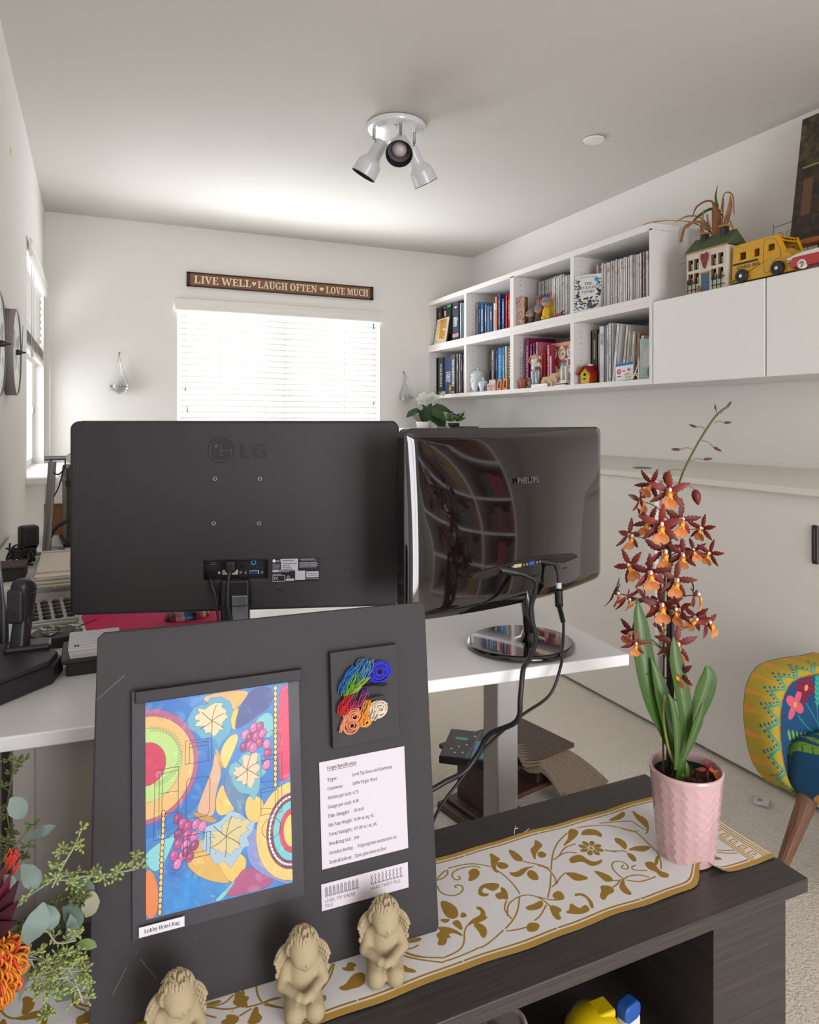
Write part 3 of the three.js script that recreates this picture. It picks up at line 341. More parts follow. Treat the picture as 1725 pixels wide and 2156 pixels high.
const ORD = ['first', 'second', 'third', 'fourth', 'fifth', 'sixth', 'seventh', 'eighth', 'ninth', 'tenth', 'eleventh', 'twelfth', 'thirteenth', 'fourteenth', 'fifteenth'];
function addBook(zf, zn, floorY, h, xf, depth, color, ink, text, label, group, lean = 0) {
  const w = Math.max(0.004, zn - zf - 0.0008), slot = spineJobs.length; spineJobs.push([color, ink, text || '', h / w]);
  const o = thing('book', label, 'book', [xf, floorY, (zf + zn) / 2], 0, group);
  if (lean) { o.rotation.x = lean; o.position.y += Math.abs(Math.sin(lean)) * w / 2; }
  part(o, 'cover', coverGeo(w, h, depth, slot), bookMat);
  part(o, 'pages', box(depth - 0.006, h - 0.008, w - Math.min(0.006, w * 0.24) - 0.0004, depth / 2 + 0.001, h / 2, 0), pageMat);
  return o;
}
const FT = 1.771, FB = 1.3815;
const special = { LEATHERCRAFT: 'black book with lime green spine lettering beside the floor-plan plaque', alinea: 'thick slate-grey book with white lower-case title and pink band', STANLEY: 'wide blue book with white STANLEY spine behind the gold rooster', HOME: 'pale book with blue HOME title right of the birdhouse' };
const rowInfo = { c1t: [FT, 'the upper far-corner shelf', 'books on the upper far-corner shelf'], c1b: [FB, 'the lower far-corner shelf', 'books on the lower far-corner shelf'], c2t: [FT, 'the blue and red books on the upper shelf', 'blue and red books'], c2b: [FB, 'the row behind the blue and white jars', 'books behind the jars'], c3t: [FT, 'the short row behind the capped figures', 'small books behind the figures'], c3b: [FB, 'the pink row behind the bearded figurine', 'pink books behind the bearded figurine'], c4b: [FB, 'the upright books right of the birdhouse roof', 'pale books by the birdhouse'], c4c: [FB, 'the last pair beside the cabinet door', 'last books beside the cabinet'] };
for (const [key, rows] of Object.entries(BOOK_ROWS)) {
  const [fl, where, group] = rowInfo[key];
  rows.forEach(([zf, zn, h, color, ink, text], i) => { let xf = 2.455 + (i % 3) * 0.006; if (key === 'c3t') xf = 2.475; if (key === 'c2b') xf = 2.535; if (key === 'c4b' && i < 4) xf = 2.505; const dz = { c1t: 0, c2t: 0 }[key] || 0; addBook(zf + dz, zn + dz, fl, h, xf, key === 'c3t' ? 0.07 : Math.min(0.2, 0.12 + h * 0.25), color, ink, text, special[text] || `${hueName(color)} book, ${ORD[i]} from left in ${where}`, group); });
}
LEANING_BOOKS.forEach(([zf, zn, h, color, ink, a], i) => addBook(zf, zn, FB, h, 2.452 + (i % 2) * 0.008, 0.19, color, ink, '', `${hueName(color)} book leaning sideways, ${ORD[i]} from left behind the sticker card`, 'leaning books behind the sticker card', a));
reseed(77);
const magTones = ['#e2e0dc', '#d8d5cf', '#e6e3de', '#cfcac3', '#dedad3', '#e4e1dd', '#c9c2ba', '#ddd8d2'];
function magazines(z0, z1, h0, h1, xf, floorY, n, label, group) {
  const cuts = [0]; for (let i = 0; i < n; i++) cuts.push(cuts[i] + rnd(0.7, 1.3)); const tot = cuts[n];
  for (let i = 0; i < n; i++) {
    const a = z0 + (z1 - z0) * cuts[i] / tot, b = z0 + (z1 - z0) * cuts[i + 1] / tot, w = Math.max(0.003, b - a - 0.0005), h = h0 + (h1 - h0) * i / n + rnd(-0.004, 0.003);
    const slot = spineJobs.length; const dark = rnd() < 0.12; spineJobs.push([dark ? ['#6a4a44', '#4c4a4a', '#7d6a58', '#8a5a5a'][rnd(4) | 0] : magTones[rnd(8) | 0], dark ? '#d9d4cc' : ['#8a857f', '#a07c74', '#6e6b68', '#9a9590'][rnd(4) | 0], '~', 40]);
    const m = single('magazine', label, 'magazine', coverGeo(w, h, 0.2, slot), bookMat, [xf + rnd(-0.002, 0.003), floorY, (a + b) / 2], 0, group);
  }
}
magazines(-3.70, -3.43, 0.283, 0.286, 2.55, FT, 15, 'white magazine in the tall row behind the small red books', 'white magazines behind the figures');
magazines(-3.43, -3.272, 0.245, 0.240, 2.46, FT, 13, 'white magazine filling the shelf right of the yellow figure', 'white magazines right of the figures');
magazines(-3.05, -2.566, 0.249, 0.242, 2.475, FT, 40, 'pale magazine in the long run behind the butterfly-cover book', 'pale magazines in the long run');

// ---------------------------------------------------------------- ornaments on the shelves
const slab = (w, h, t, m, front) => [front, m];
function printedBoard(o, name, w, h, t, bodyMat, tex, rough = 0.5) {   // local: stands on y=0, print faces +z
  part(o, name, box(w, h, t, 0, h / 2, 0), bodyMat);
  part(o, 'print', flat(w * 0.985, h * 0.985), mat(0xffffff, rough, { map: tex }), [0, h / 2, t / 2 + 0.0006]);
}
// floor-plan plaque
const planTex = canvas(256, 256, (g, w, h) => { g.fillStyle = '#e6d6b8'; g.fillRect(0, 0, w, h); g.fillStyle = '#d99a3f'; g.fillRect(70, 20, 130, 90); g.fillRect(90, 110, 60, 90); g.fillRect(150, 130, 60, 90); g.fillStyle = '#efd9a0'; g.fillRect(14, 40, 60, 190); g.fillStyle = '#3a2a20'; for (const r of [[14, 36, 60, 5], [70, 16, 130, 5], [200, 16, 5, 100], [14, 226, 60, 5], [88, 200, 66, 5], [148, 126, 5, 98], [40, 120, 40, 4], [120, 10, 5, 40], [205, 130, 5, 90]]) g.fillRect(...r); g.strokeStyle = '#7a5a30'; g.lineWidth = 2; for (const r of [[24, 60, 24, 18], [26, 140, 28, 22], [166, 30, 24, 24], [168, 160, 22, 18], [106, 130, 24, 30]]) g.strokeRect(...r); g.strokeStyle = '#8f4a2a'; g.beginPath(); g.arc(130, 70, 22, 0, 7); g.stroke(); g.fillStyle = '#d8cab4'; g.fillRect(210, 0, 46, 256); });
const plq = thing('floor_plan_plaque', 'small cream plaque with an orange floor plan leaning on dark books', 'plaque', [2.425, FT, -4.815], -Math.PI / 2); plq.rotation.set(0, -Math.PI / 2, 0);
{ const g = new THREE.Group(); g.name = 'board'; g.rotation.x = -0.16; plq.add(g); part(g, 'panel', box(0.215, 0.215, 0.012, 0, 0.1075, 0), mat(0x3a2a24, 0.6)); part(g, 'print', flat(0.205, 0.195), mat(0xffffff, 0.5, { map: planTex }), [0, 0.104, 0.0066]); }
// gold rooster
const gold = mat(0xc99a2e, 0.28, { metalness: 0.9 });
const roo = thing('rooster_figurine', 'small golden rooster figurine with red comb before the dark books', 'figurine', [2.425, FB, -4.645], -0.4);
part(roo, 'body', merge([ball(0.016, 0, 0.04, 0, 0.8, 1.1, 1.2), ball(0.010, 0, 0.062, 0.010), rod([0, 0.045, 0.004], [0, 0.062, 0.010], 0.010, 0.007), ball(0.014, 0, 0.05, -0.016, 0.5, 1.4, 0.8), rod([-0.006, 0, 0], [-0.005, 0.03, 0], 0.003), rod([0.006, 0, 0], [0.005, 0.03, 0], 0.003), cyl(0.014, 0.016, 0.006, 0, 0.003, 0)]), gold);
part(roo, 'comb', merge([ball(0.005, 0, 0.074, 0.012, 0.5, 1, 1), ball(0.005, 0, 0.072, 0.006, 0.5, 1, 1), ball(0.004, 0, 0.056, 0.019, 0.5, 1.2, 0.6)]), mat(0xa8231f, 0.4));
// blue and white jars
reseed(41);
const jarTex = (n) => canvas(512, 256, (g, w, h) => { g.fillStyle = '#d7dcdf'; g.fillRect(0, 0, w, h); g.lineCap = 'round'; for (let k = 0; k < 4; k++) { const x = 40 + k * 128; g.strokeStyle = '#2d3f86'; g.lineWidth = 7; g.beginPath(); g.moveTo(x - 20, 200); g.bezierCurveTo(x + 20, 150, x + 40, 110, x + 62, 70); g.stroke(); g.fillStyle = '#33479a'; for (let i = 0; i < 9; i++) { g.beginPath(); g.ellipse(x + rnd(-10, 50), 130 + rnd(-34, 34), rnd(8, 20), rnd(5, 11), rnd(3), 0, 7); g.fill(); } g.lineWidth = 4; g.beginPath(); g.moveTo(x + 10, 160); g.quadraticCurveTo(x + 60, 190, x + 80, 150); g.stroke(); } });
function jar(label, z, x, k, prof, lid, handles) {
  const o = thing('porcelain_jar', label, 'jar', [x, FB, z], 0.6, 'blue and white lidded jars');
  part(o, 'body', lathe(prof.map((p) => [p[0] * k * 0.74, p[1] * k]), 40), mat(0xffffff, 0.18, { map: jarTex(1), clearcoat: 0.6 }));
  const l = part(o, 'lid', lathe(lid.map((p) => [p[0] * k * 0.74, p[1] * k]), 40), mat(0xd5dadc, 0.18, { clearcoat: 0.6 }));
  if (handles) for (const s of [-1, 1]) part(o, 'handle', new THREE.TorusGeometry(0.012 * k, 0.004 * k, 8, 16).translate(0, 0.085 * k, s * 0.062 * k).rotateY(0.6), mat(0xd5dadc, 0.2));
}
jar('large blue and white lidded jar with side handles', -4.314, 2.468, 0.94, [[0.0005, 0], [0.062, 0], [0.066, 0.006], [0.07, 0.02], [0.079, 0.055], [0.08, 0.09], [0.076, 0.118], [0.074, 0.125]], [[0.08, 0.124], [0.082, 0.13], [0.08, 0.136], [0.06, 0.158], [0.03, 0.166], [0.015, 0.168], [0.017, 0.176], [0.012, 0.184], [0.0005, 0.186]], true);
jar('small blue and white lidded jar before the large jar', -4.177, 2.43, 0.62, [[0.0005, 0], [0.045, 0], [0.05, 0.008], [0.06, 0.05], [0.073, 0.088], [0.07, 0.094]], [[0.075, 0.093], [0.076, 0.10], [0.06, 0.115], [0.03, 0.125], [0.014, 0.13], [0.022, 0.146], [0.024, 0.154], [0.0005, 0.158]], false);
// pink house block with picket gables
const ph = thing('pink_house_block', 'small flat pink wooden house block with three white spires', 'ornament', [2.42, FB, -4.036], -Math.PI / 2);
part(ph, 'wall', box(0.108, 0.05, 0.02, 0, 0.025, 0), mat(0xd6ab9c, 0.7));
for (let i = 0; i < 3; i++) part(ph, 'spire', ext(shapeOf([[-0.007, 0], [0.007, 0], [0.007, 0.014], [0, 0.026], [-0.007, 0.014]]), 0.012).translate(-0.026 + i * 0.027, 0.05, -0.006), mat(0xf0ece4, 0.6));
for (let i = 0; i < 6; i++) part(ph, 'window', box(0.006, 0.012, 0.001, -0.034 + (i % 3) * 0.012 + (i > 2 ? 0.045 : 0), 0.034 - (i % 2) * 0.004, 0.0105), mat(0x8a6a60, 0.6));
part(ph, 'door', box(0.014, 0.022, 0.001, 0, 0.011, 0.0105), mat(0xb7675c, 0.6));
// slanted wooden frames
const oak = mat(0xb9794a, 0.55);
const frameGeo = (() => { const s = shapeOf([[-0.03, 0], [0.026, 0], [0.034, 0.072], [-0.014, 0.072]]); s.holes.push(new THREE.Path([[-0.014, 0.014], [0.012, 0.014], [0.017, 0.058], [-0.002, 0.058]].map((p) => new THREE.Vector2(...p)))); return ext(s, 0.03).translate(0, 0, -0.015); })();
for (const [z, lab] of [[-3.932, 'slanted open wooden frame block next to the pink house'], [-3.862, 'slanted open wooden frame block at the shelf divider']]) { const o = thing('wooden_frame_block', lab, 'ornament', [2.42, FB, z], -Math.PI / 2, 'slanted frame blocks'); part(o, 'frame', frameGeo, oak); part(o, 'insert', ball(0.006, 0.004, 0.02, 0, 1, 2, 0.8), mat(0x6b4a34, 0.6)); }
// collage block
reseed(51);
const collage = canvas(256, 512, (g, w, h) => { g.fillStyle = '#b79a86'; g.fillRect(0, 0, w, h); for (let i = 0; i < 420; i++) { g.fillStyle = ['#7d3a4c', '#e3c3a8', '#3a3440', '#cfa03c', '#8a5fa0', '#f0e2d4', '#a8452f', '#5a6a8c', '#e7b8c0'][rnd(9) | 0]; g.beginPath(); const x = rnd(w), y = rnd(h), s = rnd(6, 26); for (let k = 0; k < 5; k++) g.lineTo(x + rnd(-s, s), y + rnd(-s, s)); g.fill(); } });
const cb = thing('collage_block', 'upright block covered in torn colourful collage paper', 'ornament', [2.435, FT, -3.715], -Math.PI / 2 + 0.35);
part(cb, 'block', box(0.078, 0.18, 0.035, 0, 0.09, 0), mat(0x8a6138, 0.7));
part(cb, 'collage', flat(0.077, 0.178), mat(0xffffff, 0.6, { map: collage }), [0, 0.09, 0.0181]);
// capped figures
const capGrey = mat(0x88878b, 0.7), skinTone = mat(0xc59678, 0.6), yellowMat = mat(0xe0b421, 0.55), brownFur = mat(0x5b4a3e, 0.8);
function capped(label, z, s, yellow, turn, lift) {
  const o = thing('capped_figurine', label, 'figurine', [2.428, FT, z], turn, 'capped figurines');
  part(o, 'body', merge([ball(0.022, 0, 0.032, 0, 1, 1.45, 0.9), ball(0.012, -0.014, 0.012, 0.008, 1, 1, 1.3), ball(0.012, 0.014, 0.012, 0.008, 1, 1, 1.3)]).scale(s, s * lift, s), yellow ? yellowMat : brownFur);
  const hy = 0.076 * lift;
  part(o, 'head', merge([ball(0.022, 0, hy, 0.004), ball(0.012, 0, hy - 0.006, 0.024, 1, 0.9, 1.3), ball(0.006, -0.023, hy, 0.002), ball(0.006, 0.023, hy, 0.002)]).scale(s, s, s), skinTone);
  part(o, 'cap', merge([new THREE.SphereGeometry(0.030, 20, 8, 0, 6.3, 0, 1.65).translate(0, hy + 0.005, 0), new THREE.CylinderGeometry(0.019, 0.02, 0.004, 18, 1, false, -1.4, 2.8).translate(0, hy + 0.009, 0.018)]).scale(s, s, s), capGrey);
  if (yellow) part(o, 'cape', ext(smoothShape([[-0.03, 0], [0.03, 0], [0.02, 0.09], [-0.012, 0.1]], 4), 0.006).translate(0.028, 0.01, -0.02).scale(s, s, s), yellowMat);
}
capped('grey-capped figurine bending at the left of the trio', -3.588, 0.98, false, -1.9, 0.8);
capped('grey-capped figurine in the middle of the trio', -3.508, 1.05, false, -1.2, 0.9);
capped('tallest grey-capped figurine with yellow cape', -3.436, 1.12, true, -1.0, 1.2);
const rt = thing('red_toy', 'small dark red toy lying before the white magazines', 'toy', [2.42, FT, -3.315], 0);
part(rt, 'body', merge([rbox(0.02, 0.014, 0.11, 0.005, 0, 0.008, 0), rbox(0.016, 0.012, 0.05, 0.004, 0, 0.019, 0.015)]), mat(0x8e1f2a, 0.4));
part(rt, 'tail', rod([0, 0.022, 0.03], [0, 0.034, 0.058], 0.006, 0.003), mat(0x2a1c1c, 0.5));
// lower shelf, third bay
const tp = thing('terracotta_pot', 'tiny terracotta pot with painted flower', 'pot', [2.435, FB, -3.684], 0);
part(tp, 'pot', lathe([[0.0005, 0], [0.022, 0], [0.028, 0.04], [0.032, 0.041], [0.033, 0.054], [0.029, 0.055], [0.025, 0.04], [0.0005, 0.01]], 32), mat(0xb3694a, 0.8));
part(tp, 'painted_flower', merge([...Array(6)].map((_, i) => ball(0.0055, -0.0265, 0.026 + Math.sin(i) * 0.01, Math.cos(i) * 0.01, 0.3, 1, 1)).concat([ball(0.006, -0.0275, 0.026, 0, 0.4, 1, 1)])), mat(0xc23550, 0.5), [0, 0, 0.004]);
const gf = thing('grey_figurine', 'small grey stone figurine between the terracotta pot and bearded figurine', 'figurine', [2.425, FB, -3.601], -1.5);
part(gf, 'body', merge([ball(0.014, 0, 0.022, 0, 1, 1.5, 1), ball(0.011, 0, 0.054, 0), ball(0.008, 0.012, 0.034, 0.006, 0.8, 1.6, 0.8), ball(0.008, -0.012, 0.034, 0.006, 0.8, 1.6, 0.8), ball(0.008, -0.012, 0.008, 0.01), ball(0.008, 0.012, 0.008, 0.01), ball(0.006, -0.011, 0.062, 0), ball(0.006, 0.011, 0.062, 0)]), mat(0x8a8478, 0.8));
// bearded figurine
const om = thing('bearded_figurine', 'glazed figurine of a bearded old man with raised red sleeve', 'figurine', [2.43, FB + 0.014, -3.548], -1.35);
part(om, 'trousers', merge([rod([-0.014, 0.006, 0], [-0.017, 0.085, 0], 0.013, 0.019, 16), rod([0.018, 0.006, 0.004], [0.015, 0.085, 0], 0.013, 0.019, 16), ball(0.03, 0, 0.084, 0, 1, 0.6, 0.75)]), mat(0x8fa5ad, 0.25, { clearcoat: 0.6 }));
part(om, 'shirt', merge([ball(0.031, 0, 0.112, 0, 1, 1.15, 0.78), rod([0.024, 0.126, 0], [0.046, 0.106, 0.012], 0.013, 0.009), ball(0.012, 0.022, 0.13, 0), ball(0.012, -0.022, 0.13, 0)]), mat(0xcdd3cb, 0.25, { clearcoat: 0.6 }));
part(om, 'sleeves', merge([rod([-0.024, 0.13, 0], [-0.046, 0.15, 0.006], 0.011, 0.01), rod([-0.046, 0.15, 0.006], [-0.028, 0.172, 0.012], 0.01, 0.008), rod([0.046, 0.106, 0.012], [0.02, 0.1, 0.028], 0.01, 0.008)]), mat(0x9c3522, 0.3, { clearcoat: 0.6 }));
part(om, 'head', merge([ball(0.024, 0, 0.163, 0.004, 1, 1.1, 1), ball(0.007, 0, 0.16, 0.027), ball(0.007, -0.024, 0.162, 0), ball(0.007, 0.024, 0.162, 0), ball(0.008, -0.026, 0.174, 0.014), ball(0.009, 0.018, 0.1, 0.032)]), mat(0xd3a389, 0.3, { clearcoat: 0.6 }));
part(om, 'beard', merge([ball(0.02, 0, 0.144, 0.016, 0.9, 1.1, 0.7), ball(0.01, -0.014, 0.152, 0.016), ball(0.01, 0.014, 0.152, 0.016), ball(0.012, -0.021, 0.166, -0.008), ball(0.012, 0.021, 0.166, -0.008)]), mat(0xe2dfd8, 0.35));
part(om, 'shoes', merge([ball(0.013, -0.014, 0.006, 0.008, 1, 0.6, 1.5), ball(0.013, 0.02, 0.006, 0.012, 1, 0.6, 1.5)]), mat(0xb9a58a, 0.4));
const wb = thing('white_block', 'low white block with a black end in front of the figurine', 'ornament', [2.408, FB, -3.462], 0);
part(wb, 'block', box(0.03, 0.018, 0.165, 0, 0.009, 0), white); part(wb, 'end_cap', box(0.03, 0.018, 0.016, 0, 0.009, 0.091), mat(0x1d1b1b, 0.5));
// red cylinder, slim white pole, cookbook
single('red_tin', 'tall red tin standing behind the bearded figurine', 'tin', merge([cyl(0.028, 0.028, 0.2, 0, 0.1, 0, 32), cyl(0.029, 0.029, 0.012, 0, 0.204, 0, 32)]), mat(0xb3202a, 0.3), [2.50, FB, -3.553]);
const food = canvas(512, 512, (g, w, h) => { g.fillStyle = '#7a2f2c'; g.fillRect(0, 0, w, h); g.fillStyle = '#d98f6a'; g.fillRect(0, 0, w, 42); g.fillStyle = '#9c2b33'; g.fillRect(0, 190, w, 60); for (const [x, y, r] of [[70, 120, 70], [240, 120, 78], [420, 120, 76], [90, 330, 74], [260, 350, 84], [430, 350, 80], [150, 470, 70], [360, 480, 74]]) { g.fillStyle = '#e3d3bd'; g.beginPath(); g.arc(x, y, r, 0, 7); g.fill(); for (let i = 0; i < 46; i++) { g.fillStyle = ['#a34a24', '#d58d3a', '#5a2a1c', '#e8c98a', '#8f2b24', '#4e5a2a'][rnd(6) | 0]; g.beginPath(); g.ellipse(x + rnd(-r, r) * 0.68, y + rnd(-r, r) * 0.68, rnd(4, 14), rnd(4, 10), rnd(3), 0, 7); g.fill(); } } g.fillStyle = '#4c7fae'; g.fillRect(190, 236, 150, 34); });
const cbk = thing('cookbook', 'large cookbook showing plates of food facing forward', 'book', [2.515, FB, -3.385], -Math.PI / 2);
printedBoard(cbk, 'cover', 0.235, 0.262, 0.02, mat(0x8a3a30, 0.5), food, 0.45);
const flatPurple = thing('purple_album', 'wide dark purple album lying across behind the pink books', 'book', [2.70, FB, -3.50], -Math.PI / 2);
part(flatPurple, 'cover', box(0.40, 0.275, 0.025, 0, 0.1375, 0), mat(0x6d1d48, 0.5)); part(flatPurple, 'pages', box(0.396, 0.277, 0.018, 0, 0.138, 0), pageMat);
// paper village
const cardPink = mat(0xcf9a8c, 0.8), cardTan = mat(0xcdb392, 0.8), cardWhite = mat(0xe9e4da, 0.7);
const pv = thing('paper_house', 'folded paper house model with tan roofs and pink walls', 'model', [2.43, FB, -3.385], -Math.PI / 2);
part(pv, 'wall', merge([box(0.15, 0.03, 0.05, 0, 0.015, 0), box(0.12, 0.05, 0.02, 0.02, 0.025, -0.03)]), cardPink);
part(pv, 'roof', merge([ext(shapeOf([[-0.08, 0.028], [0.08, 0.028], [0.06, 0.058], [-0.055, 0.058]]), 0.004).translate(0, 0, 0.02), ext(shapeOf([[-0.06, 0.05], [0.08, 0.05], [0.07, 0.08], [-0.04, 0.08]]), 0.004).translate(0, 0, -0.025)]), cardTan);
part(pv, 'gable', merge([0, 1].map((k) => ext(shapeOf([[-0.02, 0], [0.02, 0], [0.02, 0.022], [0, 0.04], [-0.02, 0.022]]), 0.006).translate(-0.035 + k * 0.062, 0, 0.027))), mat(0xc9ac86, 0.8));
const ch = thing('twin_spire_church', 'white model church with two pointed spires', 'model', [2.43, FB, -3.262], -Math.PI / 2);
part(ch, 'nave', box(0.062, 0.03, 0.03, 0, 0.015, 0), cardWhite);
for (const x of [-0.02, 0.02]) { const tw = part(ch, 'tower', box(0.013, 0.075, 0.013, x, 0.055, 0.005), cardWhite); part(tw, 'spire', new THREE.ConeGeometry(0.009, 0.045, 4).rotateY(0.785).translate(x, 0.115, 0.005), cardWhite); }
part(ch, 'cross_bar', box(0.05, 0.006, 0.012, 0, 0.152, -0.02), cardWhite); part(ch, 'post', box(0.006, 0.15, 0.006, 0, 0.076, -0.02), cardWhite);
single('white_post', 'slim white upright stick beside the paper house', 'ornament', rbox(0.009, 0.185, 0.009, 0.002, 0, 0.0925, 0), cardWhite, [2.47, FB, -3.452]);
const bw = thing('white_card_stack', 'short stack of black and white cards before the church', 'cards', [2.408, FB, -3.262], 0);
for (let i = 0; i < 3; i++) part(bw, 'card', box(0.026, 0.005, 0.085 - i * 0.006, 0, 0.0028 + i * 0.0058, 0.002 * i), i === 1 ? mat(0x2b2828, 0.5) : white);
// fourth bay: butterfly-cover book, birdhouse, sticker card, tower model
reseed(61);
const jump = canvas(512, 768, (g, w, h) => {
  g.fillStyle = '#e3e2df'; g.fillRect(0, 0, w, h);
  const bfly = (x, y, s, c, a) => { g.save(); g.translate(x, y); g.rotate(a); g.fillStyle = c; for (const k of [-1, 1]) { g.beginPath(); g.ellipse(k * s * 0.6, -s * 0.3, s * 0.65, s * 0.42, k * 0.6, 0, 7); g.fill(); g.beginPath(); g.ellipse(k * s * 0.45, s * 0.35, s * 0.42, s * 0.34, -k * 0.5, 0, 7); g.fill(); } g.fillRect(-s * 0.07, -s * 0.6, s * 0.14, s * 1.2); g.restore(); };
  for (let i = 0; i < 130; i++) { const edge = rnd() < 0.5, y = edge ? rnd(90, 480) : rnd(470, 740), x = edge ? (rnd() < 0.5 ? rnd(20, 96) : rnd(430, 500)) : rnd(10, 500); bfly(x, y, rnd(14, 26), ['#1f2440', '#1f2440', '#d9cf3f', '#26304f', '#7fa3b8', '#161a30'][rnd(6) | 0], rnd(-0.8, 0.8)); }
  g.fillStyle = '#2a2a3a'; g.beginPath(); g.arc(300, 560, 30, 0, 7); g.fill(); g.beginPath(); g.ellipse(300, 640, 52, 70, 0, 0, 7); g.fillStyle = '#4a5a86'; g.fill();
  g.fillStyle = '#3aa0d0'; g.beginPath(); g.arc(424, 110, 46, 0, 7); g.fill();
  g.fillStyle = '#26283a'; g.textAlign = 'center'; g.font = '34px serif'; g.fillText('NAOKI HIGASHIDA', 250, 64); g.font = 'bold 74px serif'; g.fillText('THE', 270, 216); g.fillText('REASON', 262, 300, 330); g.fillText('I JUMP', 268, 386); g.fillStyle = '#f1efe6'; g.font = 'bold 34px serif'; g.fillText('DAVID MITCHELL', 250, 742); });
const jb = thing('butterfly_cover_book', 'paperback with dark butterflies and a serif title facing the room', 'book', [2.427, FT, -3.058], -1.0);
{ const g = new THREE.Group(); g.name = 'volume'; g.rotation.x = -0.08; jb.add(g); part(g, 'cover', box(0.148, 0.2, 0.02, 0, 0.1, 0), mat(0xd9d7d0, 0.5)); part(g, 'print', flat(0.147, 0.199), mat(0xffffff, 0.4, { map: jump }), [0, 0.1, 0.0106]); part(g, 'spine', box(0.0012, 0.2, 0.02, -0.0747, 0.1, 0), mat(0x8fb4c8, 0.5)); }
const bh = thing('birdhouse', 'toy birdhouse with red shingled roof and yellow front', 'birdhouse', [2.452, FB, -3.075], -1.30);
const bhY = mat(0xd9b31f, 0.5), bhO = mat(0xcf4a16, 0.5), bhR = mat(0xa5151b, 0.55);
part(bh, 'front', ext(shapeOf([[-0.026, 0.004], [0.026, 0.004], [0.03, 0.055], [0, 0.088], [-0.03, 0.055]]), 0.004).translate(0, 0, 0.036), bhY);
part(bh, 'body', ext(shapeOf([[-0.026, 0.004], [0.026, 0.004], [0.03, 0.055], [0, 0.086], [-0.03, 0.055]]), 0.07).translate(0, 0, -0.034), bhO);
for (const s of [-1, 1]) { const sl = part(bh, 'roof_slope', box(0.062, 0.005, 0.1, 0, 0, 0).rotateZ(-s * 0.82).translate(s * 0.022, 0.073, 0.002), bhR); for (let r = 0; r < 4; r++) for (let q = 0; q < 4; q++) part(sl, 'shingle', box(0.018, 0.004, 0.023, 0, 0, 0).rotateZ(-s * 0.72).translate(s * (0.007 + r * 0.0105), 0.0915 - r * 0.0115, -0.036 + q * 0.0253 + (r % 2) * 0.002), bhR); }
part(bh, 'entrance_ring', new THREE.TorusGeometry(0.013, 0.004, 8, 20).translate(0, 0.05, 0.041), mat(0xc9d62e, 0.5)); part(bh, 'entrance', new THREE.CircleGeometry(0.011, 20).translate(0, 0.05, 0.0405), mat(0x1c1a16, 0.8)); part(bh, 'perch', cyl(0.004, 0.004, 0.012, 0, 0, 0, 10).rotateX(Math.PI / 2).translate(0, 0.027, 0.045), mat(0x2d2117, 0.6));
part(bh, 'base', box(0.066, 0.004, 0.082, 0, 0.002, 0.004), mat(0xb5443a, 0.6)); part(bh, 'hanger', rbox(0.014, 0.012, 0.03, 0.004, 0, 0.104, -0.01), white);
const stick = canvas(256, 192, (g, w, h) => { g.fillStyle = '#e6e6ea'; g.fillRect(0, 0, w, h); g.fillStyle = '#3d93cc'; g.fillRect(0, 0, w, 34); g.fillStyle = '#1d3b66'; for (let i = 0; i < 6; i++) g.fillRect(12 + i * 40, 9, 26, 16); g.fillStyle = '#d8437c'; for (let i = 0; i < 8; i++) { g.beginPath(); g.ellipse(52 + Math.cos(i * 0.785) * 22, 92 + Math.sin(i * 0.785) * 22, 14, 9, i * 0.785, 0, 7); g.fill(); } g.fillStyle = '#c24a3a'; g.fillRect(100, 84, 44, 14); g.beginPath(); g.ellipse(196, 84, 24, 16, 0, 0, 7); g.fillStyle = '#dc5a8c'; g.fill(); for (let i = 0; i < 26; i++) { g.fillStyle = ['#c9783a', '#8aa04a', '#d6a04a', '#b0503c'][rnd(4) | 0]; g.beginPath(); g.arc(rnd(140, 230), rnd(120, 170), rnd(3, 8), 0, 7); g.fill(); } g.fillStyle = '#6a5a52'; g.fillRect(26, 140, 60, 10); });
const sc = thing('sticker_card', 'small white card of flower stickers with a blue heading', 'card', [2.425, FB, -2.77], -Math.PI / 2 + 0.1);
{ const g = new THREE.Group(); g.name = 'sheet'; g.rotation.set(-0.1, 0, 0.06); g.position.y = 0.004; sc.add(g); part(g, 'card_back', box(0.116, 0.09, 0.003, 0, 0.045, 0), white); part(g, 'print', flat(0.115, 0.089), mat(0xffffff, 0.35, { map: stick }), [0, 0.045, 0.0021]); }
const ef = thing('tower_model', 'small white lattice tower model beside the pale teal book', 'model', [2.43, FB, -2.672], -Math.PI / 2);
{ const legs = []; for (const sx of [-1, 1]) for (const sz of [-1, 1]) { legs.push(rod([sx * 0.024, 0, sz * 0.024], [sx * 0.011, 0.04, sz * 0.011], 0.0035, 0.003, 6), rod([sx * 0.011, 0.04, sz * 0.011], [sx * 0.004, 0.075, sz * 0.004], 0.003, 0.002, 6)); } part(ef, 'legs', merge(legs), cardWhite); part(ef, 'platform', merge([box(0.034, 0.004, 0.034, 0, 0.03, 0), box(0.016, 0.003, 0.016, 0, 0.058, 0)]), cardWhite); part(ef, 'spire', merge([rod([0, 0.072, 0], [0, 0.112, 0], 0.005, 0.0012, 6), box(0.008, 0.004, 0.008, 0, 0.09, 0)]), cardWhite); part(ef, 'arch', new THREE.TorusGeometry(0.017, 0.002, 6, 14, Math.PI).translate(0, 0.006, 0.021), cardWhite); }
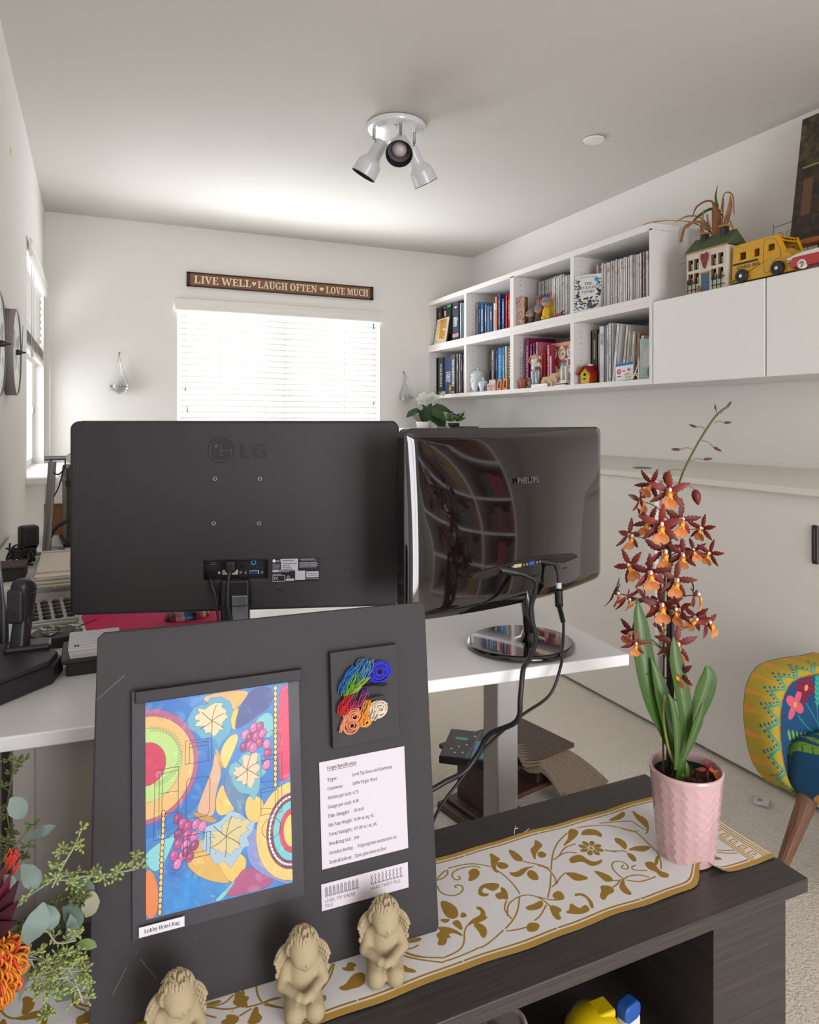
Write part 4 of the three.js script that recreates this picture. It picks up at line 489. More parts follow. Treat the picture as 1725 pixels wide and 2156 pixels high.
const paris = canvas(512, 256, (g, w, h) => { g.fillStyle = '#3b3b3d'; g.fillRect(0, 0, w, h); for (let i = 0; i < 60; i++) { g.fillStyle = `rgba(${rnd(120, 210) | 0},${rnd(120, 210) | 0},${rnd(120, 210) | 0},.25)`; g.fillRect(rnd(w), rnd(h), rnd(10, 70), rnd(3, 18)); } g.fillStyle = '#eceae6'; g.font = '104px serif'; g.textAlign = 'center'; g.fillText('PARIS', 300, 120); });
const pb = thing('city_photo_book', 'dark photo book with white PARIS title behind the leaning books', 'book', [2.67, FB, -2.70], -Math.PI / 2);
part(pb, 'cover', box(0.265, 0.31, 0.022, 0, 0.155, 0), mat(0x3a3a3c, 0.5)); part(pb, 'print', flat(0.262, 0.14), mat(0xffffff, 0.4, { map: paris }), [0, 0.238, 0.0116]);
const fw = thing('white_binder', 'tall pale binder behind the leaning white books', 'book', [2.66, FB, -2.85], -Math.PI / 2);
part(fw, 'cover', rbox(0.12, 0.298, 0.03, 0.003, 0, 0.149, 0), mat(0xcbc8cc, 0.5)); part(fw, 'pages', box(0.114, 0.3, 0.02, 0, 0.15, 0), pageMat);
const tl = thing('teal_cover_book', 'pale teal landscape book angled beside the cabinet', 'book', [2.47, FB, -2.635], -Math.PI / 2 + 0.9);
part(tl, 'cover', box(0.10, 0.2, 0.014, 0, 0.1, 0), mat(0xbcd3cf, 0.5)); part(tl, 'print', flat(0.098, 0.198), mat(0xffffff, 0.4, { map: canvas(128, 256, (g, w, h) => { g.fillStyle = '#c7dcd6'; g.fillRect(0, 0, w, h); g.fillStyle = '#e9ece8'; g.beginPath(); g.ellipse(50, 110, 34, 70, 0.3, 0, 7); g.fill(); g.fillStyle = '#5f8f8c'; g.beginPath(); g.ellipse(70, 200, 26, 46, 0.2, 0, 7); g.fill(); }) }), [0, 0.1, 0.0076]);

// print the spine atlas
bookMat.map = canvas(ATLAS_W, ATLAS_H, (g, w, h) => {
  g.fillStyle = '#999'; g.fillRect(0, 0, w, h); reseed(91);
  spineJobs.forEach(([bg, ink, text, ratio], i) => {
    const x = (i % PER_ROW) * SLOT_W, y = Math.floor(i / PER_ROW) * SLOT_H;
    g.save(); g.beginPath(); g.rect(x, y, SLOT_W, SLOT_H); g.clip(); g.fillStyle = bg; g.fillRect(x, y, SLOT_W, SLOT_H); g.fillStyle = ink; g.strokeStyle = ink;
    if (text.length > 1) { g.translate(x + SLOT_W / 2, y + (text === 'HOME' ? 120 : text === 'alinea' ? 250 : 270)); g.rotate(Math.PI / 2); g.textAlign = 'center'; g.textBaseline = 'middle'; const len = text === 'HOME' ? 170 : text === 'alinea' ? 190 : 340; g.font = `bold ${text === 'alinea' ? 40 : 34}px ${text === 'HOME' ? 'serif' : 'sans-serif'}`; g.fillText(text, 0, 0, len); g.rotate(-Math.PI / 2); if (text === 'alinea') { g.fillStyle = '#c9a49a'; g.fillRect(-20, 150, 40, 46); g.fillStyle = ink; g.beginPath(); g.arc(0, -180, 10, 0, 7); g.fill(); } if (text === 'LEATHERCRAFT') { g.fillStyle = '#35c04a'; g.fillRect(-16, -262, 32, 26); } }
    else if (text === '·') { g.globalAlpha = 0.9; let yy = y + rnd(50, 120); const end = y + rnd(330, 440); while (yy < end) { const l = rnd(6, 16); g.fillRect(x + 16, yy, 16, l); yy += l + rnd(4, 12); } g.fillRect(x + 14, y + 470, 20, 14); }
    else if (text === '▪') { for (let q = 0; q < 26; q++) { g.fillRect(x + 8 + (q % 2) * 18, y + 30 + q * 17, 14, 10); } }
    else if (text === '~') { g.globalAlpha = 0.55; for (let q = 0; q < 5; q++) g.fillRect(x + 16, y + rnd(20, 470), 14, rnd(4, 34)); if (rnd() < 0.3) { g.fillStyle = ['#b0605c', '#8a8f9c', '#7f8a6c'][rnd(3) | 0]; g.fillRect(x, y + rnd(30, 120), SLOT_W, rnd(20, 60)); } }
    else { g.globalAlpha = 0.85; g.fillRect(x + 18, y + rnd(60, 140), 12, rnd(80, 200)); g.fillRect(x, y + 20, SLOT_W, 4); }
    g.restore(); g.globalAlpha = 1;
  });
});

// ---------------------------------------------------------------- on top of the wall cabinets
const CT = 1.7415;
const th = thing('toy_house', 'cream wooden toy house with green roof, red heart and blue door', 'toy house', [2.402, CT, -2.233], -Math.PI / 2);
const houseCream = mat(0xd8d0bd, 0.75);
{ // front facade with real window openings
  const s = shapeOf([[-0.1075, 0], [0.1075, 0], [0.1075, 0.18], [-0.1075, 0.18]]);
  const wins = []; for (const x of [-0.085, -0.052, 0.042, 0.079]) for (const y of [0.062, 0.124]) wins.push([x, y]);
  for (const [x, y] of wins) s.holes.push(new THREE.Path([[x - 0.012, y - 0.024], [x + 0.012, y - 0.024], [x + 0.012, y + 0.024], [x - 0.012, y + 0.024]].map((p) => new THREE.Vector2(...p))));
  part(th, 'front_wall', ext(s, 0.012).translate(0, 0, -0.012), houseCream);
  part(th, 'body', merge([box(0.215, 0.18, 0.004, 0, 0.09, -0.108), box(0.006, 0.18, 0.096, 0.1045, 0.09, -0.06), box(0.006, 0.18, 0.096, -0.1045, 0.09, -0.06), box(0.215, 0.004, 0.108, 0, 0.178, -0.056)]), houseCream);
  const red = mat(0x7a3a2a, 0.6), dark = mat(0x2c2119, 0.8), blond = mat(0xd8b98a, 0.7), mint = mat(0x9fd0a8, 0.6);
  for (const [x, y] of wins) { part(th, 'shutter', box(0.007, 0.048, 0.003, x - 0.0085, y, 0.0005), red); part(th, 'window_back', box(0.026, 0.05, 0.001, x, y, -0.0115), dark); const c = part(th, 'candle', cyl(0.003, 0.003, 0.016, x + 0.004, y - 0.012, -0.004, 8), mint); part(c, 'flame', ball(0.0035, x + 0.004, y + 0.001, -0.004, 1, 1.7, 1, 8), blond); }
  const roofSide = [[-0.118, 0.178], [0.112, 0.178], [0.095, 0.243], [-0.085, 0.243]];
  const roof = new THREE.BufferGeometry(); const R = [[-0.117, 0.178, 0.008], [0.117, 0.178, 0.008], [0.112, 0.246, -0.054], [-0.112, 0.246, -0.054], [-0.117, 0.178, -0.116], [0.117, 0.178, -0.116]];
  const tri = [[0, 1, 2], [0, 2, 3], [5, 4, 3], [5, 3, 2], [1, 5, 2], [4, 0, 3], [0, 4, 5], [0, 5, 1]]; roof.setAttribute('position', new THREE.Float32BufferAttribute(tri.flat().flatMap((i) => R[i]), 3)); roof.setAttribute('uv', new THREE.Float32BufferAttribute(tri.flat().flatMap((i) => [R[i][0] * 6, R[i][1] * 6 + R[i][2] * 4]), 2)); roof.computeVertexNormals();
  reseed(71); const roofTex = tile(canvas(256, 256, (g, w, h) => { g.fillStyle = '#4a5a38'; g.fillRect(0, 0, w, h); speckle(g, w, h, 2400, ['#5d6c48', '#3a482b', '#6a744f'], 2, 7, 0.4); }), 1, 1);
  part(th, 'roof', roof, mat(0xffffff, 0.75, { map: roofTex }));
  part(th, 'eave', box(0.232, 0.004, 0.006, 0, 0.177, 0.006), mat(0xb07a48, 0.6));
  for (const [x, y] of [[-0.048, 0.225], [0.058, 0.232]]) { const c = part(th, 'chimney', box(0.024, 0.048, 0.024, x, y + 0.008, -0.045), mat(0x23262a, 0.6)); part(c, 'chimney_cap', box(0.034, 0.008, 0.034, x, y + 0.036, -0.045), mat(0xa8733f, 0.6)); const coil = (dx, s, h) => { const p = []; for (let i = 0; i <= 40; i++) { const a = i * 0.33, r = 0.013 * (1 - i / 48); p.push([x + dx + s * (0.014 - Math.cos(a) * r) * 1, y + 0.055 + h + Math.sin(a) * r, -0.045]); } return tube([[x, y + 0.036, -0.045], [x + dx * 0.4, y + 0.046 + h * 0.4, -0.045], ...p], 0.0008, 90, 5); }; part(c, 'smoke_wire', merge([coil(-0.016, -1, 0.004), coil(0.004, 1, 0.016), coil(0, -1, 0.02)]), mat(0x2a2523, 0.5)); }
  part(th, 'heart', ext(smoothShape([[0, -0.036], [0.016, -0.004], [0.021, 0.018], [0.014, 0.032], [0.004, 0.028], [0, 0.014], [-0.006, 0.026], [-0.014, 0.03], [-0.02, 0.016], [-0.014, -0.006]], 4), 0.005), mat(0x7b2e36, 0.6), [-0.006, 0.132, 0.0005]);
  const dr = part(th, 'door', box(0.04, 0.072, 0.004, -0.003, 0.036, 0.002), mat(0x46617f, 0.6)); part(dr, 'knob', box(0.007, 0.003, 0.002, 0.01, 0.033, 0.005), mat(0x1c1c1e, 0.5)); part(th, 'lintel', box(0.05, 0.007, 0.007, -0.003, 0.077, 0.003), mat(0xa87b45, 0.6));
  const iron = mat(0x1d1b1b, 0.6); const rail = (x0, x1) => { const a = [box(x1 - x0, 0.003, 0.003, (x0 + x1) / 2, 0.014, 0.006), box(x1 - x0, 0.003, 0.003, (x0 + x1) / 2, 0.046, 0.006)]; for (let x = x0 + 0.006; x <= x1; x += 0.022) a.push(box(0.003, 0.056, 0.003, x, 0.028, 0.006), ball(0.003, x, 0.058, 0.006, 1, 1, 1, 6)); return merge(a); };
  part(th, 'fence', rail(-0.102, -0.036), iron); part(th, 'fence', rail(0.034, 0.104), iron);
  part(th, 'cat', merge([ball(0.009, 0, 0.01, 0, 1, 1.1, 0.8, 8), ball(0.006, 0, 0.022, 0.001, 1, 1, 1, 8)]), mat(0x8f5a3c, 0.7), [-0.03, 0, 0.010]);
}
// school bus, nose towards the camera side
const bus = thing('toy_school_bus', 'yellow wooden toy school bus with round windows beside the toy house', 'toy bus', [2.408, CT, -1.970], -Math.PI / 2);
const busY = mat(0xd7a013, 0.38, { clearcoat: 0.3 });
{
  const side = smoothShape([[-0.135, 0.012], [-0.135, 0.02], [-0.128, 0.15], [-0.118, 0.158], [0.0, 0.160], [0.062, 0.160], [0.074, 0.154], [0.098, 0.096], [0.122, 0.080], [0.132, 0.068], [0.134, 0.02], [0.130, 0.012]], 3);
  for (const [x, y, w, h, r] of [[-0.086, 0.112, 0.040, 0.036, 0.006], [-0.020, 0.112, 0.034, 0.036, 0.006], [0.046, 0.118, 0.040, 0.032, 0.010]]) { const p = roundRect(w, h, r).getPoints(5).map((q) => new THREE.Vector2(q.x + x, q.y + y)); side.holes.push(new THREE.Path(p)); }
  part(bus, 'side_panel', ext(side, 0.008, 0.003, 2), busY, [0, 0, -0.014]); part(bus, 'side_panel', ext(side, 0.008, 0.003, 2), busY, [0, 0, -0.126]);
  part(bus, 'roof', rbox(0.19, 0.010, 0.106, 0.004, -0.030, 0.155, -0.068), busY);
  part(bus, 'floor', rbox(0.262, 0.018, 0.106, 0.004, 0, 0.020, -0.068), busY); part(bus, 'rear_panel', rbox(0.010, 0.145, 0.106, 0.004, -0.129, 0.085, -0.068), busY);
  part(bus, 'hood', rbox(0.034, 0.062, 0.106, 0.008, 0.115, 0.045, -0.068), busY);
  part(bus, 'windscreen_frame', merge([box(0.008, 0.018, 0.106, 0.071, 0.150, -0.068), box(0.010, 0.02, 0.106, 0.1, 0.09, -0.068), rod([0.072, 0.152, -0.118], [0.1, 0.09, -0.118], 0.007), rod([0.072, 0.152, -0.018], [0.1, 0.09, -0.018], 0.007)]), busY);
  const tyre = mat(0x26262a, 0.6), hub = mat(0xe2e0dc, 0.4);
  for (const x of [-0.082, 0.082]) for (const z of [0.004, -0.140]) { const w = part(bus, 'wheel', lathe([[0.0005, -0.010], [0.02, -0.010], [0.027, -0.007], [0.028, 0], [0.027, 0.007], [0.02, 0.010], [0.018, 0.007], [0.0005, 0.007]], 28).rotateX(Math.PI / 2), tyre, [x, 0.0285, z]); part(w, 'hub', lathe([[0.0005, 0.012], [0.006, 0.011], [0.008, 0.007], [0.0005, 0.006]], 16).rotateX(Math.PI / 2), hub); }
  part(bus, 'black_stripe', box(0.118, 0.008, 0.001, -0.070, 0.082, 0.0005 - 0.0025), mat(0x20201d, 0.5));
  const lt = letters('SCHOOL BUS', font, 0.013, 0.0008); part(bus, 'lettering', lt, mat(0x20201d, 0.5), [-0.058, 0.066, -0.0032]);
  part(bus, 'lettering', letters('SCHOOL BUS', font, 0.007, 0.0008), mat(0x20201d, 0.5), [0.0765, 0.150, -0.068], [0, Math.PI / 2, 0]);
  for (const z of [-0.03, -0.106]) { part(bus, 'headlamp', cyl(0.006, 0.006, 0.004, 0, 0, 0, 14).rotateZ(Math.PI / 2), hub, [0.133, 0.040, z]); part(bus, 'marker_lamp', cyl(0.0035, 0.0035, 0.003, 0, 0, 0, 10).rotateZ(Math.PI / 2), mat(0x9c2a1c, 0.5), [0.0775, 0.152, z]); }
  part(bus, 'bumper', box(0.006, 0.012, 0.07, 0.136, 0.034, -0.068), mat(0x1f1f1e, 0.5));
  const dash = []; const d2 = [[0.018, 0.03], [0.018, 0.142], [0.062, 0.146], [0.088, 0.1], [0.088, 0.07], [0.06, 0.065], [0.045, 0.03]]; part(bus, 'door_groove', tube(d2.map((p) => [p[0], p[1], -0.0028]), 0.0007, 60, 5, true), mat(0x5d4710, 0.7));
  for (const x of [-0.086, -0.022]) part(bus, 'passenger', merge([ball(0.012, x, 0.096, -0.05, 1, 1.1, 1, 10), ball(0.008, x, 0.115, -0.05, 1, 1, 1, 10)]), mat(0x3a2c28, 0.7));
}
// red and white toy car
const car = thing('toy_car', 'red and white vintage toy car at the shelf edge', 'toy car', [2.415, CT, -1.695], -Math.PI / 2 + Math.PI);
{
  const lower = smoothShape([[-0.12, 0.02], [-0.125, 0.035], [-0.1, 0.044], [0.09, 0.046], [0.112, 0.04], [0.116, 0.022], [0.10, 0.016], [-0.1, 0.016]], 4);
  part(car, 'body', ext(lower, 0.07, 0.004, 2).translate(0, 0, -0.035), mat(0xb81a22, 0.2, { clearcoat: 0.8 }));
  part(car, 'white_top', ext(smoothShape([[-0.13, 0.044], [-0.126, 0.056], [-0.06, 0.060], [0.06, 0.060], [0.11, 0.052], [0.114, 0.044]], 4), 0.068, 0.004, 2).translate(0, 0, -0.034), mat(0xdcdad4, 0.25, { clearcoat: 0.8 }));
  for (const x of [-0.075, 0.07]) for (const z of [-0.036, 0.036]) { const w = part(car, 'wheel', cyl(0.017, 0.017, 0.012, 0, 0, 0, 24).rotateX(Math.PI / 2), mat(0xe6e4e0, 0.4), [x, 0.017, z]); part(w, 'hubcap', lathe([[0.0005, 0.010], [0.008, 0.009], [0.011, 0.006], [0.0005, 0.006]], 18).rotateX(z > 0 ? Math.PI / 2 : -Math.PI / 2), chrome); }
  part(car, 'bumper', merge([tube([[0.118, 0.03, -0.038], [0.128, 0.03, -0.02], [0.13, 0.03, 0.02], [0.118, 0.03, 0.038]], 0.005, 16, 8), ball(0.007, 0.124, 0.034, -0.03), ball(0.007, 0.124, 0.034, 0.03)]), chrome);
  part(car, 'grille', box(0.006, 0.014, 0.05, 0.117, 0.036, 0), mat(0x2a2724, 0.4));
}
// canvas on a wooden easel shelf
reseed(81);
const painting = canvas(512, 640, (g, w, h) => { g.fillStyle = '#2c261c'; g.fillRect(0, 0, w, h); for (let i = 0; i < 1500; i++) { const y = rnd(h); g.fillStyle = y < 260 ? ['#3c3c22', '#5a4d26', '#2a2f24', '#6d5a30', '#4a3420', '#1e241e'][rnd(6) | 0] : ['#2a2019', '#4a3422', '#1c1815', '#5c4228', '#3a2a1e'][rnd(5) | 0]; g.globalAlpha = 0.5; g.beginPath(); g.ellipse(rnd(w), y, rnd(6, 30), rnd(3, 12), rnd(3), 0, 7); g.fill(); } g.globalAlpha = 0.9; g.fillStyle = '#b8694a'; g.beginPath(); g.moveTo(250, 180); g.bezierCurveTo(330, 150, 420, 190, 430, 330); g.lineTo(300, 380); g.bezierCurveTo(260, 320, 230, 260, 250, 180); g.fill(); g.fillStyle = '#caa070'; g.beginPath(); g.ellipse(320, 140, 42, 52, 0, 0, 7); g.fill(); g.fillStyle = '#8f8a4a'; g.fillRect(20, 262, 180, 10); g.fillStyle = '#6d4a30'; for (let i = 0; i < 6; i++) g.fillRect(30 + i * 66, 330, 36, 190); g.globalAlpha = 1; });
const art = thing('oil_painting', 'dark unframed oil painting on the easel above the cabinets', 'painting', [2.615, 1.915, -1.69], -Math.PI / 2);
{ const g = new THREE.Group(); g.name = 'canvas_board'; g.rotation.x = -0.15; art.add(g); part(g, 'stretcher', box(0.60, 0.52, 0.02, 0, 0.26, 0), mat(0x9a6b52, 0.7)); part(g, 'painted_surface', flat(0.598, 0.518), mat(0xffffff, 0.4, { map: painting }), [0, 0.26, 0.0106]); }
const ez = thing('table_easel', 'low wooden table easel carrying the oil painting', 'easel', [2.615, CT, -1.69], -Math.PI / 2);
part(ez, 'ledge', rbox(0.54, 0.022, 0.06, 0.006, 0, 0.150, 0.02), mat(0xa9693f, 0.55)); part(ez, 'post', box(0.03, 0.15, 0.03, -0.16, 0.075, 0), mat(0x8a5230, 0.6)); part(ez, 'post', box(0.03, 0.15, 0.03, 0.16, 0.075, 0), mat(0x8a5230, 0.6)); part(ez, 'base_bar', box(0.5, 0.02, 0.07, 0, 0.011, 0), mat(0x8a5230, 0.6)); part(ez, 'rail', box(0.36, 0.014, 0.02, 0.02, 0.130, 0.02), mat(0x6d3d22, 0.6));
// wire letter rack
const wr = thing('wire_rack', 'thin grey wire rack with scrolls behind the bus', 'rack', [2.70, CT, -2.08], -Math.PI / 2);
{ const a = [rod([-0.06, 0, 0], [-0.06, 0.295, 0], 0.002), rod([0.10, 0, 0], [0.10, 0.30, 0], 0.002), rod([-0.06, 0.28, 0], [0.10, 0.29, 0], 0.0018), rod([-0.06, 0.19, 0], [0.10, 0.2, 0], 0.0018), rod([-0.06, 0.004, 0], [0.10, 0.004, 0], 0.002)]; for (let k = 0; k < 3; k++) { const p = []; for (let i = 0; i < 20; i++) { const q = i * 0.42, r = 0.018 * (1 - i / 26); p.push([-0.03 + k * 0.045 + Math.cos(q) * r, 0.236 + Math.sin(q) * r, 0]); } a.push(tube(p, 0.0014, 40, 5)); } part(wr, 'wire_frame', merge(a), mat(0x9a938c, 0.5, { metalness: 0.5 })); part(wr, 'wire_foot', merge([rod([-0.06, 0.003, -0.03], [-0.06, 0.003, 0.03], 0.002), rod([0.10, 0.003, -0.03], [0.10, 0.003, 0.03], 0.002)]), mat(0x9a938c, 0.5, { metalness: 0.5 })); }
// dried maize plant behind the house
const corn = thing('dried_corn_plant', 'dried tan corn stalks with curling leaves behind the toy house', 'plant', [2.63, CT, -2.38]);
{
  reseed(83); const husk = mat(0xb07b48, 0.8, { transmission: 0.15, thickness: 0 }), huskD = mat(0x8a5a34, 0.85), greenLeaf = mat(0x4c5a28, 0.7);
  part(corn, 'base', lathe([[0.0005, 0], [0.05, 0], [0.055, 0.06], [0.05, 0.062], [0.0005, 0.02]], 24), mat(0x7a5233, 0.8));
  for (let i = 0; i < 4; i++) part(corn, 'stalk', tube([[0.01 * i - 0.015, 0.03, 0.012 * (i % 2)], [0.01 * i - 0.02, 0.2, 0.01 * i - 0.02], [0.012 * i - 0.03, 0.4 + 0.02 * i, 0.02 * i - 0.03]], 0.0035, 16, 8), husk);
  const L = [ // each: points relative (x,y,z,width)
    [[0, 0.30, 0, 0.008], [-0.03, 0.40, -0.08, 0.012], [-0.05, 0.415, -0.14, 0.016], [-0.06, 0.40, -0.20, 0.004]],
    [[0, 0.27, 0, 0.014], [-0.04, 0.37, -0.06, 0.026], [-0.07, 0.36, -0.12, 0.03], [-0.08, 0.29, -0.14, 0.02]],
    [[-0.02, 0.1, 0.02, 0.03], [-0.03, 0.25, 0.02, 0.05], [-0.03, 0.36, 0.03, 0.046], [-0.03, 0.45, 0.0, 0.006]],
    [[-0.01, 0.12, 0.0, 0.02], [-0.03, 0.28, 0.06, 0.034], [-0.03, 0.40, 0.10, 0.028], [-0.03, 0.45, 0.10, 0.004]],
    [[0, 0.1, -0.02, 0.03], [-0.03, 0.26, -0.05, 0.034], [-0.04, 0.36, -0.05, 0.016], [-0.05, 0.42, -0.03, 0.004]],
    [[0, 0.40, 0.02, 0.01], [-0.02, 0.46, -0.02, 0.018], [-0.02, 0.455, -0.10, 0.02], [-0.03, 0.41, -0.12, 0.006]],
    [[0, 0.40, 0.02, 0.008], [-0.02, 0.47, 0.06, 0.014], [-0.03, 0.45, 0.11, 0.014], [-0.03, 0.36, 0.12, 0.01]],
    [[0, 0.2, 0, 0.02], [-0.05, 0.26, -0.08, 0.008], [-0.09, 0.20, -0.14, 0.002]], [[0, 0.16, 0, 0.016], [-0.06, 0.19, -0.07, 0.008], [-0.10, 0.18, -0.14, 0.002]],
    [[0, 0.22, 0.02, 0.016], [-0.03, 0.34, 0.09, 0.012], [-0.05, 0.26, 0.14, 0.010], [-0.06, 0.20, 0.15, 0.004]],
    [[0, 0.3, -0.01, 0.008], [-0.03, 0.38, -0.11, 0.010], [-0.10, 0.405, -0.19, 0.005], [-0.16, 0.40, -0.23, 0.014], [-0.22, 0.385, -0.26, 0.002]]];
  L.forEach((r, i) => part(corn, 'dried_leaf', ribbon(densify(r.map((q) => [q[0], q[1], q[2], q[3] * (i === 2 || i === 3 || i === 4 ? 0.8 : 0.55)]), 16), 0.35, [-1, 0.2, 0.4], 0.0005), i % 3 === 2 ? huskD : husk));
  part(corn, 'green_leaf', ribbon(densify([[0, 0.38, 0.03, 0.008], [-0.02, 0.42, -0.01, 0.014], [-0.04, 0.40, -0.07, 0.014], [-0.05, 0.36, -0.13, 0.003]], 14), 0.35, [-1, 0.2, 0.4]), greenLeaf);
  part(corn, 'green_leaf', ribbon(densify([[-0.02, 0.42, 0.02, 0.012], [-0.02, 0.47, 0.01, 0.010], [-0.02, 0.52, 0.02, 0.002]], 10), 0.35, [-1, 0.2, 0.4]), greenLeaf);
}
// ---------------------------------------------------------------- small plants at the far end of the worktop
const stand = thing('plant_riser', 'low white riser box under the small plants by the far corner', 'riser', [2.24, 0.978, -4.40]);
part(stand, 'box', rbox(0.34, 0.145, 0.80, 0.005, 0, 0.0725, 0), whiteMatt);
part(stand, 'lid', rbox(0.35, 0.008, 0.81, 0.003, 0, 0.149, 0), whiteMatt);
const leafGreen = mat(0x35502c, 0.4, { transmission: 0.15, thickness: 0 });
const wo = thing('white_orchid', 'small white orchid in a white pot behind the monitor', 'plant', [2.19, 1.131, -4.62]);
{
  reseed(93);
  part(wo, 'pot', lathe([[0.0005, 0], [0.048, 0], [0.055, 0.045], [0.052, 0.046], [0.046, 0.01], [0.0005, 0.008]], 32), white); part(wo, 'soil', cyl(0.05, 0.05, 0.004, 0, 0.04, 0, 24), mat(0x4a3423, 1));
  for (const r of [[[0, 0.04, 0, 0.02], [-0.06, 0.12, 0.03, 0.05], [-0.13, 0.10, 0.06, 0.05], [-0.17, 0.075, 0.07, 0.004]], [[0, 0.04, 0, 0.02], [0.06, 0.15, 0.0, 0.06], [0.14, 0.14, 0.03, 0.056], [0.22, 0.10, 0.06, 0.004]], [[0, 0.04, 0, 0.02], [0.04, 0.11, 0.05, 0.07], [0.09, 0.09, 0.09, 0.08], [0.12, 0.03, 0.12, 0.004]], [[0, 0.04, 0, 0.02], [0.03, 0.08, 0.05, 0.07], [0.10, 0.03, 0.08, 0.075], [0.14, 0.0, 0.09, 0.004]], [[0, 0.04, 0, 0.02], [-0.02, 0.14, 0.04, 0.05], [-0.05, 0.17, 0.07, 0.004]]]) part(wo, 'leaf', ribbon(densify(r, 12), 0.25, [-0.3, 0.6, 0.8], 0.001), leafGreen);
  for (let i = 0; i < 5; i++) part(wo, 'root', tube([[-0.01 * i, 0.04, 0], [-0.03 - 0.012 * i, 0.07, 0.02], [-0.06 - 0.02 * i, 0.10 + 0.004 * i, 0.03]], 0.0022, 12, 6), mat(0x6d5640, 0.8));
  part(wo, 'flower_stem', tube([[0.01, 0.04, 0], [0.02, 0.14, 0.01], [0.0, 0.22, 0.02], [0.05, 0.25, 0.02], [0.16, 0.27, 0.02]], 0.0026, 30, 6), mat(0x6f8a4a, 0.6)); part(wo, 'support_stick', merge([rod([0.055, 0.04, 0.03], [0.055, 0.2, 0.03], 0.002), rod([0.04, 0.04, 0.03], [0.04, 0.2, 0.03], 0.002)]), mat(0x2c2a26, 0.6)); part(wo, 'plant_tag', box(0.022, 0.05, 0.002, 0.03, 0.10, 0.05), mat(0x3a3a3a, 0.5));
  const pet = new THREE.SphereGeometry(0.02, 12, 8).scale(0.85, 1.05, 0.22).translate(0, 0.017, 0), petW = mat(0xf0efe8, 0.6, { transmission: 0.2, thickness: 0 });
  for (const [x, y, z] of [[-0.05, 0.20, 0.05], [-0.025, 0.225, 0.05], [-0.01, 0.20, 0.06], [0.03, 0.205, 0.05], [0.05, 0.225, 0.04], [0.06, 0.195, 0.05], [0.10, 0.225, 0.03], [0.145, 0.25, 0.03]]) { const f = new THREE.Group(); f.name = 'flower'; f.position.set(x, y, z); f.rotation.set(rnd(-0.4, 0.4), rnd(-0.7, 0.7), rnd(-0.5, 0.5)); const s = x > 0.09 ? 0.6 : 1; f.scale.set(s, s, s); wo.add(f); for (let k = 0; k < 5; k++) part(f, 'petal', pet, petW, [0, 0, k % 2 * 0.002], [0, 0, k * 1.2566]); part(f, 'lip', ball(0.007, 0, -0.004, 0.006), mat(0xc9d08a, 0.6)); }
}
const tray = thing('plant_tray', 'thin black tray under the purple violet', 'tray', [2.33, 1.131, -4.36]);
part(tray, 'tray', merge([box(0.22, 0.006, 0.20, 0, 0.003, 0), box(0.22, 0.012, 0.006, 0, 0.006, 0.1), box(0.22, 0.012, 0.006, 0, 0.006, -0.1), box(0.006, 0.012, 0.2, 0.11, 0.006, 0), box(0.006, 0.012, 0.2, -0.11, 0.006, 0)]), mat(0x1f1c1b, 0.4));
const av = thing('african_violet', 'small purple African violet on the black tray', 'plant', [2.30, 1.138, -4.36]);
{
  reseed(97); part(av, 'pot', lathe([[0.0005, 0], [0.034, 0], [0.042, 0.03], [0.039, 0.03], [0.0005, 0.012]], 24), mat(0x3a4248, 0.4));
  const lg = smoothShape([[0, 0], [0.016, 0.01], [0.022, 0.03], [0.014, 0.048], [0, 0.056], [-0.014, 0.048], [-0.022, 0.03], [-0.016, 0.01]], 4), lgeo = ext(lg, 0.001, 0.001, 1).rotateX(-1.2).translate(0, 0, -0.03), lm = mat(0x4c6538, 0.6), lm2 = mat(0x7f8f52, 0.6);
  for (let i = 0; i < 16; i++) { const a = i * 2.4, t = 0.15 + (i % 4) * 0.22; const m = part(av, 'leaf', lgeo, i % 3 ? lm : lm2, [0, 0.035 + t * 0.02, 0], [0, a, 0]); m.rotation.order = 'YXZ'; m.rotation.x = t * 0.5; m.scale.setScalar(1.15); }
  for (let i = 0; i < 12; i++) { const a = rnd(6.28), r = rnd(0.03); const f = part(av, 'blossom', merge([0, 1, 2, 3, 4].map((k) => ball(0.008, Math.cos(k * 1.256) * 0.009, 0, Math.sin(k * 1.256) * 0.009, 1, 0.4, 1, 8))), mat(0x3c2378, 0.6), [Math.cos(a) * r, 0.075 + rnd(0.012), Math.sin(a) * r + 0.01], [rnd(-0.6, 0.9), 0, rnd(-0.5, 0.5)]); }
  part(av, 'blossom', ball(0.008, -0.02, 0.103, 0.01, 1, 1.2, 1, 8), mat(0x3c2378, 0.6));
}

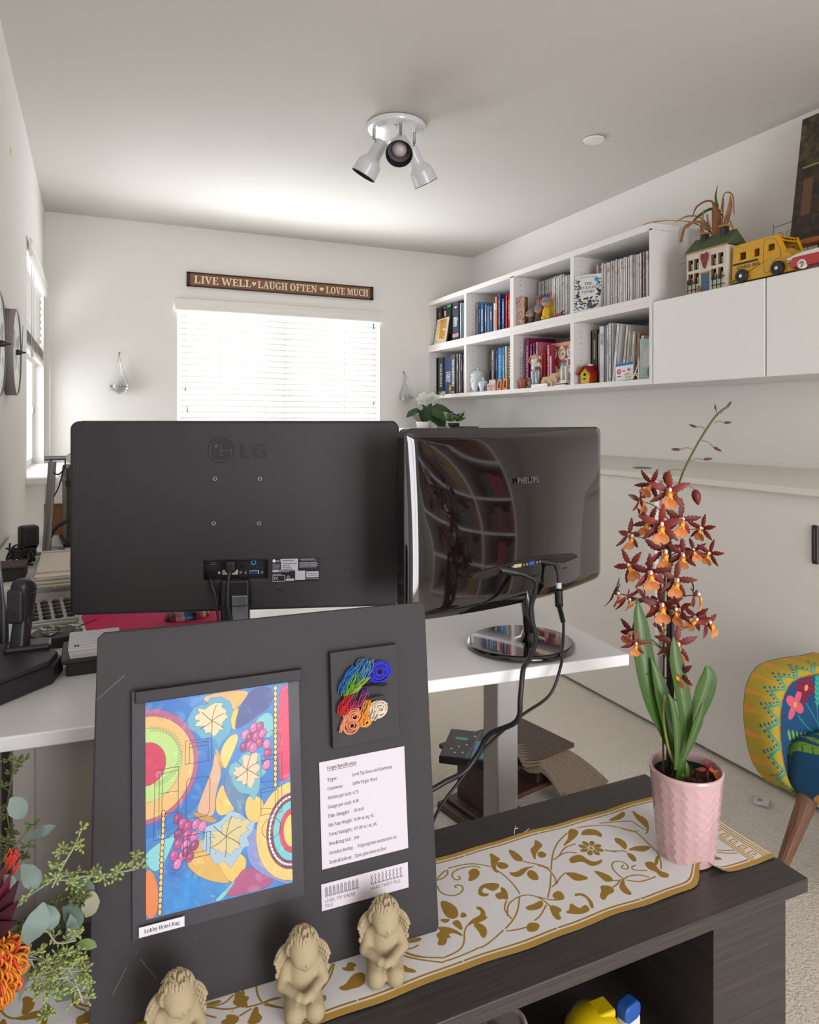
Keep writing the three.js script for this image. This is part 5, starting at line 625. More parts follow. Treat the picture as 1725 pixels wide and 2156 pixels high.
// ---------------------------------------------------------------- monitors
const DT = 0.7302;
reseed(101);
const plasticBump = tile(greyCanvas(512, 512, (g, w, h) => { g.fillStyle = '#808080'; g.fillRect(0, 0, w, h); speckle(g, w, h, 40000, ['#666', '#9a9a9a', '#737373', '#8c8c8c'], 1, 2.4, 0.6); }), 6, 4);
const lgBlack = mat(0x2b292c, 0.52, { bumpMap: plasticBump, bumpScale: 0.0003 }), blackGloss = mat(0x120d0e, 0.08, { clearcoat: 1, clearcoatRoughness: 0.03 }), blackSatin = mat(0x1a181a, 0.4), cableBlack = mat(0x1d1b1d, 0.45), screen = mat(0x060607, 0.15);
const steel = mat(0xc9c5bd, 0.3, { metalness: 0.9 });
const mon = thing('monitor', 'wide matt black monitor with round logo seen from behind', 'monitor', [0.2627, DT, -1.4104], -17.6 * Math.PI / 180);
{
  const y0 = 0.804 - DT, Hh = 0.376, cy = y0 + Hh / 2;
  const outer = roundRect(0.640, Hh, 0.012);
  // back shell: a bevelled slab with recesses cut for the ports and the stand
  const sh = roundRect(0.628, Hh - 0.012, 0.010);
  const hole = (x, y, w, h, r) => { const p = roundRect(w, h, r).getPoints(4).map((q) => new THREE.Vector2(q.x + x, q.y + y - (0.804 + Hh / 2))); sh.holes.push(new THREE.Path(p)); };
  hole(-0.0063, 0.8847, 0.134, 0.046, 0.006); hole(-0.0074, 0.829, 0.066, 0.034, 0.003);
  for (const [x, y] of [[-0.0457, 1.0665], [0.0414, 1.0656], [-0.0484, 0.9783], [0.0396, 0.9768]]) { const p = new THREE.Path(); p.absarc(x, y - (0.804 + Hh / 2), 0.0032, 0, 6.2832); sh.holes.push(p); }
  part(mon, 'back_shell', ext(sh, 0.026, 0.006, 4).translate(0, cy, -0.032), lgBlack);
  part(mon, 'front_bezel', ext(outer, 0.018, 0.001, 1).translate(0, cy, -0.058), mat(0x1d1b1d, 0.25));
  part(mon, 'inner_plate', box(0.60, Hh - 0.04, 0.002, 0, cy, -0.018), mat(0x161416, 0.6));
  part(mon, 'screen', flat(0.60, 0.337).rotateY(Math.PI), screen, [0, cy + 0.005, -0.0595]);
  for (const [x, y] of [[-0.0457, 1.0665], [0.0414, 1.0656], [-0.0484, 0.9783], [0.0396, 0.9768]]) part(mon, 'screw_ring', new THREE.TorusGeometry(0.0032, 0.0007, 6, 18).translate(x, y - DT, 0.0003), steel);
  // logo: sunken disc with outline, and letters
  const lz = 0.0004, lx = -0.0347, ly = 1.1227 - DT;
  const logo = part(mon, 'logo', cyl(0.0258, 0.0258, 0.0012, 0, 0, 0, 48).rotateX(Math.PI / 2).translate(lx, ly, lz), mat(0x1e1c1f, 0.42));
  const line = mat(0x4e4a4e, 0.35);
  part(logo, 'logo_lines', merge([new THREE.TorusGeometry(0.0212, 0.0007, 6, 48, 4.85).rotateZ(1.57).translate(lx, ly, lz + 0.0008), box(0.0195, 0.0013, 0.001, lx + 0.0115, ly - 0.001, lz + 0.0008), box(0.0014, 0.022, 0.001, lx, ly + 0.001, lz + 0.0008), box(0.0065, 0.0013, 0.001, lx + 0.0028, ly - 0.0098, lz + 0.0008), cyl(0.0033, 0.0033, 0.001, 0, 0, 0, 16).rotateX(Math.PI / 2).translate(lx - 0.009, ly + 0.0085, lz + 0.0008)]), line);
  part(logo, 'logo_letters', letters('LG', font, 0.0292, 0.0012).scale(1.14, 1, 1).translate(0.0288, ly - 0.002, lz - 0.0004), mat(0x1d1b1e, 0.4));
  // ports
  const pz = -0.016;
  part(mon, 'port_label', merge([box(0.012, 0.0012, 0.0004, -0.052, 0.902 - DT, pz), box(0.012, 0.0012, 0.0004, -0.052, 0.898 - DT, pz), box(0.012, 0.0012, 0.0004, -0.052, 0.894 - DT, pz)]), mat(0x6a686a, 0.5));
  const port = (x, y, w, h, m, screws) => { const p = part(mon, 'port', merge([rbox(w, h, 0.007, 0.002, x, y - DT, pz + 0.003)]), m); if (screws) part(p, 'port_screws', merge([-1, 1].map((s) => cyl(0.0028, 0.0028, 0.008, 0, 0, 0, 6).rotateX(Math.PI / 2).translate(x + s * (w / 2 + 0.0055), y - DT, pz + 0.004))), steel); return p; };
  port(-0.0182, 0.8785, 0.031, 0.010, mat(0xd2c6a4, 0.45), true); const vg = port(0.0285, 0.8775, 0.021, 0.009, steel, true); part(vg, 'port_face', rbox(0.017, 0.0065, 0.002, 0.001, 0.0285, 0.8775 - DT, pz + 0.0072), mat(0x27327a, 0.5));
  const au = part(mon, 'audio_port', new THREE.TorusGeometry(0.0042, 0.0015, 8, 20).translate(0.0272, 0.8968 - DT, pz + 0.002), mat(0x2aa0d8, 0.35)); part(mon, 'jack', ball(0.003, 0.0075, 0.889 - DT, pz + 0.003), mat(0x3a383a, 0.3, { metalness: 0.6 }));
  // rating label
  const lab = canvas(512, 258, (g, w, h) => { g.fillStyle = '#1d1c1f'; g.fillRect(0, 0, w, h); g.fillStyle = '#b9bac2'; g.fillRect(92, 8, 190, 34); g.fillRect(100, 44, 182, 96); g.fillRect(8, 124, 180, 26); g.fillRect(250, 140, 110, 100); g.fillRect(370, 150, 132, 66); g.fillStyle = '#eceaf0'; g.font = 'bold 26px sans-serif'; g.fillText('LG', 50, 38); g.beginPath(); g.arc(26, 28, 18, 0, 7); g.fill(); g.fillStyle = '#2a2a2e'; for (const [x, y, l] of [[120, 30, 110], [118, 64, 140], [118, 84, 60], [118, 104, 90], [118, 124, 84], [384, 176, 90], [384, 196, 100]]) { let q = x; while (q < x + l) { const s = rnd(6, 20); g.fillRect(q, y - 8, s, 8); q += s + 4; } } for (let i = 0; i < 44; i++) g.fillRect(70 + i * 4, 128, rnd(1, 3), 20); g.fillStyle = '#c9c8d0'; for (const [x, y, l] of [[8, 66, 80], [8, 80, 76], [8, 94, 80], [8, 108, 60], [8, 176, 90], [300, 18, 160], [316, 30, 170], [296, 56, 190], [296, 68, 200], [296, 80, 190], [296, 92, 196], [296, 104, 180], [370, 232, 130]]) { let q = x; while (q < x + l) { const s = rnd(5, 16); g.fillRect(q, y - 5, s, 5); q += s + 3; } } g.strokeStyle = '#e2e1e8'; g.lineWidth = 4; g.strokeRect(12, 188, 128, 62); g.font = 'bold 40px sans-serif'; g.fillText('FC', 22, 232); g.beginPath(); g.arc(176, 204, 13, 0, 7); g.lineWidth = 2; g.stroke(); g.fillStyle = '#e2e1e8'; g.font = '18px sans-serif'; g.fillText('UL', 166, 210); g.fillStyle = '#b9bac2'; g.fillRect(150, 222, 90, 26); });
  part(mon, 'rating_label', flat(0.0945, 0.0475), mat(0xffffff, 0.4, { map: lab }), [0.1117, 0.8829 - DT, 0.0005]);
  const emb = canvas(256, 160, (g, w, h) => { g.fillStyle = '#262427'; g.fillRect(0, 0, w, h); g.fillStyle = '#3b393c'; for (let y = 14; y < h - 10; y += 13) { let q = 10; const e = rnd(120, 240); while (q < e) { const s = rnd(4, 18); g.fillRect(q, y, s, 5); q += s + 4; } } });
  part(mon, 'embossed_notice', flat(0.070, 0.0445), mat(0xffffff, 0.5, { map: emb }), [0.1978, 0.8826 - DT, 0.0004]);
  part(mon, 'lock_slot', rbox(0.009, 0.003, 0.002, 0.001, 0.0791, 0.8434 - DT, 0), mat(0x0c0b0c, 0.8));
  part(mon, 'stand_cover', merge([box(0.114, 0.0012, 0.0012, -0.0074, 0.852 - DT, 0.0004), box(0.0012, 0.040, 0.0012, -0.0644, 0.832 - DT, 0.0004), box(0.0012, 0.040, 0.0012, 0.0496, 0.832 - DT, 0.0004)]), mat(0x3a383b, 0.4));
  const nk = part(mon, 'stand_neck', merge([rbox(0.056, 0.125, 0.022, 0.006, -0.006, 0.064 + 0.012, 0.004)]), mat(0x232124, 0.3)); part(nk, 'neck_trim', rbox(0.031, 0.100, 0.004, 0.002, 0.0035, 0.058, 0.0155), mat(0x9aa0aa, 0.18, { metalness: 0.75 })); part(nk, 'neck_groove', box(0.058, 0.0012, 0.001, -0.006, 0.088, 0.0178), mat(0x0c0b0c, 0.6));
  part(mon, 'stand_base', lathe([[0.0005, 0], [0.118, 0], [0.12, 0.006], [0.112, 0.014], [0.04, 0.018], [0.0005, 0.018]], 48).scale(1, 1, 0.85), blackGloss, [0, 0.0002, -0.02]);
  // cables that drop from the ports
  const dv = part(mon, 'video_cable', merge([rbox(0.021, 0.024, 0.02, 0.006, -0.0152, 0.893 - DT, 0.001), tube([[-0.0155, 0.886 - DT, 0.006], [-0.0185, 0.865 - DT, 0.012], [-0.018, 0.82 - DT, 0.022], [-0.012, 0.78 - DT, 0.024], [-0.012, 0.740 - DT, 0.03], [-0.02, 0.012, 0.07]], 0.0042, 40, 10)]), cableBlack);
  part(mon, 'power_cable', merge([cyl(0.0065, 0.0065, 0.018, 0, 0, 0, 16).rotateX(0.5).translate(-0.0535, 0.874 - DT, 0.0), tube([[-0.0535, 0.868 - DT, 0.006], [-0.0475, 0.852 - DT, 0.013], [-0.044, 0.842 - DT, 0.014]], 0.0048, 16, 10), tube([[-0.044, 0.844 - DT, 0.014], [-0.040, 0.82 - DT, 0.018], [-0.036, 0.78 - DT, 0.022], [-0.034, 0.74 - DT, 0.03], [-0.04, 0.008, 0.08]], 0.0023, 30, 8)]), cableBlack);
}
const mon2 = thing('glossy_monitor', 'glossy black monitor with bulging back and oval foot', 'monitor', [0.778, DT, -1.2147], 15.05 * Math.PI / 180);
{
  const w = 0.572, h = 0.340, y0 = 0.8255 - DT, cy = y0 + h / 2, nx = 48, ny = 34, pos = [], idx = [], uv = [];
  const corner = 0.016;
  for (let j = 0; j <= ny; j++) for (let i = 0; i <= nx; i++) {                // bulged shell; deepest near the port crescent
    const u = i / nx * 2 - 1, v = j / ny * 2 - 1; let x = u * w / 2, y = v * h / 2;
    const ax = Math.max(0, Math.abs(x) - (w / 2 - corner)), ay = Math.max(0, Math.abs(y) - (h / 2 - corner)), l = Math.hypot(ax, ay);
    if (l > corner && ax > 0 && ay > 0) { x -= Math.sign(x) * ax * (1 - corner / l); y -= Math.sign(y) * ay * (1 - corner / l); }
    const e = Math.min(1, (1 - Math.abs(u)) * 14) * Math.min(1, (1 - Math.abs(v)) * 9), edge = Math.sqrt(Math.max(0, 1 - (1 - e) ** 2));
    const bulge = (1 - u * u) * (1 - Math.pow(Math.abs(v + 0.45) / 1.45, 2)) * 0.030;
    const bow = -0.006 * (1 - u * u) * (v < -0.9 ? 1 : 0);
    pos.push(x, cy + y + bow, 0.004 + edge * 0.008 + Math.max(0, bulge)); uv.push(i / nx, j / ny);
  }
  for (let j = 0; j < ny; j++) for (let i = 0; i < nx; i++) { const a = j * (nx + 1) + i; idx.push(a, a + 1, a + nx + 1, a + 1, a + nx + 2, a + nx + 1); }
  const g = new THREE.BufferGeometry(); g.setAttribute('position', new THREE.Float32BufferAttribute(pos, 3)); g.setAttribute('uv', new THREE.Float32BufferAttribute(uv, 2)); g.setIndex(idx); g.computeVertexNormals();
  part(mon2, 'back_shell', g, blackGloss);
  part(mon2, 'front_bezel', ext(roundRect(w, h, corner), 0.018, 0.002, 3).translate(0, cy, -0.016), mat(0x1b181a, 0.22, { clearcoat: 0.5 }));
  part(mon2, 'screen', flat(0.52, 0.292).rotateY(Math.PI), screen, [0, cy + 0.006, -0.0195]);
  part(mon2, 'logo_lettering', letters('PHILIPS', font, 0.0125, 0.001), mat(0x5b545c, 0.4), [0.001, 1.063 - DT, 0.0378], [-0.04, 0, 0]);
  // port crescent: a flat shelf facing back and down
  const cres = smoothShape([[-0.155, 0.0], [-0.08, 0.011], [0, 0.016], [0.08, 0.012], [0.157, 0.0], [0.09, -0.012], [0, -0.019], [-0.09, -0.012]], 6);
  part(mon2, 'port_panel', ext(cres, 0.010, 0.001, 1).rotateX(0.35).translate(0, 0.896 - DT, 0.030), mat(0x2a2326, 0.45));
  const P = (x, y, ww, hh, m, z = 0.041) => part(mon2, 'port', rbox(ww, hh, 0.006, 0.0015, x, y - DT, z), m);
  P(-0.036, 0.8985, 0.0235, 0.008, mat(0xd9c591, 0.45)); P(0.006, 0.8985, 0.016, 0.0085, mat(0x2c62c8, 0.4));
  part(mon2, 'port_screws', merge([-0.052, -0.0185, -0.0095, 0.0205, 0.03, -0.083].map((x) => cyl(0.0027, 0.0027, 0.006, 0, 0, 0, 8).rotateX(Math.PI / 2).translate(x, 0.898 - DT, 0.0415))), steel);
  const rl = canvas(512, 192, (gg, W, Hc) => { gg.fillStyle = '#171214'; gg.fillRect(0, 0, W, Hc); gg.fillStyle = '#b9b6bb'; gg.font = 'bold 26px sans-serif'; gg.fillText('PHILIPS', 14, 46); gg.font = 'bold 30px sans-serif'; gg.fillText('FC CE', 110, 140); for (let y = 62; y < 160; y += 14) { let q = 14; while (q < 100) { const s = rnd(5, 16); gg.globalAlpha = 0.5; gg.fillRect(q, y, s, 4); q += s + 4; } } gg.globalAlpha = 1; gg.beginPath(); gg.arc(190, 70, 18, 0, 7); gg.lineWidth = 6; gg.strokeStyle = '#d6d2d8'; gg.stroke(); gg.fillRect(290, 54, 212, 100); gg.fillRect(300, 14, 60, 28); gg.fillRect(390, 14, 70, 28); gg.fillStyle = '#2a262a'; for (let y = 66; y < 146; y += 20) for (let i = 0; i < 40; i++) gg.fillRect(302 + i * 4.6, y, rnd(1, 3), 12); });
  part(mon2, 'rating_label', flat(0.118, 0.040), mat(0xffffff, 0.35, { map: rl }), [0.066, 0.8535 - DT, 0.0335], [0.28, 0.05, 0]);
  // stand
  part(mon2, 'stand_neck', tube([[0.000, 0.868 - DT, 0.022], [0.004, 0.83 - DT, 0.030], [0.010, 0.78 - DT, 0.032], [0.014, 0.745 - DT, 0.03]], 0.0125, 30, 20), blackGloss);
  part(mon2, 'neck_collar', lathe([[0.034, 0.010], [0.030, 0.013], [0.018, 0.018], [0.0135, 0.030], [0.0005, 0.031]], 28), blackGloss, [0.014, 0.0002, 0.03]);
  part(mon2, 'stand_base', lathe([[0.0005, 0], [0.104, 0], [0.109, 0.004], [0.1075, 0.010], [0.101, 0.0125], [0.0005, 0.0125]], 72).scale(1, 1, 0.98), blackGloss, [-0.003, 0.0002, 0.022]);
}
// second monitor's two cables (they leave the monitor and fall behind the console)
const toWorld = (x, y, z) => { const v = V(x, y - DT, z).applyMatrix4(new THREE.Matrix4().makeRotationY(15.05 * Math.PI / 180)).add(V(0.778, DT, -1.2147)); return [v.x, v.y, v.z]; };
const vc = thing('video_cable', 'thick black video cable looping down from the glossy monitor', 'cable');
part(vc, 'plug', merge([rod(toWorld(-0.080, 0.896, 0.040), toWorld(-0.052, 0.889, 0.056), 0.0085, 0.0075), rod(toWorld(-0.052, 0.889, 0.056), toWorld(-0.036, 0.884, 0.066), 0.0055, 0.0048)]), cableBlack);
part(vc, 'cord', tube([toWorld(-0.040, 0.885, 0.064), toWorld(-0.022, 0.868, 0.078), [0.754, 0.82, -1.118], [0.752, 0.775, -1.098], [0.722, 0.744, -1.078], [0.694, 0.742, -1.052], [0.680, 0.70, -1.040], [0.676, 0.655, -1.046], [0.646, 0.62, -1.088], [0.628, 0.585, -1.098], [0.60, 0.558, -1.098], [0.555, 0.548, -1.095], [0.50, 0.525, -1.095], [0.44, 0.46, -1.10]], 0.0046, 120, 12), cableBlack);
const pc = thing('power_cable', 'thin black power lead with a barrel choke from the glossy monitor', 'cable');
part(pc, 'plug', merge([rod(toWorld(0.036, 0.898, 0.040), toWorld(0.056, 0.893, 0.050), 0.006), tube([toWorld(0.054, 0.894, 0.049), toWorld(0.064, 0.890, 0.055), toWorld(0.067, 0.880, 0.057)], 0.0048, 12, 10)]), cableBlack);
part(pc, 'cord', tube([toWorld(0.067, 0.882, 0.057), toWorld(0.068, 0.85, 0.060), toWorld(0.066, 0.82, 0.062), [0.845, 0.79, -1.140], [0.826, 0.755, -1.115], [0.80, 0.744, -1.085], [0.775, 0.737, -1.052], [0.745, 0.69, -1.045], [0.70, 0.65, -1.07], [0.65, 0.60, -1.095], [0.60, 0.55, -1.10], [0.55, 0.50, -1.10], [0.52, 0.44, -1.10]], 0.0027, 120, 10), cableBlack);
part(pc, 'choke', merge([rod(toWorld(0.0665, 0.838, 0.061), toWorld(0.066, 0.806, 0.063), 0.0085), rod(toWorld(0.066, 0.806, 0.063), [0.8435, 0.786, -1.1385], 0.005)]), cableBlack);
part(pc, 'tag', rod(toWorld(0.068, 0.853, 0.060), toWorld(0.067, 0.842, 0.061), 0.0058), mat(0xe3e0dd, 0.5));
const lc = thing('loose_cable', 'thin black cable hanging behind the display board edge', 'cable');
part(lc, 'cord', tube([[0.50, 0.47, -1.10], [0.505, 0.52, -1.12], [0.49, 0.60, -1.16], [0.46, 0.67, -1.18]], 0.0024, 40, 8), cableBlack); part(lc, 'cord', tube([[0.52, 0.44, -1.105], [0.54, 0.5, -1.13], [0.51, 0.58, -1.17], [0.46, 0.66, -1.2]], 0.0024, 40, 8), cableBlack);

// ---------------------------------------------------------------- on the desk
const onDesk = DT + 0.0004;
const pad = thing('mouse_pad', 'bright pink mouse pad under the monitor', 'mouse pad', [0.128, onDesk, -1.705], 0.10);
part(pad, 'pad', ext(roundRect(0.29, 0.20, 0.012), 0.003).rotateX(-Math.PI / 2), mat(0xd61d62, 0.85)); part(pad, 'underside', box(0.285, 0.0006, 0.195, 0, 0.0004, 0), mat(0x2a2a2a, 0.9));
const mouseTex = canvas(256, 64, (g, w, h) => { ['#5a2c26', '#8a3a34', '#d58aa0', '#e3aab4', '#4f86a6', '#2d5f86', '#1f1f22', '#8c2430', '#a83038', '#c9b46a', '#3a2a24', '#b58f5a'].forEach((c, i) => { g.fillStyle = c; g.fillRect(i * 21.4, 0, 22, h); }); });
const ms = thing('computer_mouse', 'striped multicoloured computer mouse on the pink pad', 'mouse', [0.195, onDesk + 0.0036, -1.668], 0.25);
{ const g = new THREE.SphereGeometry(0.5, 32, 20, 0, Math.PI * 2, 0, Math.PI / 2).scale(0.102, 0.062, 0.064).rotateY(0); const uv = g.attributes.uv, p = g.attributes.position; for (let i = 0; i < uv.count; i++) uv.setXY(i, p.getX(i) / 0.104 + 0.5, p.getZ(i) / 0.066 + 0.5); part(ms, 'shell', g, mat(0xffffff, 0.25, { map: mouseTex, clearcoat: 0.6 })); part(ms, 'wheel', cyl(0.008, 0.008, 0.006, 0, 0, 0, 18).rotateX(Math.PI / 2), mat(0x1c1c20, 0.4), [0.028, 0.024, 0]); part(ms, 'base', cyl(0.05, 0.05, 0.002, 0, 0.0005, 0, 28).scale(1, 1, 0.62), mat(0x161618, 0.5)); }
const pk = thing('magnet_dish', 'round black magnetic dish holding tiny silver figures', 'dish', [-0.068, onDesk, -1.602]);
part(pk, 'dish', lathe([[0.0005, 0], [0.046, 0], [0.048, 0.003], [0.048, 0.019], [0.046, 0.021], [0.0005, 0.021]], 48), mat(0x1f1e20, 0.45));
part(pk, 'pink_mark', box(0.010, 0.010, 0.0006, 0, 0, 0), mat(0x8f2150, 0.6), [0.044, 0.012, 0.021], [0, 1.1, 0.785]);
{
  reseed(111); const man = merge([ball(0.0026, 0, 0.011, 0, 1, 1, 0.5, 8), box(0.0035, 0.009, 0.0016, 0, 0.005, 0), box(0.013, 0.0018, 0.0016, 0, 0.0075, 0), box(0.002, 0.009, 0.0016, -0.0025, -0.003, 0).rotateZ(-0.25), box(0.002, 0.009, 0.0016, 0.0025, -0.003, 0).rotateZ(0.25)]), sm = mat(0xb5aea0, 0.3, { metalness: 0.85 });
  for (let i = 0; i < 16; i++) { const a = rnd(6.28), r = rnd(0.036), m = single('magnet_figure', 'tiny flat silver figure lying on the round magnet dish', 'figure', man, sm, [-0.068 + Math.cos(a) * r, onDesk + 0.0235 + (i % 4) * 0.0026, -1.602 + Math.sin(a) * r], 0, 'silver figures on the magnet dish'); m.rotation.set(-1.57 + rnd(-0.3, 0.3), 0, rnd(6.28)); }
  const e = single('magnet_figure', 'tiny silver figure hanging over the edge of the magnet dish', 'figure', man.clone().scale(1.5, 1.5, 1), sm, [-0.026, onDesk + 0.014, -1.585], 0.6); e.rotation.z = 0.4;
  single('silver_pin', 'thin dark pin sticking out of the magnet dish', 'pin', rod([-0.03, onDesk + 0.026, -1.60], [0.006, onDesk + 0.034, -1.615], 0.0011), mat(0x3d3936, 0.4, { metalness: 0.6 }));
}
const kp = thing('calculator', 'silver calculator with round black keys behind the magnet dish', 'calculator', [-0.088, onDesk, -1.80], 0.12);
{ const g = new THREE.Group(); g.name = 'housing'; g.rotation.x = 0.12; g.position.y = 0.008; kp.add(g); part(g, 'body', rbox(0.10, 0.014, 0.15, 0.006, 0, 0.006, 0), mat(0xa9a7a0, 0.35, { metalness: 0.4 })); part(g, 'trim', box(0.094, 0.002, 0.004, 0, 0.0135, 0.071), chrome); for (let r = 0; r < 5; r++) for (let c = 0; c < 4; c++) part(g, 'key', lathe([[0.0005, 0.006], [0.006, 0.0055], [0.0085, 0.003], [0.009, 0]], 18), mat(0x1f1e20, 0.3), [-0.036 + c * 0.024, 0.013, -0.042 + r * 0.0235]); }
const nb = thing('desk_calendar', 'black tray holding a stack of white calendar sheets', 'calendar', [0.003, onDesk, -1.43], 0);
part(nb, 'tray', merge([rbox(0.094, 0.024, 0.112, 0.003, 0, 0.012, 0), rbox(0.108, 0.008, 0.122, 0.003, -0.002, 0.026, 0)]), mat(0x211f22, 0.4));
const calTex = canvas(256, 256, (g, w, h) => { g.fillStyle = '#e9e8ec'; g.fillRect(0, 0, w, h); g.strokeStyle = '#9a9aa2'; g.lineWidth = 2; for (let i = 1; i < 6; i++) { g.beginPath(); g.moveTo(0, i * 42); g.lineTo(w, i * 42); g.stroke(); } g.fillStyle = '#1e1e22'; g.font = 'bold 52px sans-serif'; g.fillText('6', 26, 234); });
for (let i = 0; i < 5; i++) part(nb, 'sheets', box(0.086, 0.0032, 0.108, 0.002 - i * 0.0007, 0.0318 + i * 0.0037, i * 0.001), mat([0xe6e5ea, 0xd6d5de][i % 2], 0.8));
part(nb, 'top_sheet', flat(0.086, 0.108).rotateX(-Math.PI / 2), mat(0xffffff, 0.8, { map: calTex }), [-0.001, 0.0486, 0.004]);
// handheld scanner in its cradle
const scn = thing('scanner_cradle', 'black wedge-shaped scanner cradle at the desk edge', 'cradle', [0, onDesk, 0]);
{
  const foot = [[-0.054, -1.402], [-0.066, -1.350], [-0.136, -1.280], [-0.262, -1.300], [-0.262, -1.500], [-0.095, -1.500]];
  const g = ext(shapeOf(foot.map((p) => [p[0], -p[1]])), 0.022, 0.004, 2).rotateX(-Math.PI / 2); part(scn, 'base', g, mat(0x29282c, 0.38), [0, 0.004, 0]);
  part(scn, 'top_plate', ext(shapeOf(foot.map((p) => [-0.16 + (p[0] + 0.16) * 0.94, -(-1.40 + (p[1] + 1.40) * 0.92)])), 0.006, 0.002, 2).rotateX(-Math.PI / 2), mat(0x343338, 0.45), [0, 0.031, 0]);
  part(scn, 'grip_ridges', merge([...Array(9)].map((_, i) => box(0.05, 0.002, 0.002, -0.20, 0.0402, -1.44 + i * 0.006))), mat(0x1d1c1f, 0.5)); part(scn, 'socket', rbox(0.075, 0.012, 0.05, 0.006, -0.108, 0.043, -1.445), mat(0x26252a, 0.4));
}
const hs = thing('barcode_scanner', 'upright black handheld scanner with orange light slit', 'scanner', [-0.118, onDesk + 0.049, -1.45], -0.35);
{
  const prof = [[0, 0.020, 0.021, 0.010], [0.02, 0.019, 0.021, 0.006], [0.05, 0.0185, 0.022, -0.002], [0.08, 0.0195, 0.026, -0.008], [0.105, 0.022, 0.031, -0.010], [0.122, 0.0235, 0.031, -0.008], [0.135, 0.0215, 0.027, -0.004], [0.144, 0.016, 0.019, -0.002], [0.148, 0.006, 0.007, 0]], pos = [], idx = [], N = 28;
  const c = new THREE.CatmullRomCurve3(prof.map((p) => V(p[0], p[1], p[2]))), cs = new THREE.CatmullRomCurve3(prof.map((p) => V(p[3], 0, 0))), R = 28;
  for (let i = 0; i <= R; i++) { const q = c.getPoint(i / R), s = cs.getPoint(i / R).x; for (let k = 0; k < N; k++) { const a = k / N * 6.2832, ca = Math.cos(a), sa = Math.sin(a), e = 0.72; pos.push(Math.sign(ca) * Math.abs(ca) ** e * q.y, q.x, s + Math.sign(sa) * Math.abs(sa) ** e * q.z); } }
  for (let i = 0; i < R; i++) for (let k = 0; k < N; k++) { const a = i * N + k, b = i * N + (k + 1) % N; idx.push(a, a + N, b, b, a + N, b + N); } const top = pos.length / 3; pos.push(0, 0.149, 0); for (let k = 0; k < N; k++) idx.push(R * N + k, top, R * N + (k + 1) % N);
  const g = new THREE.BufferGeometry(); g.setAttribute('position', new THREE.Float32BufferAttribute(pos, 3)); g.setIndex(idx); g.computeVertexNormals(); part(hs, 'body', g, mat(0x232226, 0.36));
  part(hs, 'front_cover', rbox(0.036, 0.078, 0.018, 0.007, -0.006, 0.088, 0.018), mat(0x2a292d, 0.5)); part(hs, 'seam', new THREE.TorusGeometry(0.0245, 0.0009, 6, 40).scale(1, 1.25, 1).rotateX(Math.PI / 2).translate(0, 0.114, -0.009), mat(0x4a494d, 0.4)); part(hs, 'vents', merge([0, 1, 2].map((i) => rbox(0.009, 0.0022, 0.002, 0.0008, -0.008, 0.064 + i * 0.006, 0.0268))), mat(0x0b0b0c, 0.7)); part(hs, 'light_slit', box(0.002, 0.008, 0.003, -0.002, 0.141, 0.018), mat(0xd9822e, 0.4), null, [-0.3, 0, -0.5]); hs.scale.setScalar(0.78); part(hs, 'trigger', rbox(0.008, 0.022, 0.012, 0.004, 0.018, 0.052, 0.010), mat(0x1c1b1f, 0.4));
}
const spk = thing('desk_speaker', 'tall dark grey desk speaker cut by the picture edge', 'speaker', [-0.222, onDesk, -1.58], 0.25);
{ const s = smoothShape([[-0.05, 0], [0.052, 0], [0.050, 0.12], [0.034, 0.235], [0.012, 0.258], [-0.035, 0.250], [-0.05, 0.2]], 4); part(spk, 'cabinet', ext(s, 0.08, 0.006, 3).translate(0, 0.006, -0.04), mat(0x3a3a40, 0.4)); part(spk, 'grille', ext(s, 0.004).scale(0.84, 0.86, 1).translate(-0.001, 0.02, 0.047), mat(0x18181b, 0.8)); part(spk, 'edge_trim', tube([[0.055, 0.02, 0.046], [0.053, 0.12, 0.046], [0.037, 0.236, 0.046], [0.014, 0.262, 0.046]], 0.003, 30, 8), mat(0x8d8c90, 0.35, { metalness: 0.6 })); part(spk, 'dial', cyl(0.008, 0.008, 0.010, 0, 0, 0, 20).rotateX(Math.PI / 2).translate(0.040, 0.03, 0.052), mat(0x151517, 0.4)); }
// ---- on the side cabinet
const SCT = 0.7757;
reseed(121);
const towelTex = canvas(512, 384, (g, w, h) => { g.fillStyle = '#e6dfd3'; g.fillRect(0, 0, w, h); speckle(g, w, h, 4000, ['#dad2c4', '#eee9e0'], 1, 3, 0.5); g.fillStyle = '#b23a44'; for (const y of [24, 34, 318, 328, 338]) g.fillRect(0, y, w, 4); g.fillStyle = '#c9a060'; g.fillRect(150, 90, 360, 190); g.fillStyle = '#8fb9b6'; g.fillRect(162, 96, 348, 48); g.fillStyle = '#b8933e'; g.beginPath(); g.moveTo(162, 150); for (let x = 162; x <= 510; x += 24) g.lineTo(x, 128 + rnd(-12, 12)); g.lineTo(510, 276); g.lineTo(162, 276); g.fill(); for (let i = 0; i < 240; i++) { g.fillStyle = ['#6d4a28', '#3f3a2a', '#e0c88a', '#8a5a30'][rnd(4) | 0]; g.fillRect(rnd(164, 506), rnd(160, 272), rnd(3, 10), rnd(2, 5)); } g.fillStyle = '#33302a'; for (let y = 96; y < 270; y += 24) g.fillRect(154, y, 4, 12); });
const tw = thing('tea_towel', 'folded cream tea towel with red stripes and a printed village', 'tea towel', [-0.012, SCT + 0.0006, -2.105], 0.02);
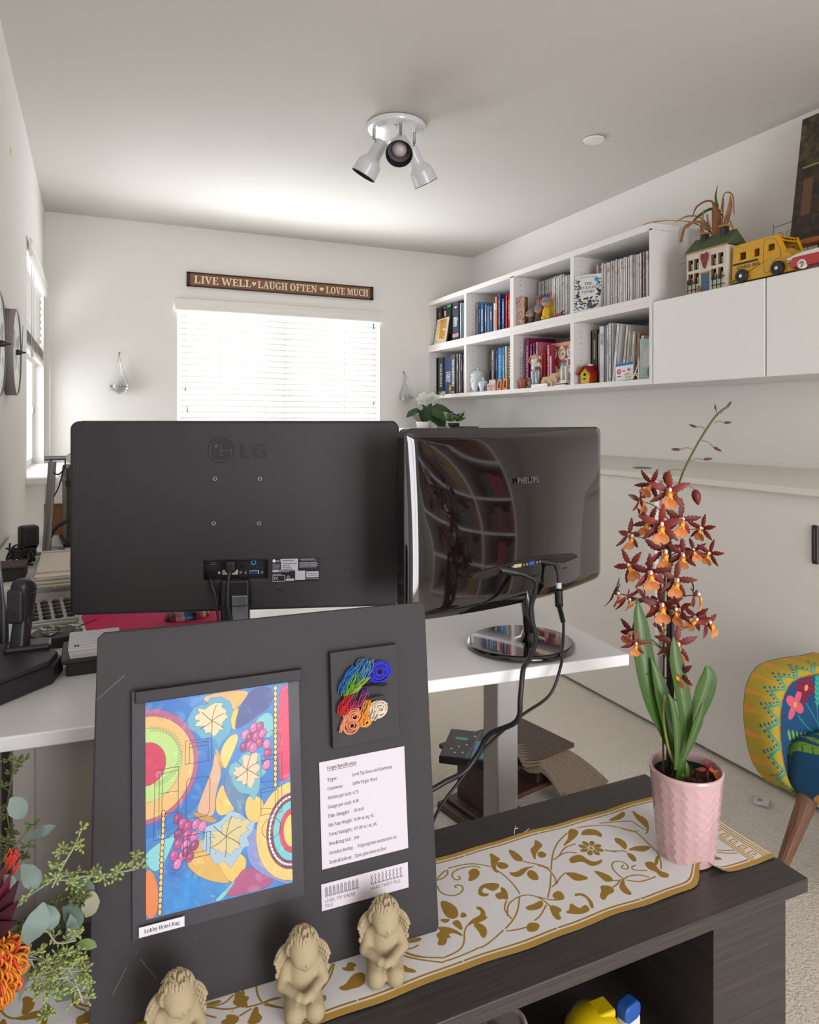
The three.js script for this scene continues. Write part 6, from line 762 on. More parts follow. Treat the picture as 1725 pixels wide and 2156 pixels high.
part(tw, 'fold', merge([0, 1, 2].map((i) => rbox(0.262 - i * 0.004, 0.0085, 0.40 - i * 0.006, 0.004, 0.004 * i, 0.0045 + i * 0.0088, 0))), mat(0xe3dccf, 0.95)); part(tw, 'print', flat(0.254, 0.384).rotateX(-Math.PI / 2), mat(0xffffff, 0.95, { map: towelTex }), [0.006, 0.0269, 0]); part(tw, 'hem', merge([rbox(0.262, 0.006, 0.012, 0.003, 0, 0.006, 0.198), rbox(0.05, 0.006, 0.02, 0.003, -0.13, 0.02, -0.14)]), mat(0xd9cfc2, 0.95));
const dl = thing('desk_lamp', 'slim brushed-metal desk lamp with a jointed arm', 'lamp', [-0.132, SCT + 0.0004, -2.43]);
const brushed = mat(0x9a9a9c, 0.34, { metalness: 0.85 });
part(dl, 'base', lathe([[0.0005, 0], [0.05, 0], [0.052, 0.004], [0.05, 0.010], [0.0005, 0.012]], 36), brushed); part(dl, 'pole', rod([0, 0.01, 0], [0.016, 0.280, 0], 0.0125, 0.0115, 20), brushed); part(dl, 'cross_arm', merge([rod([-0.006, 0.290, 0.002], [0.10, 0.290, -0.004], 0.0075), cyl(0.014, 0.014, 0.022, 0, 0, 0, 20).rotateX(Math.PI / 2).translate(0.07, 0.290, 0.002)]), brushed); part(dl, 'joint_disc', cyl(0.016, 0.016, 0.006, 0, 0, 0, 24).rotateX(Math.PI / 2).translate(0.07, 0.290, 0.016), mat(0xc9c8c6, 0.3, { metalness: 0.8 })); part(dl, 'cord_loop', tube([[0.012, 0.286, 0.006], [0.016, 0.253, 0.008], [0.032, 0.240, 0.008], [0.05, 0.258, 0.008], [0.052, 0.283, 0.006]], 0.0022, 30, 8), cableBlack); part(dl, 'upper_arm', rod([0.10, 0.290, -0.004], [0.24, 0.30, -0.05], 0.008), brushed); part(dl, 'lamp_head', lathe([[0.012, 0.05], [0.02, 0.045], [0.05, 0], [0.047, 0], [0.0005, 0.04]], 28).translate(0.25, 0.26, -0.05), brushed);
const dv2 = thing('equipment_tower', 'dark grey equipment tower with wires behind the big monitor', 'electronics', [-0.02, SCT + 0.0004, -2.62], 0.1);
part(dv2, 'body', rbox(0.14, 0.255, 0.20, 0.008, 0, 0.1275, 0), mat(0x4a4a48, 0.5)); part(dv2, 'ledge', rbox(0.146, 0.02, 0.206, 0.004, 0, 0.205, 0), mat(0x2c2c2c, 0.45)); part(dv2, 'foot_stand', rbox(0.16, 0.012, 0.22, 0.004, 0, 0.006, 0), mat(0x222, 0.5)); part(dv2, 'wires', merge([tube([[-0.06, 0.257, 0.09], [-0.03, 0.275, 0.08], [0.0, 0.26, 0.09], [0.03, 0.27, 0.06]], 0.004, 24, 6), tube([[-0.05, 0.257, 0.05], [-0.05, 0.28, 0.07], [-0.01, 0.27, 0.11], [-0.015, 0.2, 0.108]], 0.003, 24, 6), tube([[-0.075, 0.26, 0.08], [-0.09, 0.2, 0.1], [-0.11, 0.16, 0.12], [-0.12, 0.14, 0.12]], 0.002, 24, 6), tube([[0, 0.10, 0.108], [-0.06, 0.09, 0.13], [-0.10, 0.07, 0.14], [-0.13, 0.02, 0.15]], 0.006, 30, 8)]), cableBlack);
const pa = thing('power_adapter', 'black power adapter standing among tangled cables by the side wall', 'adapter', [-0.172, SCT + 0.0004, -2.31]);
part(pa, 'brick', rbox(0.05, 0.062, 0.04, 0.010, 0, 0.072, 0), mat(0x232225, 0.45), [0, 0, 0], [0, 0.4, 0]); part(pa, 'wall_bracket', rbox(0.04, 0.042, 0.035, 0.004, 0, 0.0215, 0), mat(0x1b1a1c, 0.5));
{ const t = []; reseed(131); for (let k = 0; k < 7; k++) { const p = []; for (let i = 0; i < 7; i++) p.push([-0.035 + rnd(-0.02, 0.06), 0.006 + rnd(0.05), -0.02 + i * 0.024 + rnd(-0.015, 0.015)]); t.push(tube(p, 0.0026, 50, 6)); } part(pa, 'tangled_leads', merge(t), cableBlack); }
const sb = thing('small_black_box', 'small dark box between the tea towel and the side wall', 'box', [-0.195, SCT + 0.0004, -2.08]); part(sb, 'body', rbox(0.07, 0.03, 0.10, 0.003, 0, 0.015, 0), mat(0x2a2320, 0.6)); part(sb, 'lid', rbox(0.072, 0.006, 0.102, 0.002, 0, 0.033, 0), mat(0x3a2724, 0.6));
const fo = thing('tan_folder', 'tan card folder standing behind the cables', 'folder', [-0.10, SCT + 0.0004, -2.80]); part(fo, 'front', box(0.12, 0.10, 0.003, 0, 0.05, 0), mat(0xb37d55, 0.8)); part(fo, 'rear', box(0.12, 0.11, 0.003, 0, 0.055, -0.006), mat(0xa56f49, 0.8));

// ---------------------------------------------------------------- table runner
reseed(141);
const runnerTex = canvas(2048, 362, (g, w, h) => {
  const k = w / 1250, G = '#9c7a2c', G2 = '#b8923a'; g.fillStyle = '#e4e1e2'; g.fillRect(0, 0, w, h);
  g.fillStyle = G2; g.fillRect(0, 0, w, 8 * k); g.fillRect(0, h - 9 * k, w, 9 * k); g.fillStyle = G; g.fillRect(0, 11.2 * k, w, 2.6 * k); g.fillRect(0, h - 14.6 * k, w, 2.8 * k);
  g.fillStyle = '#e4e1e2'; for (let x = 60; x < 1250; x += 147) { g.fillRect(x * k, 10 * k, 2 * k, 5 * k); g.fillRect((x + 40) * k, h - 15 * k, 2 * k, 5 * k); }
  g.lineCap = 'round'; g.lineJoin = 'round'; g.strokeStyle = G; g.fillStyle = G;
  const drawAll = (dx, flip) => { for (const s of RUNNER_STROKES) { g.lineWidth = 2.3 * k; g.beginPath(); const P = []; for (let i = 0; i < s.length; i += 2) P.push([(s[i] + dx) * k, (flip ? 221 - s[i + 1] : s[i + 1]) * k]); g.moveTo(...P[0]); for (let i = 1; i < P.length - 1; i++) g.quadraticCurveTo(P[i][0], P[i][1], (P[i][0] + P[i + 1][0]) / 2, (P[i][1] + P[i + 1][1]) / 2); g.lineTo(...P[P.length - 1]); g.stroke(); }
    for (const s of RUNNER_LEAVES) { g.lineWidth = 2.0 * k; g.beginPath(); { const P = []; for (let i = 0; i < s.length; i += 2) P.push([(s[i] + dx) * k, (flip ? 221 - s[i + 1] : s[i + 1]) * k]); const n = P.length; g.moveTo((P[n - 1][0] + P[0][0]) / 2, (P[n - 1][1] + P[0][1]) / 2); P.forEach((q, i) => { const r = P[(i + 1) % n]; g.quadraticCurveTo(q[0], q[1], (q[0] + r[0]) / 2, (q[1] + r[1]) / 2); }); } g.closePath(); g.fill(); g.stroke(); }
    const fx = (996 + dx) * k, fy = (flip ? 141 : 80) * k; for (let i = 0; i < 8; i++) { const a = i * 0.785; g.beginPath(); g.ellipse(fx + Math.cos(a) * 14 * k, fy + Math.sin(a) * 14 * k, 6.5 * k, 4.6 * k, a, 0, 7); g.fill(); } g.lineWidth = 1.8 * k; g.beginPath(); g.arc(fx, fy, 7 * k, 0, 7); g.stroke(); g.beginPath(); g.arc(fx, fy, 3.2 * k, 0, 7); g.fill(); };
  drawAll(0, false);
  g.save(); g.beginPath(); g.rect(0, 14 * k, 420 * k, 150 * k); g.clip(); drawAll(-560, true); g.restore();
  g.fillStyle = '#e4e1e2'; g.fillRect(1206 * k, 8 * k, 44 * k, h - 17 * k); g.fillStyle = G2; for (const x of [1208, 1213, 1234, 1239, 1244]) g.fillRect(x * k, 8 * k, 2.6 * k, h - 17 * k);
  for (let y = 14; y < 206; y += 18) { g.fillRect(1218 * k, y * k, 2.2 * k, 14 * k); g.fillRect(1218 * k, y * k, 13 * k, 2.2 * k); g.fillRect(1229 * k, y * k, 2.2 * k, 10 * k); g.fillRect(1223 * k, (y + 8) * k, 8 * k, 2.2 * k); g.fillRect(1223 * k, (y + 5) * k, 2.2 * k, 5 * k); }
  speckle(g, w, h, 900, ['#c9a552', '#8a6a24'], 1, 2, 0.25);
});
{
  const nx = 150, nz = 22, pos = [], uv = [], idx = [];
  for (let j = 0; j <= nz; j++) for (let i = 0; i <= nx; i++) {
    const u = i / nx, v = j / nz, x = -0.25 + u * 1.246; let z = -1.008 + v * 0.221; const front = Math.max(0, (v - 0.62) / 0.38);
    z += (Math.sin(x * 26) * 0.0022 + Math.sin(x * 61 + 1) * 0.0009) * (v < 0.5 ? 1 - v * 2 : (v - 0.5) * 2);
    const ridge = Math.exp(-(((x - 0.862 + (1 - v) * 0.05) / 0.022) ** 2)); z -= ridge * 0.022 * front;
    const y = 0.4812 + ridge * 0.016 * front + Math.max(0, Math.sin(x * 26)) * 0.0012 * Math.abs(v - 0.5) * 2 + (u > 0.97 ? (u - 0.97) * 0.05 : 0);
    pos.push(x, y, z); uv.push(u, 1 - v);
  }
  for (let j = 0; j < nz; j++) for (let i = 0; i < nx; i++) { const a = j * (nx + 1) + i; idx.push(a, a + nx + 1, a + 1, a + 1, a + nx + 1, a + nx + 2); }
  const top = new THREE.BufferGeometry(); top.setAttribute('position', new THREE.Float32BufferAttribute(pos, 3)); top.setAttribute('uv', new THREE.Float32BufferAttribute(uv, 2)); top.setIndex(idx); top.computeVertexNormals();
  const und = top.clone(); und.translate(0, -0.0006, 0); und.setIndex(idx.map((_, i) => idx[i - (i % 3) + [0, 2, 1][i % 3]])); und.computeVertexNormals();
  const rn = thing('table_runner', 'white table runner printed with gold foliage along the console', 'table runner');
  part(rn, 'printed_cloth', top, mat(0xffffff, 0.75, { map: runnerTex })); part(rn, 'lining', und, mat(0xd9d6d4, 0.9));
  part(rn, 'loose_thread', merge([tube([[0.648, 0.483, -1.010], [0.652, 0.489, -1.014], [0.655, 0.492, -1.016]], 0.0004, 10, 5), tube([[0.652, 0.489, -1.014], [0.658, 0.489, -1.013]], 0.0004, 6, 5), tube([[0.668, 0.483, -1.008], [0.676, 0.488, -1.006]], 0.0004, 8, 5)]), mat(0xe9e6e4, 0.9));
}
// ---------------------------------------------------------------- display board leaning back on the console
const bd = thing('display_board', 'large black presentation board with a colourful rug design', 'display board', [-0.006, 0.4834, -0.874], -1.4385 * Math.PI / 180);
const tiltG = new THREE.Group(); tiltG.name = 'board'; tiltG.rotation.x = -6.2 * Math.PI / 180; bd.add(tiltG);
{
  reseed(151);
  const card = canvas(1024, 1024, (g, w, h) => { g.fillStyle = '#332f31'; g.fillRect(0, 0, w, h); speckle(g, w, h, 26000, ['#3b3639', '#2b282a', '#403b3d', '#292628'], 1, 3, 0.35); g.strokeStyle = 'rgba(170,165,168,.5)'; g.lineWidth = 2; for (const [a, b, c, d] of [[60, 940, 96, 880], [130, 870, 170, 930], [20, 180, 92, 124]]) { g.beginPath(); g.moveTo(a, b); g.lineTo(c, d); g.stroke(); } for (let i = 0; i < 26; i++) { g.fillStyle = 'rgba(190,185,188,.35)'; g.fillRect(rnd(w), rnd(h), rnd(1, 4), rnd(1, 3)); } });
  const bm = mat(0xffffff, 0.72, { map: card }), bs = new THREE.Shape(); bs.moveTo(0.002, 0); bs.lineTo(0.434, -0.002); bs.quadraticCurveTo(0.438, 0, 0.438, 0.006); bs.lineTo(0.4378, 0.430); bs.quadraticCurveTo(0.437, 0.4395, 0.428, 0.4395); bs.lineTo(0.30, 0.441); bs.lineTo(0.20, 0.4415); bs.lineTo(0.07, 0.4438); bs.lineTo(0.016, 0.4428); bs.lineTo(0.0095, 0.437); bs.lineTo(0.004, 0.24); bs.closePath();
  const g = ext(bs, 0.005, 0.0006, 1).translate(0, 0, -0.0062); { const p = g.attributes.position, uv = g.attributes.uv; for (let i = 0; i < p.count; i++) { uv.setXY(i, p.getX(i) / 0.44, p.getY(i) / 0.445); let dz = 0; if (p.getX(i) < 0.07 && p.getY(i) > 0.40) dz = -0.006 * Math.min(1, (p.getY(i) - 0.40) / 0.04 * (0.07 - p.getX(i)) / 0.06); p.setZ(i, p.getZ(i) + dz); } g.computeVertexNormals(); }
  part(tiltG, 'backing_board', g, bm);
  // framed sleeve holding the rug picture
  part(tiltG, 'picture_mount', merge([box(0.2045, 0.281, 0.003, 0.1495, 0.2315, 0.0015)]), mat(0x37343a, 0.6));
  part(tiltG, 'mount_bar', rbox(0.204, 0.014, 0.008, 0.001, 0.153, 0.3655, 0.004), mat(0x242023, 0.6));
  const rug = canvas(1000, 1414, (g, w, h) => {
    g.fillStyle = '#3f7fc0'; g.fillRect(0, 0, w, h);
    const wash = (n, tones, x0, x1, y0, y1, s) => { for (let i = 0; i < n; i++) { g.globalAlpha = rnd(0.06, 0.2); g.fillStyle = tones[rnd(tones.length) | 0]; g.beginPath(); g.ellipse(rnd(x0, x1), rnd(y0, y1), rnd(s), rnd(s * 0.6), rnd(3), 0, 7); g.fill(); } g.globalAlpha = 1; };
    wash(260, ['#2a5fa8', '#6aa8dc', '#3c4f98', '#8fb4e0'], 0, w, 0, h, 90); wash(60, ['#1c86d0', '#2f9fe0'], 150, 600, 1180, h, 110); wash(40, ['#2f3f8c', '#34459a'], 150, 500, 1000, 1200, 90);
    g.lineWidth = 2; g.strokeStyle = 'rgba(50,40,60,.6)';
    for (const [c, e] of ART_RINGS.slice(0, 6)) { g.fillStyle = c; g.beginPath(); g.ellipse(e[0], e[1], e[2], e[3], 0, 0, 7); g.fill(); g.stroke(); }
    for (let i = 0; i < 26; i++) { const a = -1.5 + i * 0.115; g.strokeStyle = '#6f8f58'; g.lineWidth = 3; g.beginPath(); g.ellipse(25 + Math.cos(a) * 205, 372 + Math.sin(a) * 190, 8, 15, a + 1.57, 0, 7); g.stroke(); }
    g.lineWidth = 2; g.strokeStyle = 'rgba(50,40,60,.6)';
    for (const [c, p] of ART_SHAPES) { g.fillStyle = c; g.beginPath(); const n = p.length / 2, q = (i) => [p[2 * (i % n)], p[2 * (i % n) + 1]]; g.moveTo((q(0)[0] + q(1)[0]) / 2, (q(0)[1] + q(1)[1]) / 2); for (let i = 1; i <= n; i++) g.quadraticCurveTo(q(i)[0], q(i)[1], (q(i)[0] + q(i + 1)[0]) / 2, (q(i)[1] + q(i + 1)[1]) / 2); g.closePath(); g.fill(); g.stroke(); }
    for (const [c, e] of ART_RINGS.slice(6)) { g.fillStyle = c; g.beginPath(); g.ellipse(e[0], e[1], e[2], e[3], 0, 0, 7); g.fill(); g.stroke(); }
    const E = ART_RINGS[7][1]; for (let i = 0; i < 24; i++) { const a = 1.72 + i * 0.125; g.fillStyle = '#e9e2dc'; g.strokeStyle = '#2a1c26'; g.beginPath(); g.ellipse(E[0] + Math.cos(a) * (E[2] - 22), E[1] + Math.sin(a) * (E[3] - 30), 9, 16, a, 0, 7); g.fill(); g.stroke(); }
    wash(220, ['#ffffff', '#f3d9a8', '#c98a9c', '#2f5f8c', '#e8c88a'], 0, w, 0, h, 46);
    ART_LEAVES.forEach(([c, p], i) => { g.fillStyle = c; g.strokeStyle = i % 2 ? 'rgba(80,60,50,.7)' : 'rgba(60,90,120,.6)'; g.lineWidth = 2; g.beginPath(); for (let k = 0; k < p.length; k += 2) g.lineTo(p[k], p[k + 1]); g.closePath(); g.fill(); g.stroke(); });
    ART_MAPLES.forEach(([x, y], i) => { const R = [150, 150, 185][i]; g.strokeStyle = '#4a2c24'; g.lineWidth = 4; for (const a of [-1.35, -0.5, 0.4, 1.5, 2.6, 3.7]) { g.beginPath(); g.moveTo(x, y); g.quadraticCurveTo(x + Math.cos(a) * R * 0.3, y + Math.sin(a) * R * 0.42, x + Math.cos(a + 0.15) * R * 0.62, y + Math.sin(a + 0.15) * R * 0.75); g.stroke(); } g.lineWidth = 2; });
    ART_GRAPES.forEach(([x, y], i) => { g.fillStyle = ['#c46a9a', '#a84a7c', '#d07aa8', '#8a3f6c', '#b5508c'][i % 5]; g.strokeStyle = '#5a2444'; g.lineWidth = 3; g.beginPath(); g.ellipse(x, y, 27, 36, 0.4, 0, 7); g.fill(); g.stroke(); g.globalAlpha = 0.35; g.fillStyle = '#f0c0d8'; g.beginPath(); g.ellipse(x - 7, y - 9, 9, 13, 0.4, 0, 7); g.fill(); g.globalAlpha = 1; });
    for (const [x0, y0, x1, y1] of ART_CHAINS) { const n = Math.round((y1 - y0) / 38); for (let i = 0; i < n; i++) { const x = x0 + (x1 - x0) * (i + 0.5) / n, y = y0 + (y1 - y0) * (i + 0.5) / n; g.fillStyle = '#d9bd78'; g.strokeStyle = '#2a2420'; g.lineWidth = 4; g.beginPath(); g.ellipse(x, y, 13, 20, 0, 0, 7); g.fill(); g.stroke(); } }
    g.strokeStyle = '#20242c'; g.lineWidth = 3; for (const l of ART_LINES) { g.beginPath(); for (let i = 0; i < l.length; i += 2) g.lineTo(l[i], l[i + 1]); g.stroke(); } for (const c of ART_CIRCLES) { g.beginPath(); g.ellipse(c[0], c[1], c[2], c[3], 0, 0, 7); g.stroke(); }
  });
  part(tiltG, 'rug_picture', box(0.1746, 0.2468, 0.0012, 0.1495, 0.2341, 0.0036), [0, 0, 0, 0, 1, 0].map((k) => (k ? mat(0xffffff, 0.5, { map: rug }) : mat(0xded6cc, 0.8))));
  part(tiltG, 'clear_sleeve', box(0.2035, 0.262, 0.0003, 0.1485, 0.2255, 0.0062), mat(0xffffff, 0.12, { transmission: 1, thickness: 0, ior: 1.4, specularIntensity: 0.12 }));
  const sheet = (name, w, h, x, y, tex, z = 0.0006) => { const o = part(tiltG, name, box(w, h, 0.0007, x, y, z), mat(0xd8d3da, 0.85)); part(o, 'print', flat(w - 0.0004, h - 0.0004), mat(0xffffff, 0.85, { map: tex }), [x, y, z + 0.0005]); };
  sheet('title_label', 0.0508, 0.0112, 0.0795, 0.1002, canvas(512, 114, (g, w, h) => { g.fillStyle = '#e2dce2'; g.fillRect(0, 0, w, h); g.fillStyle = '#2a2430'; g.font = 'bold 60px serif'; g.textAlign = 'center'; g.fillText('Lobby Hotel Rug', w / 2, 76, 400); }), 0.0072);
  const spec = canvas(1024, 1130, (g, w, h) => { g.fillStyle = '#d2ccd3'; g.fillRect(0, 0, w, h); g.fillStyle = '#26222a'; g.font = 'bold 52px serif'; g.fillText('Carpet Specification', 84, 92, 350); g.fillRect(84, 104, 350, 4);
    const R = [['Type:', 'Level Tip Shear and Hardtwist', 488], ['Content:', '100% Virgin Wool', 300], ['Stitches per inch:', '4.75', 70], ['Gauge per inch:', '8.00', 70], ['Pile Height:', '.50 inch', 126], ['Pile Yarn Weight:', '76.00 oz./sq. yd.', 250], ['Total Weight:', '107.00 oz./ sq. yd.', 280], ['Backing (a):', 'Jute', 62], ['Secondary Backing:', 'Polypropylene laminated to (a)', 470], ['Installation:', 'Direct glue down to floor', 384]];
    g.font = '46px serif'; g.lineWidth = 1.2; g.strokeStyle = '#26222a'; R.forEach(([a, b, l], i) => { const y = 216 + i * 97; g.fillText(a, 84, y, 280); g.strokeText(a, 84, y, 280); g.strokeText(b, i === 8 ? 414 : 376, y, l); g.fillText(b, i === 8 ? 414 : 376, y, l); }); });
  sheet('specification_sheet', 0.1212, 0.1336, 0.337, 0.1818, spec);
  const pile = canvas(1024, 276, (g, w, h) => { g.fillStyle = '#d2ccd3'; g.fillRect(0, 0, w, h); g.strokeStyle = '#2a262e'; g.fillStyle = '#2a262e'; g.lineWidth = 4; const loops = (x0, n, tw) => { for (let i = 0; i < n; i++) { const x = x0 + i * 44; g.beginPath(); if (tw) { for (let t = 0; t <= 14; t++) g.lineTo(x + 9 + Math.sin(t * 0.9 + i) * 8, 128 - t * 7); g.stroke(); g.beginPath(); for (let t = 0; t <= 14; t++) g.lineTo(x + 15 - Math.sin(t * 0.9 + i) * 8, 128 - t * 7); g.stroke(); } else { g.moveTo(x, 128); g.lineTo(x + 2, 50); g.quadraticCurveTo(x + 14, 20, x + 26, 50); g.lineTo(x + 28, 128); g.stroke(); g.beginPath(); g.moveTo(x + 8, 128); g.lineTo(x + 9, 56); g.quadraticCurveTo(x + 14, 40, x + 19, 56); g.lineTo(x + 20, 128); g.stroke(); } g.beginPath(); g.arc(x + 20, 130, 14, 0, Math.PI); g.stroke(); } g.fillRect(x0 - 4, 128, n * 44, 4); };
    loops(40, 9, false); loops(570, 9, true); g.font = '46px sans-serif'; g.fillText('LEVEL TIP SHEAR', 36, 200, 440); g.fillText('PILE', 36, 250, 120); g.fillText('HARD TWIST PILE', 566, 196, 410); });
  sheet('pile_diagram', 0.1214, 0.0325, 0.3353, 0.081, pile);
  // yarn panel with skeins
  const yp = part(tiltG, 'yarn_panel', rbox(0.0962, 0.124, 0.009, 0.0012, 0.3415, 0.3268, 0.0046), mat(0x322e31, 0.7));
  const skein = (color, pts, r, n) => { const a = []; for (let k = 0; k < n; k++) { const an = k / n * 6.283, rr = 1.25 * r * (0.35 + 0.65 * ((k * 0.618) % 1)); a.push(tube(pts.map(([x, y], i) => { const env = 0.45 + 0.55 * Math.sin((i + 0.5) / pts.length * 3.1416), tw = an + i * 0.5; return [0.2935 + x + Math.cos(tw) * rr * env, 0.2643 + y + rnd(-0.0006, 0.0006), 0.0105 + 0.002 + Math.abs(Math.sin(tw)) * rr * env * 0.8]; }), 0.00075, 18, 5)); } part(yp, 'yarn_skein', merge(a), mat(color, 0.8, { sheen: 0.4 })); };
  const loopSkein = (color, x, y, r, n) => { const a = []; for (let k = 0; k < n; k++) { const rr = 1.2 * r * (0.3 + 0.7 * k / n), ox = rnd(-0.002, 0.002), oy = rnd(-0.002, 0.002), p = []; for (let i = 0; i < 9; i++) { const an = i / 9 * 6.283; p.push([0.2935 + x + ox + Math.cos(an) * rr, 0.2643 + y + oy + Math.sin(an) * rr * 0.85, 0.0105 + 0.001 + (1 - k / n) * 0.006 + rnd(0.001)]); } a.push(tube(p, 0.0009, 26, 5, true)); } part(yp, 'yarn_skein', merge(a), mat(color, 0.8, { sheen: 0.4 })); };
  // x,y from the lower left corner of the panel, metres
  skein(0x1f6ab5, [[0.014, 0.072], [0.018, 0.085], [0.028, 0.098], [0.036, 0.104]], 0.008, 12); skein(0x3f6f96, [[0.036, 0.084], [0.038, 0.096], [0.042, 0.108], [0.045, 0.112]], 0.008, 12); skein(0x4f7f9f, [[0.044, 0.086], [0.050, 0.098], [0.053, 0.109]], 0.007, 10); loopSkein(0x2c2fb8, 0.066, 0.092, 0.0145, 12); skein(0x5f9a28, [[0.018, 0.068], [0.024, 0.080], [0.032, 0.095]], 0.008, 12); skein(0x88a838, [[0.028, 0.070], [0.036, 0.078], [0.048, 0.087]], 0.008, 12); skein(0x18161a, [[0.047, 0.076], [0.058, 0.077], [0.072, 0.074]], 0.009, 14); skein(0x5a1f86, [[0.042, 0.066], [0.047, 0.072]], 0.005, 8); skein(0xb31f2c, [[0.012, 0.050], [0.016, 0.058], [0.023, 0.068]], 0.008, 12); loopSkein(0xb8232c, 0.015, 0.051, 0.008, 6); skein(0xab2060, [[0.026, 0.050], [0.030, 0.060]], 0.007, 9); skein(0x8a3f62, [[0.036, 0.050], [0.042, 0.060], [0.047, 0.068]], 0.006, 9); skein(0x4a443c, [[0.050, 0.058], [0.060, 0.060], [0.070, 0.056]], 0.009, 14); skein(0xd98a2c, [[0.038, 0.032], [0.044, 0.045], [0.048, 0.058]], 0.007, 12); loopSkein(0xdc9440, 0.043, 0.031, 0.0085, 7); loopSkein(0xd98e68, 0.028, 0.040, 0.011, 8); loopSkein(0xd08560, 0.025, 0.028, 0.011, 7); skein(0xd98e68, [[0.010, 0.022], [0.012, 0.030], [0.018, 0.042]], 0.003, 5); loopSkein(0xd9cdb6, 0.065, 0.044, 0.012, 11); skein(0xd6c8b0, [[0.054, 0.030], [0.060, 0.040], [0.070, 0.050]], 0.008, 10);
  part(tiltG, 'easel_strut', box(0.07, 0.36, 0.003, 0.22, 0.185, -0.05).rotateX(0), mat(0x2f2b2d, 0.8), [0, 0, 0], [-0.16, 0, 0]);
}
// ---------------------------------------------------------------- three kneeling cherubs
reseed(161);
const stoneTex = canvas(256, 256, (g, w, h) => { g.fillStyle = '#a89878'; g.fillRect(0, 0, w, h); speckle(g, w, h, 3000, ['#b5a684', '#978868', '#c0b18f'], 1, 4, 0.4); speckle(g, w, h, 120, ['#5a4c38'], 1, 2.4, 0.7); });
const stone = mat(0xffffff, 0.8, { map: tile(stoneTex, 1, 1) });
function sdfMesh(bones, size, centre, res, k) {                    // smooth union of tapered capsules
  const mc = new MarchingCubes(res, stone, false, false, 90000), f = mc.field, half = size / 2; mc.isolation = 0;
  for (let z = 0; z < res; z++) for (let y = 0; y < res; y++) for (let x = 0; x < res; x++) {
    const px = centre[0] + (x / res * 2 - 1) * half, py = centre[1] + (y / res * 2 - 1) * half, pz = centre[2] + (z / res * 2 - 1) * half; let d = 1e3;
    for (const [a, b, ra, rb, kk] of bones) { const bx = b[0] - a[0], by = b[1] - a[1], bz = b[2] - a[2], L = bx * bx + by * by + bz * bz; let t = L ? ((px - a[0]) * bx + (py - a[1]) * by + (pz - a[2]) * bz) / L : 0; t = t < 0 ? 0 : t > 1 ? 1 : t; const q = Math.hypot(px - a[0] - bx * t, py - a[1] - by * t, pz - a[2] - bz * t) - (ra + (rb - ra) * t), K = kk || k; const h = Math.max(K - Math.abs(d - q), 0) / K; d = Math.min(d, q) - h * h * K * 0.25; }
    f[x + y * res + z * res * res] = -d;
  }
  mc.update(); const n = mc.count, P = new Float32Array(mc.positionArray.slice(0, n * 3)), N = new Float32Array(mc.normalArray.slice(0, n * 3)), uv = new Float32Array(n * 2);
  for (let i = 0; i < n; i++) { for (let c = 0; c < 3; c++) P[3 * i + c] = centre[c] + P[3 * i + c] * half; uv[2 * i] = P[3 * i] * 22; uv[2 * i + 1] = P[3 * i + 1] * 22 + P[3 * i + 2] * 9; }
  const g = new THREE.BufferGeometry(); g.setAttribute('position', new THREE.BufferAttribute(P, 3)); g.setAttribute('normal', new THREE.BufferAttribute(N, 3)); g.setAttribute('uv', new THREE.BufferAttribute(uv, 2)); return g;
}
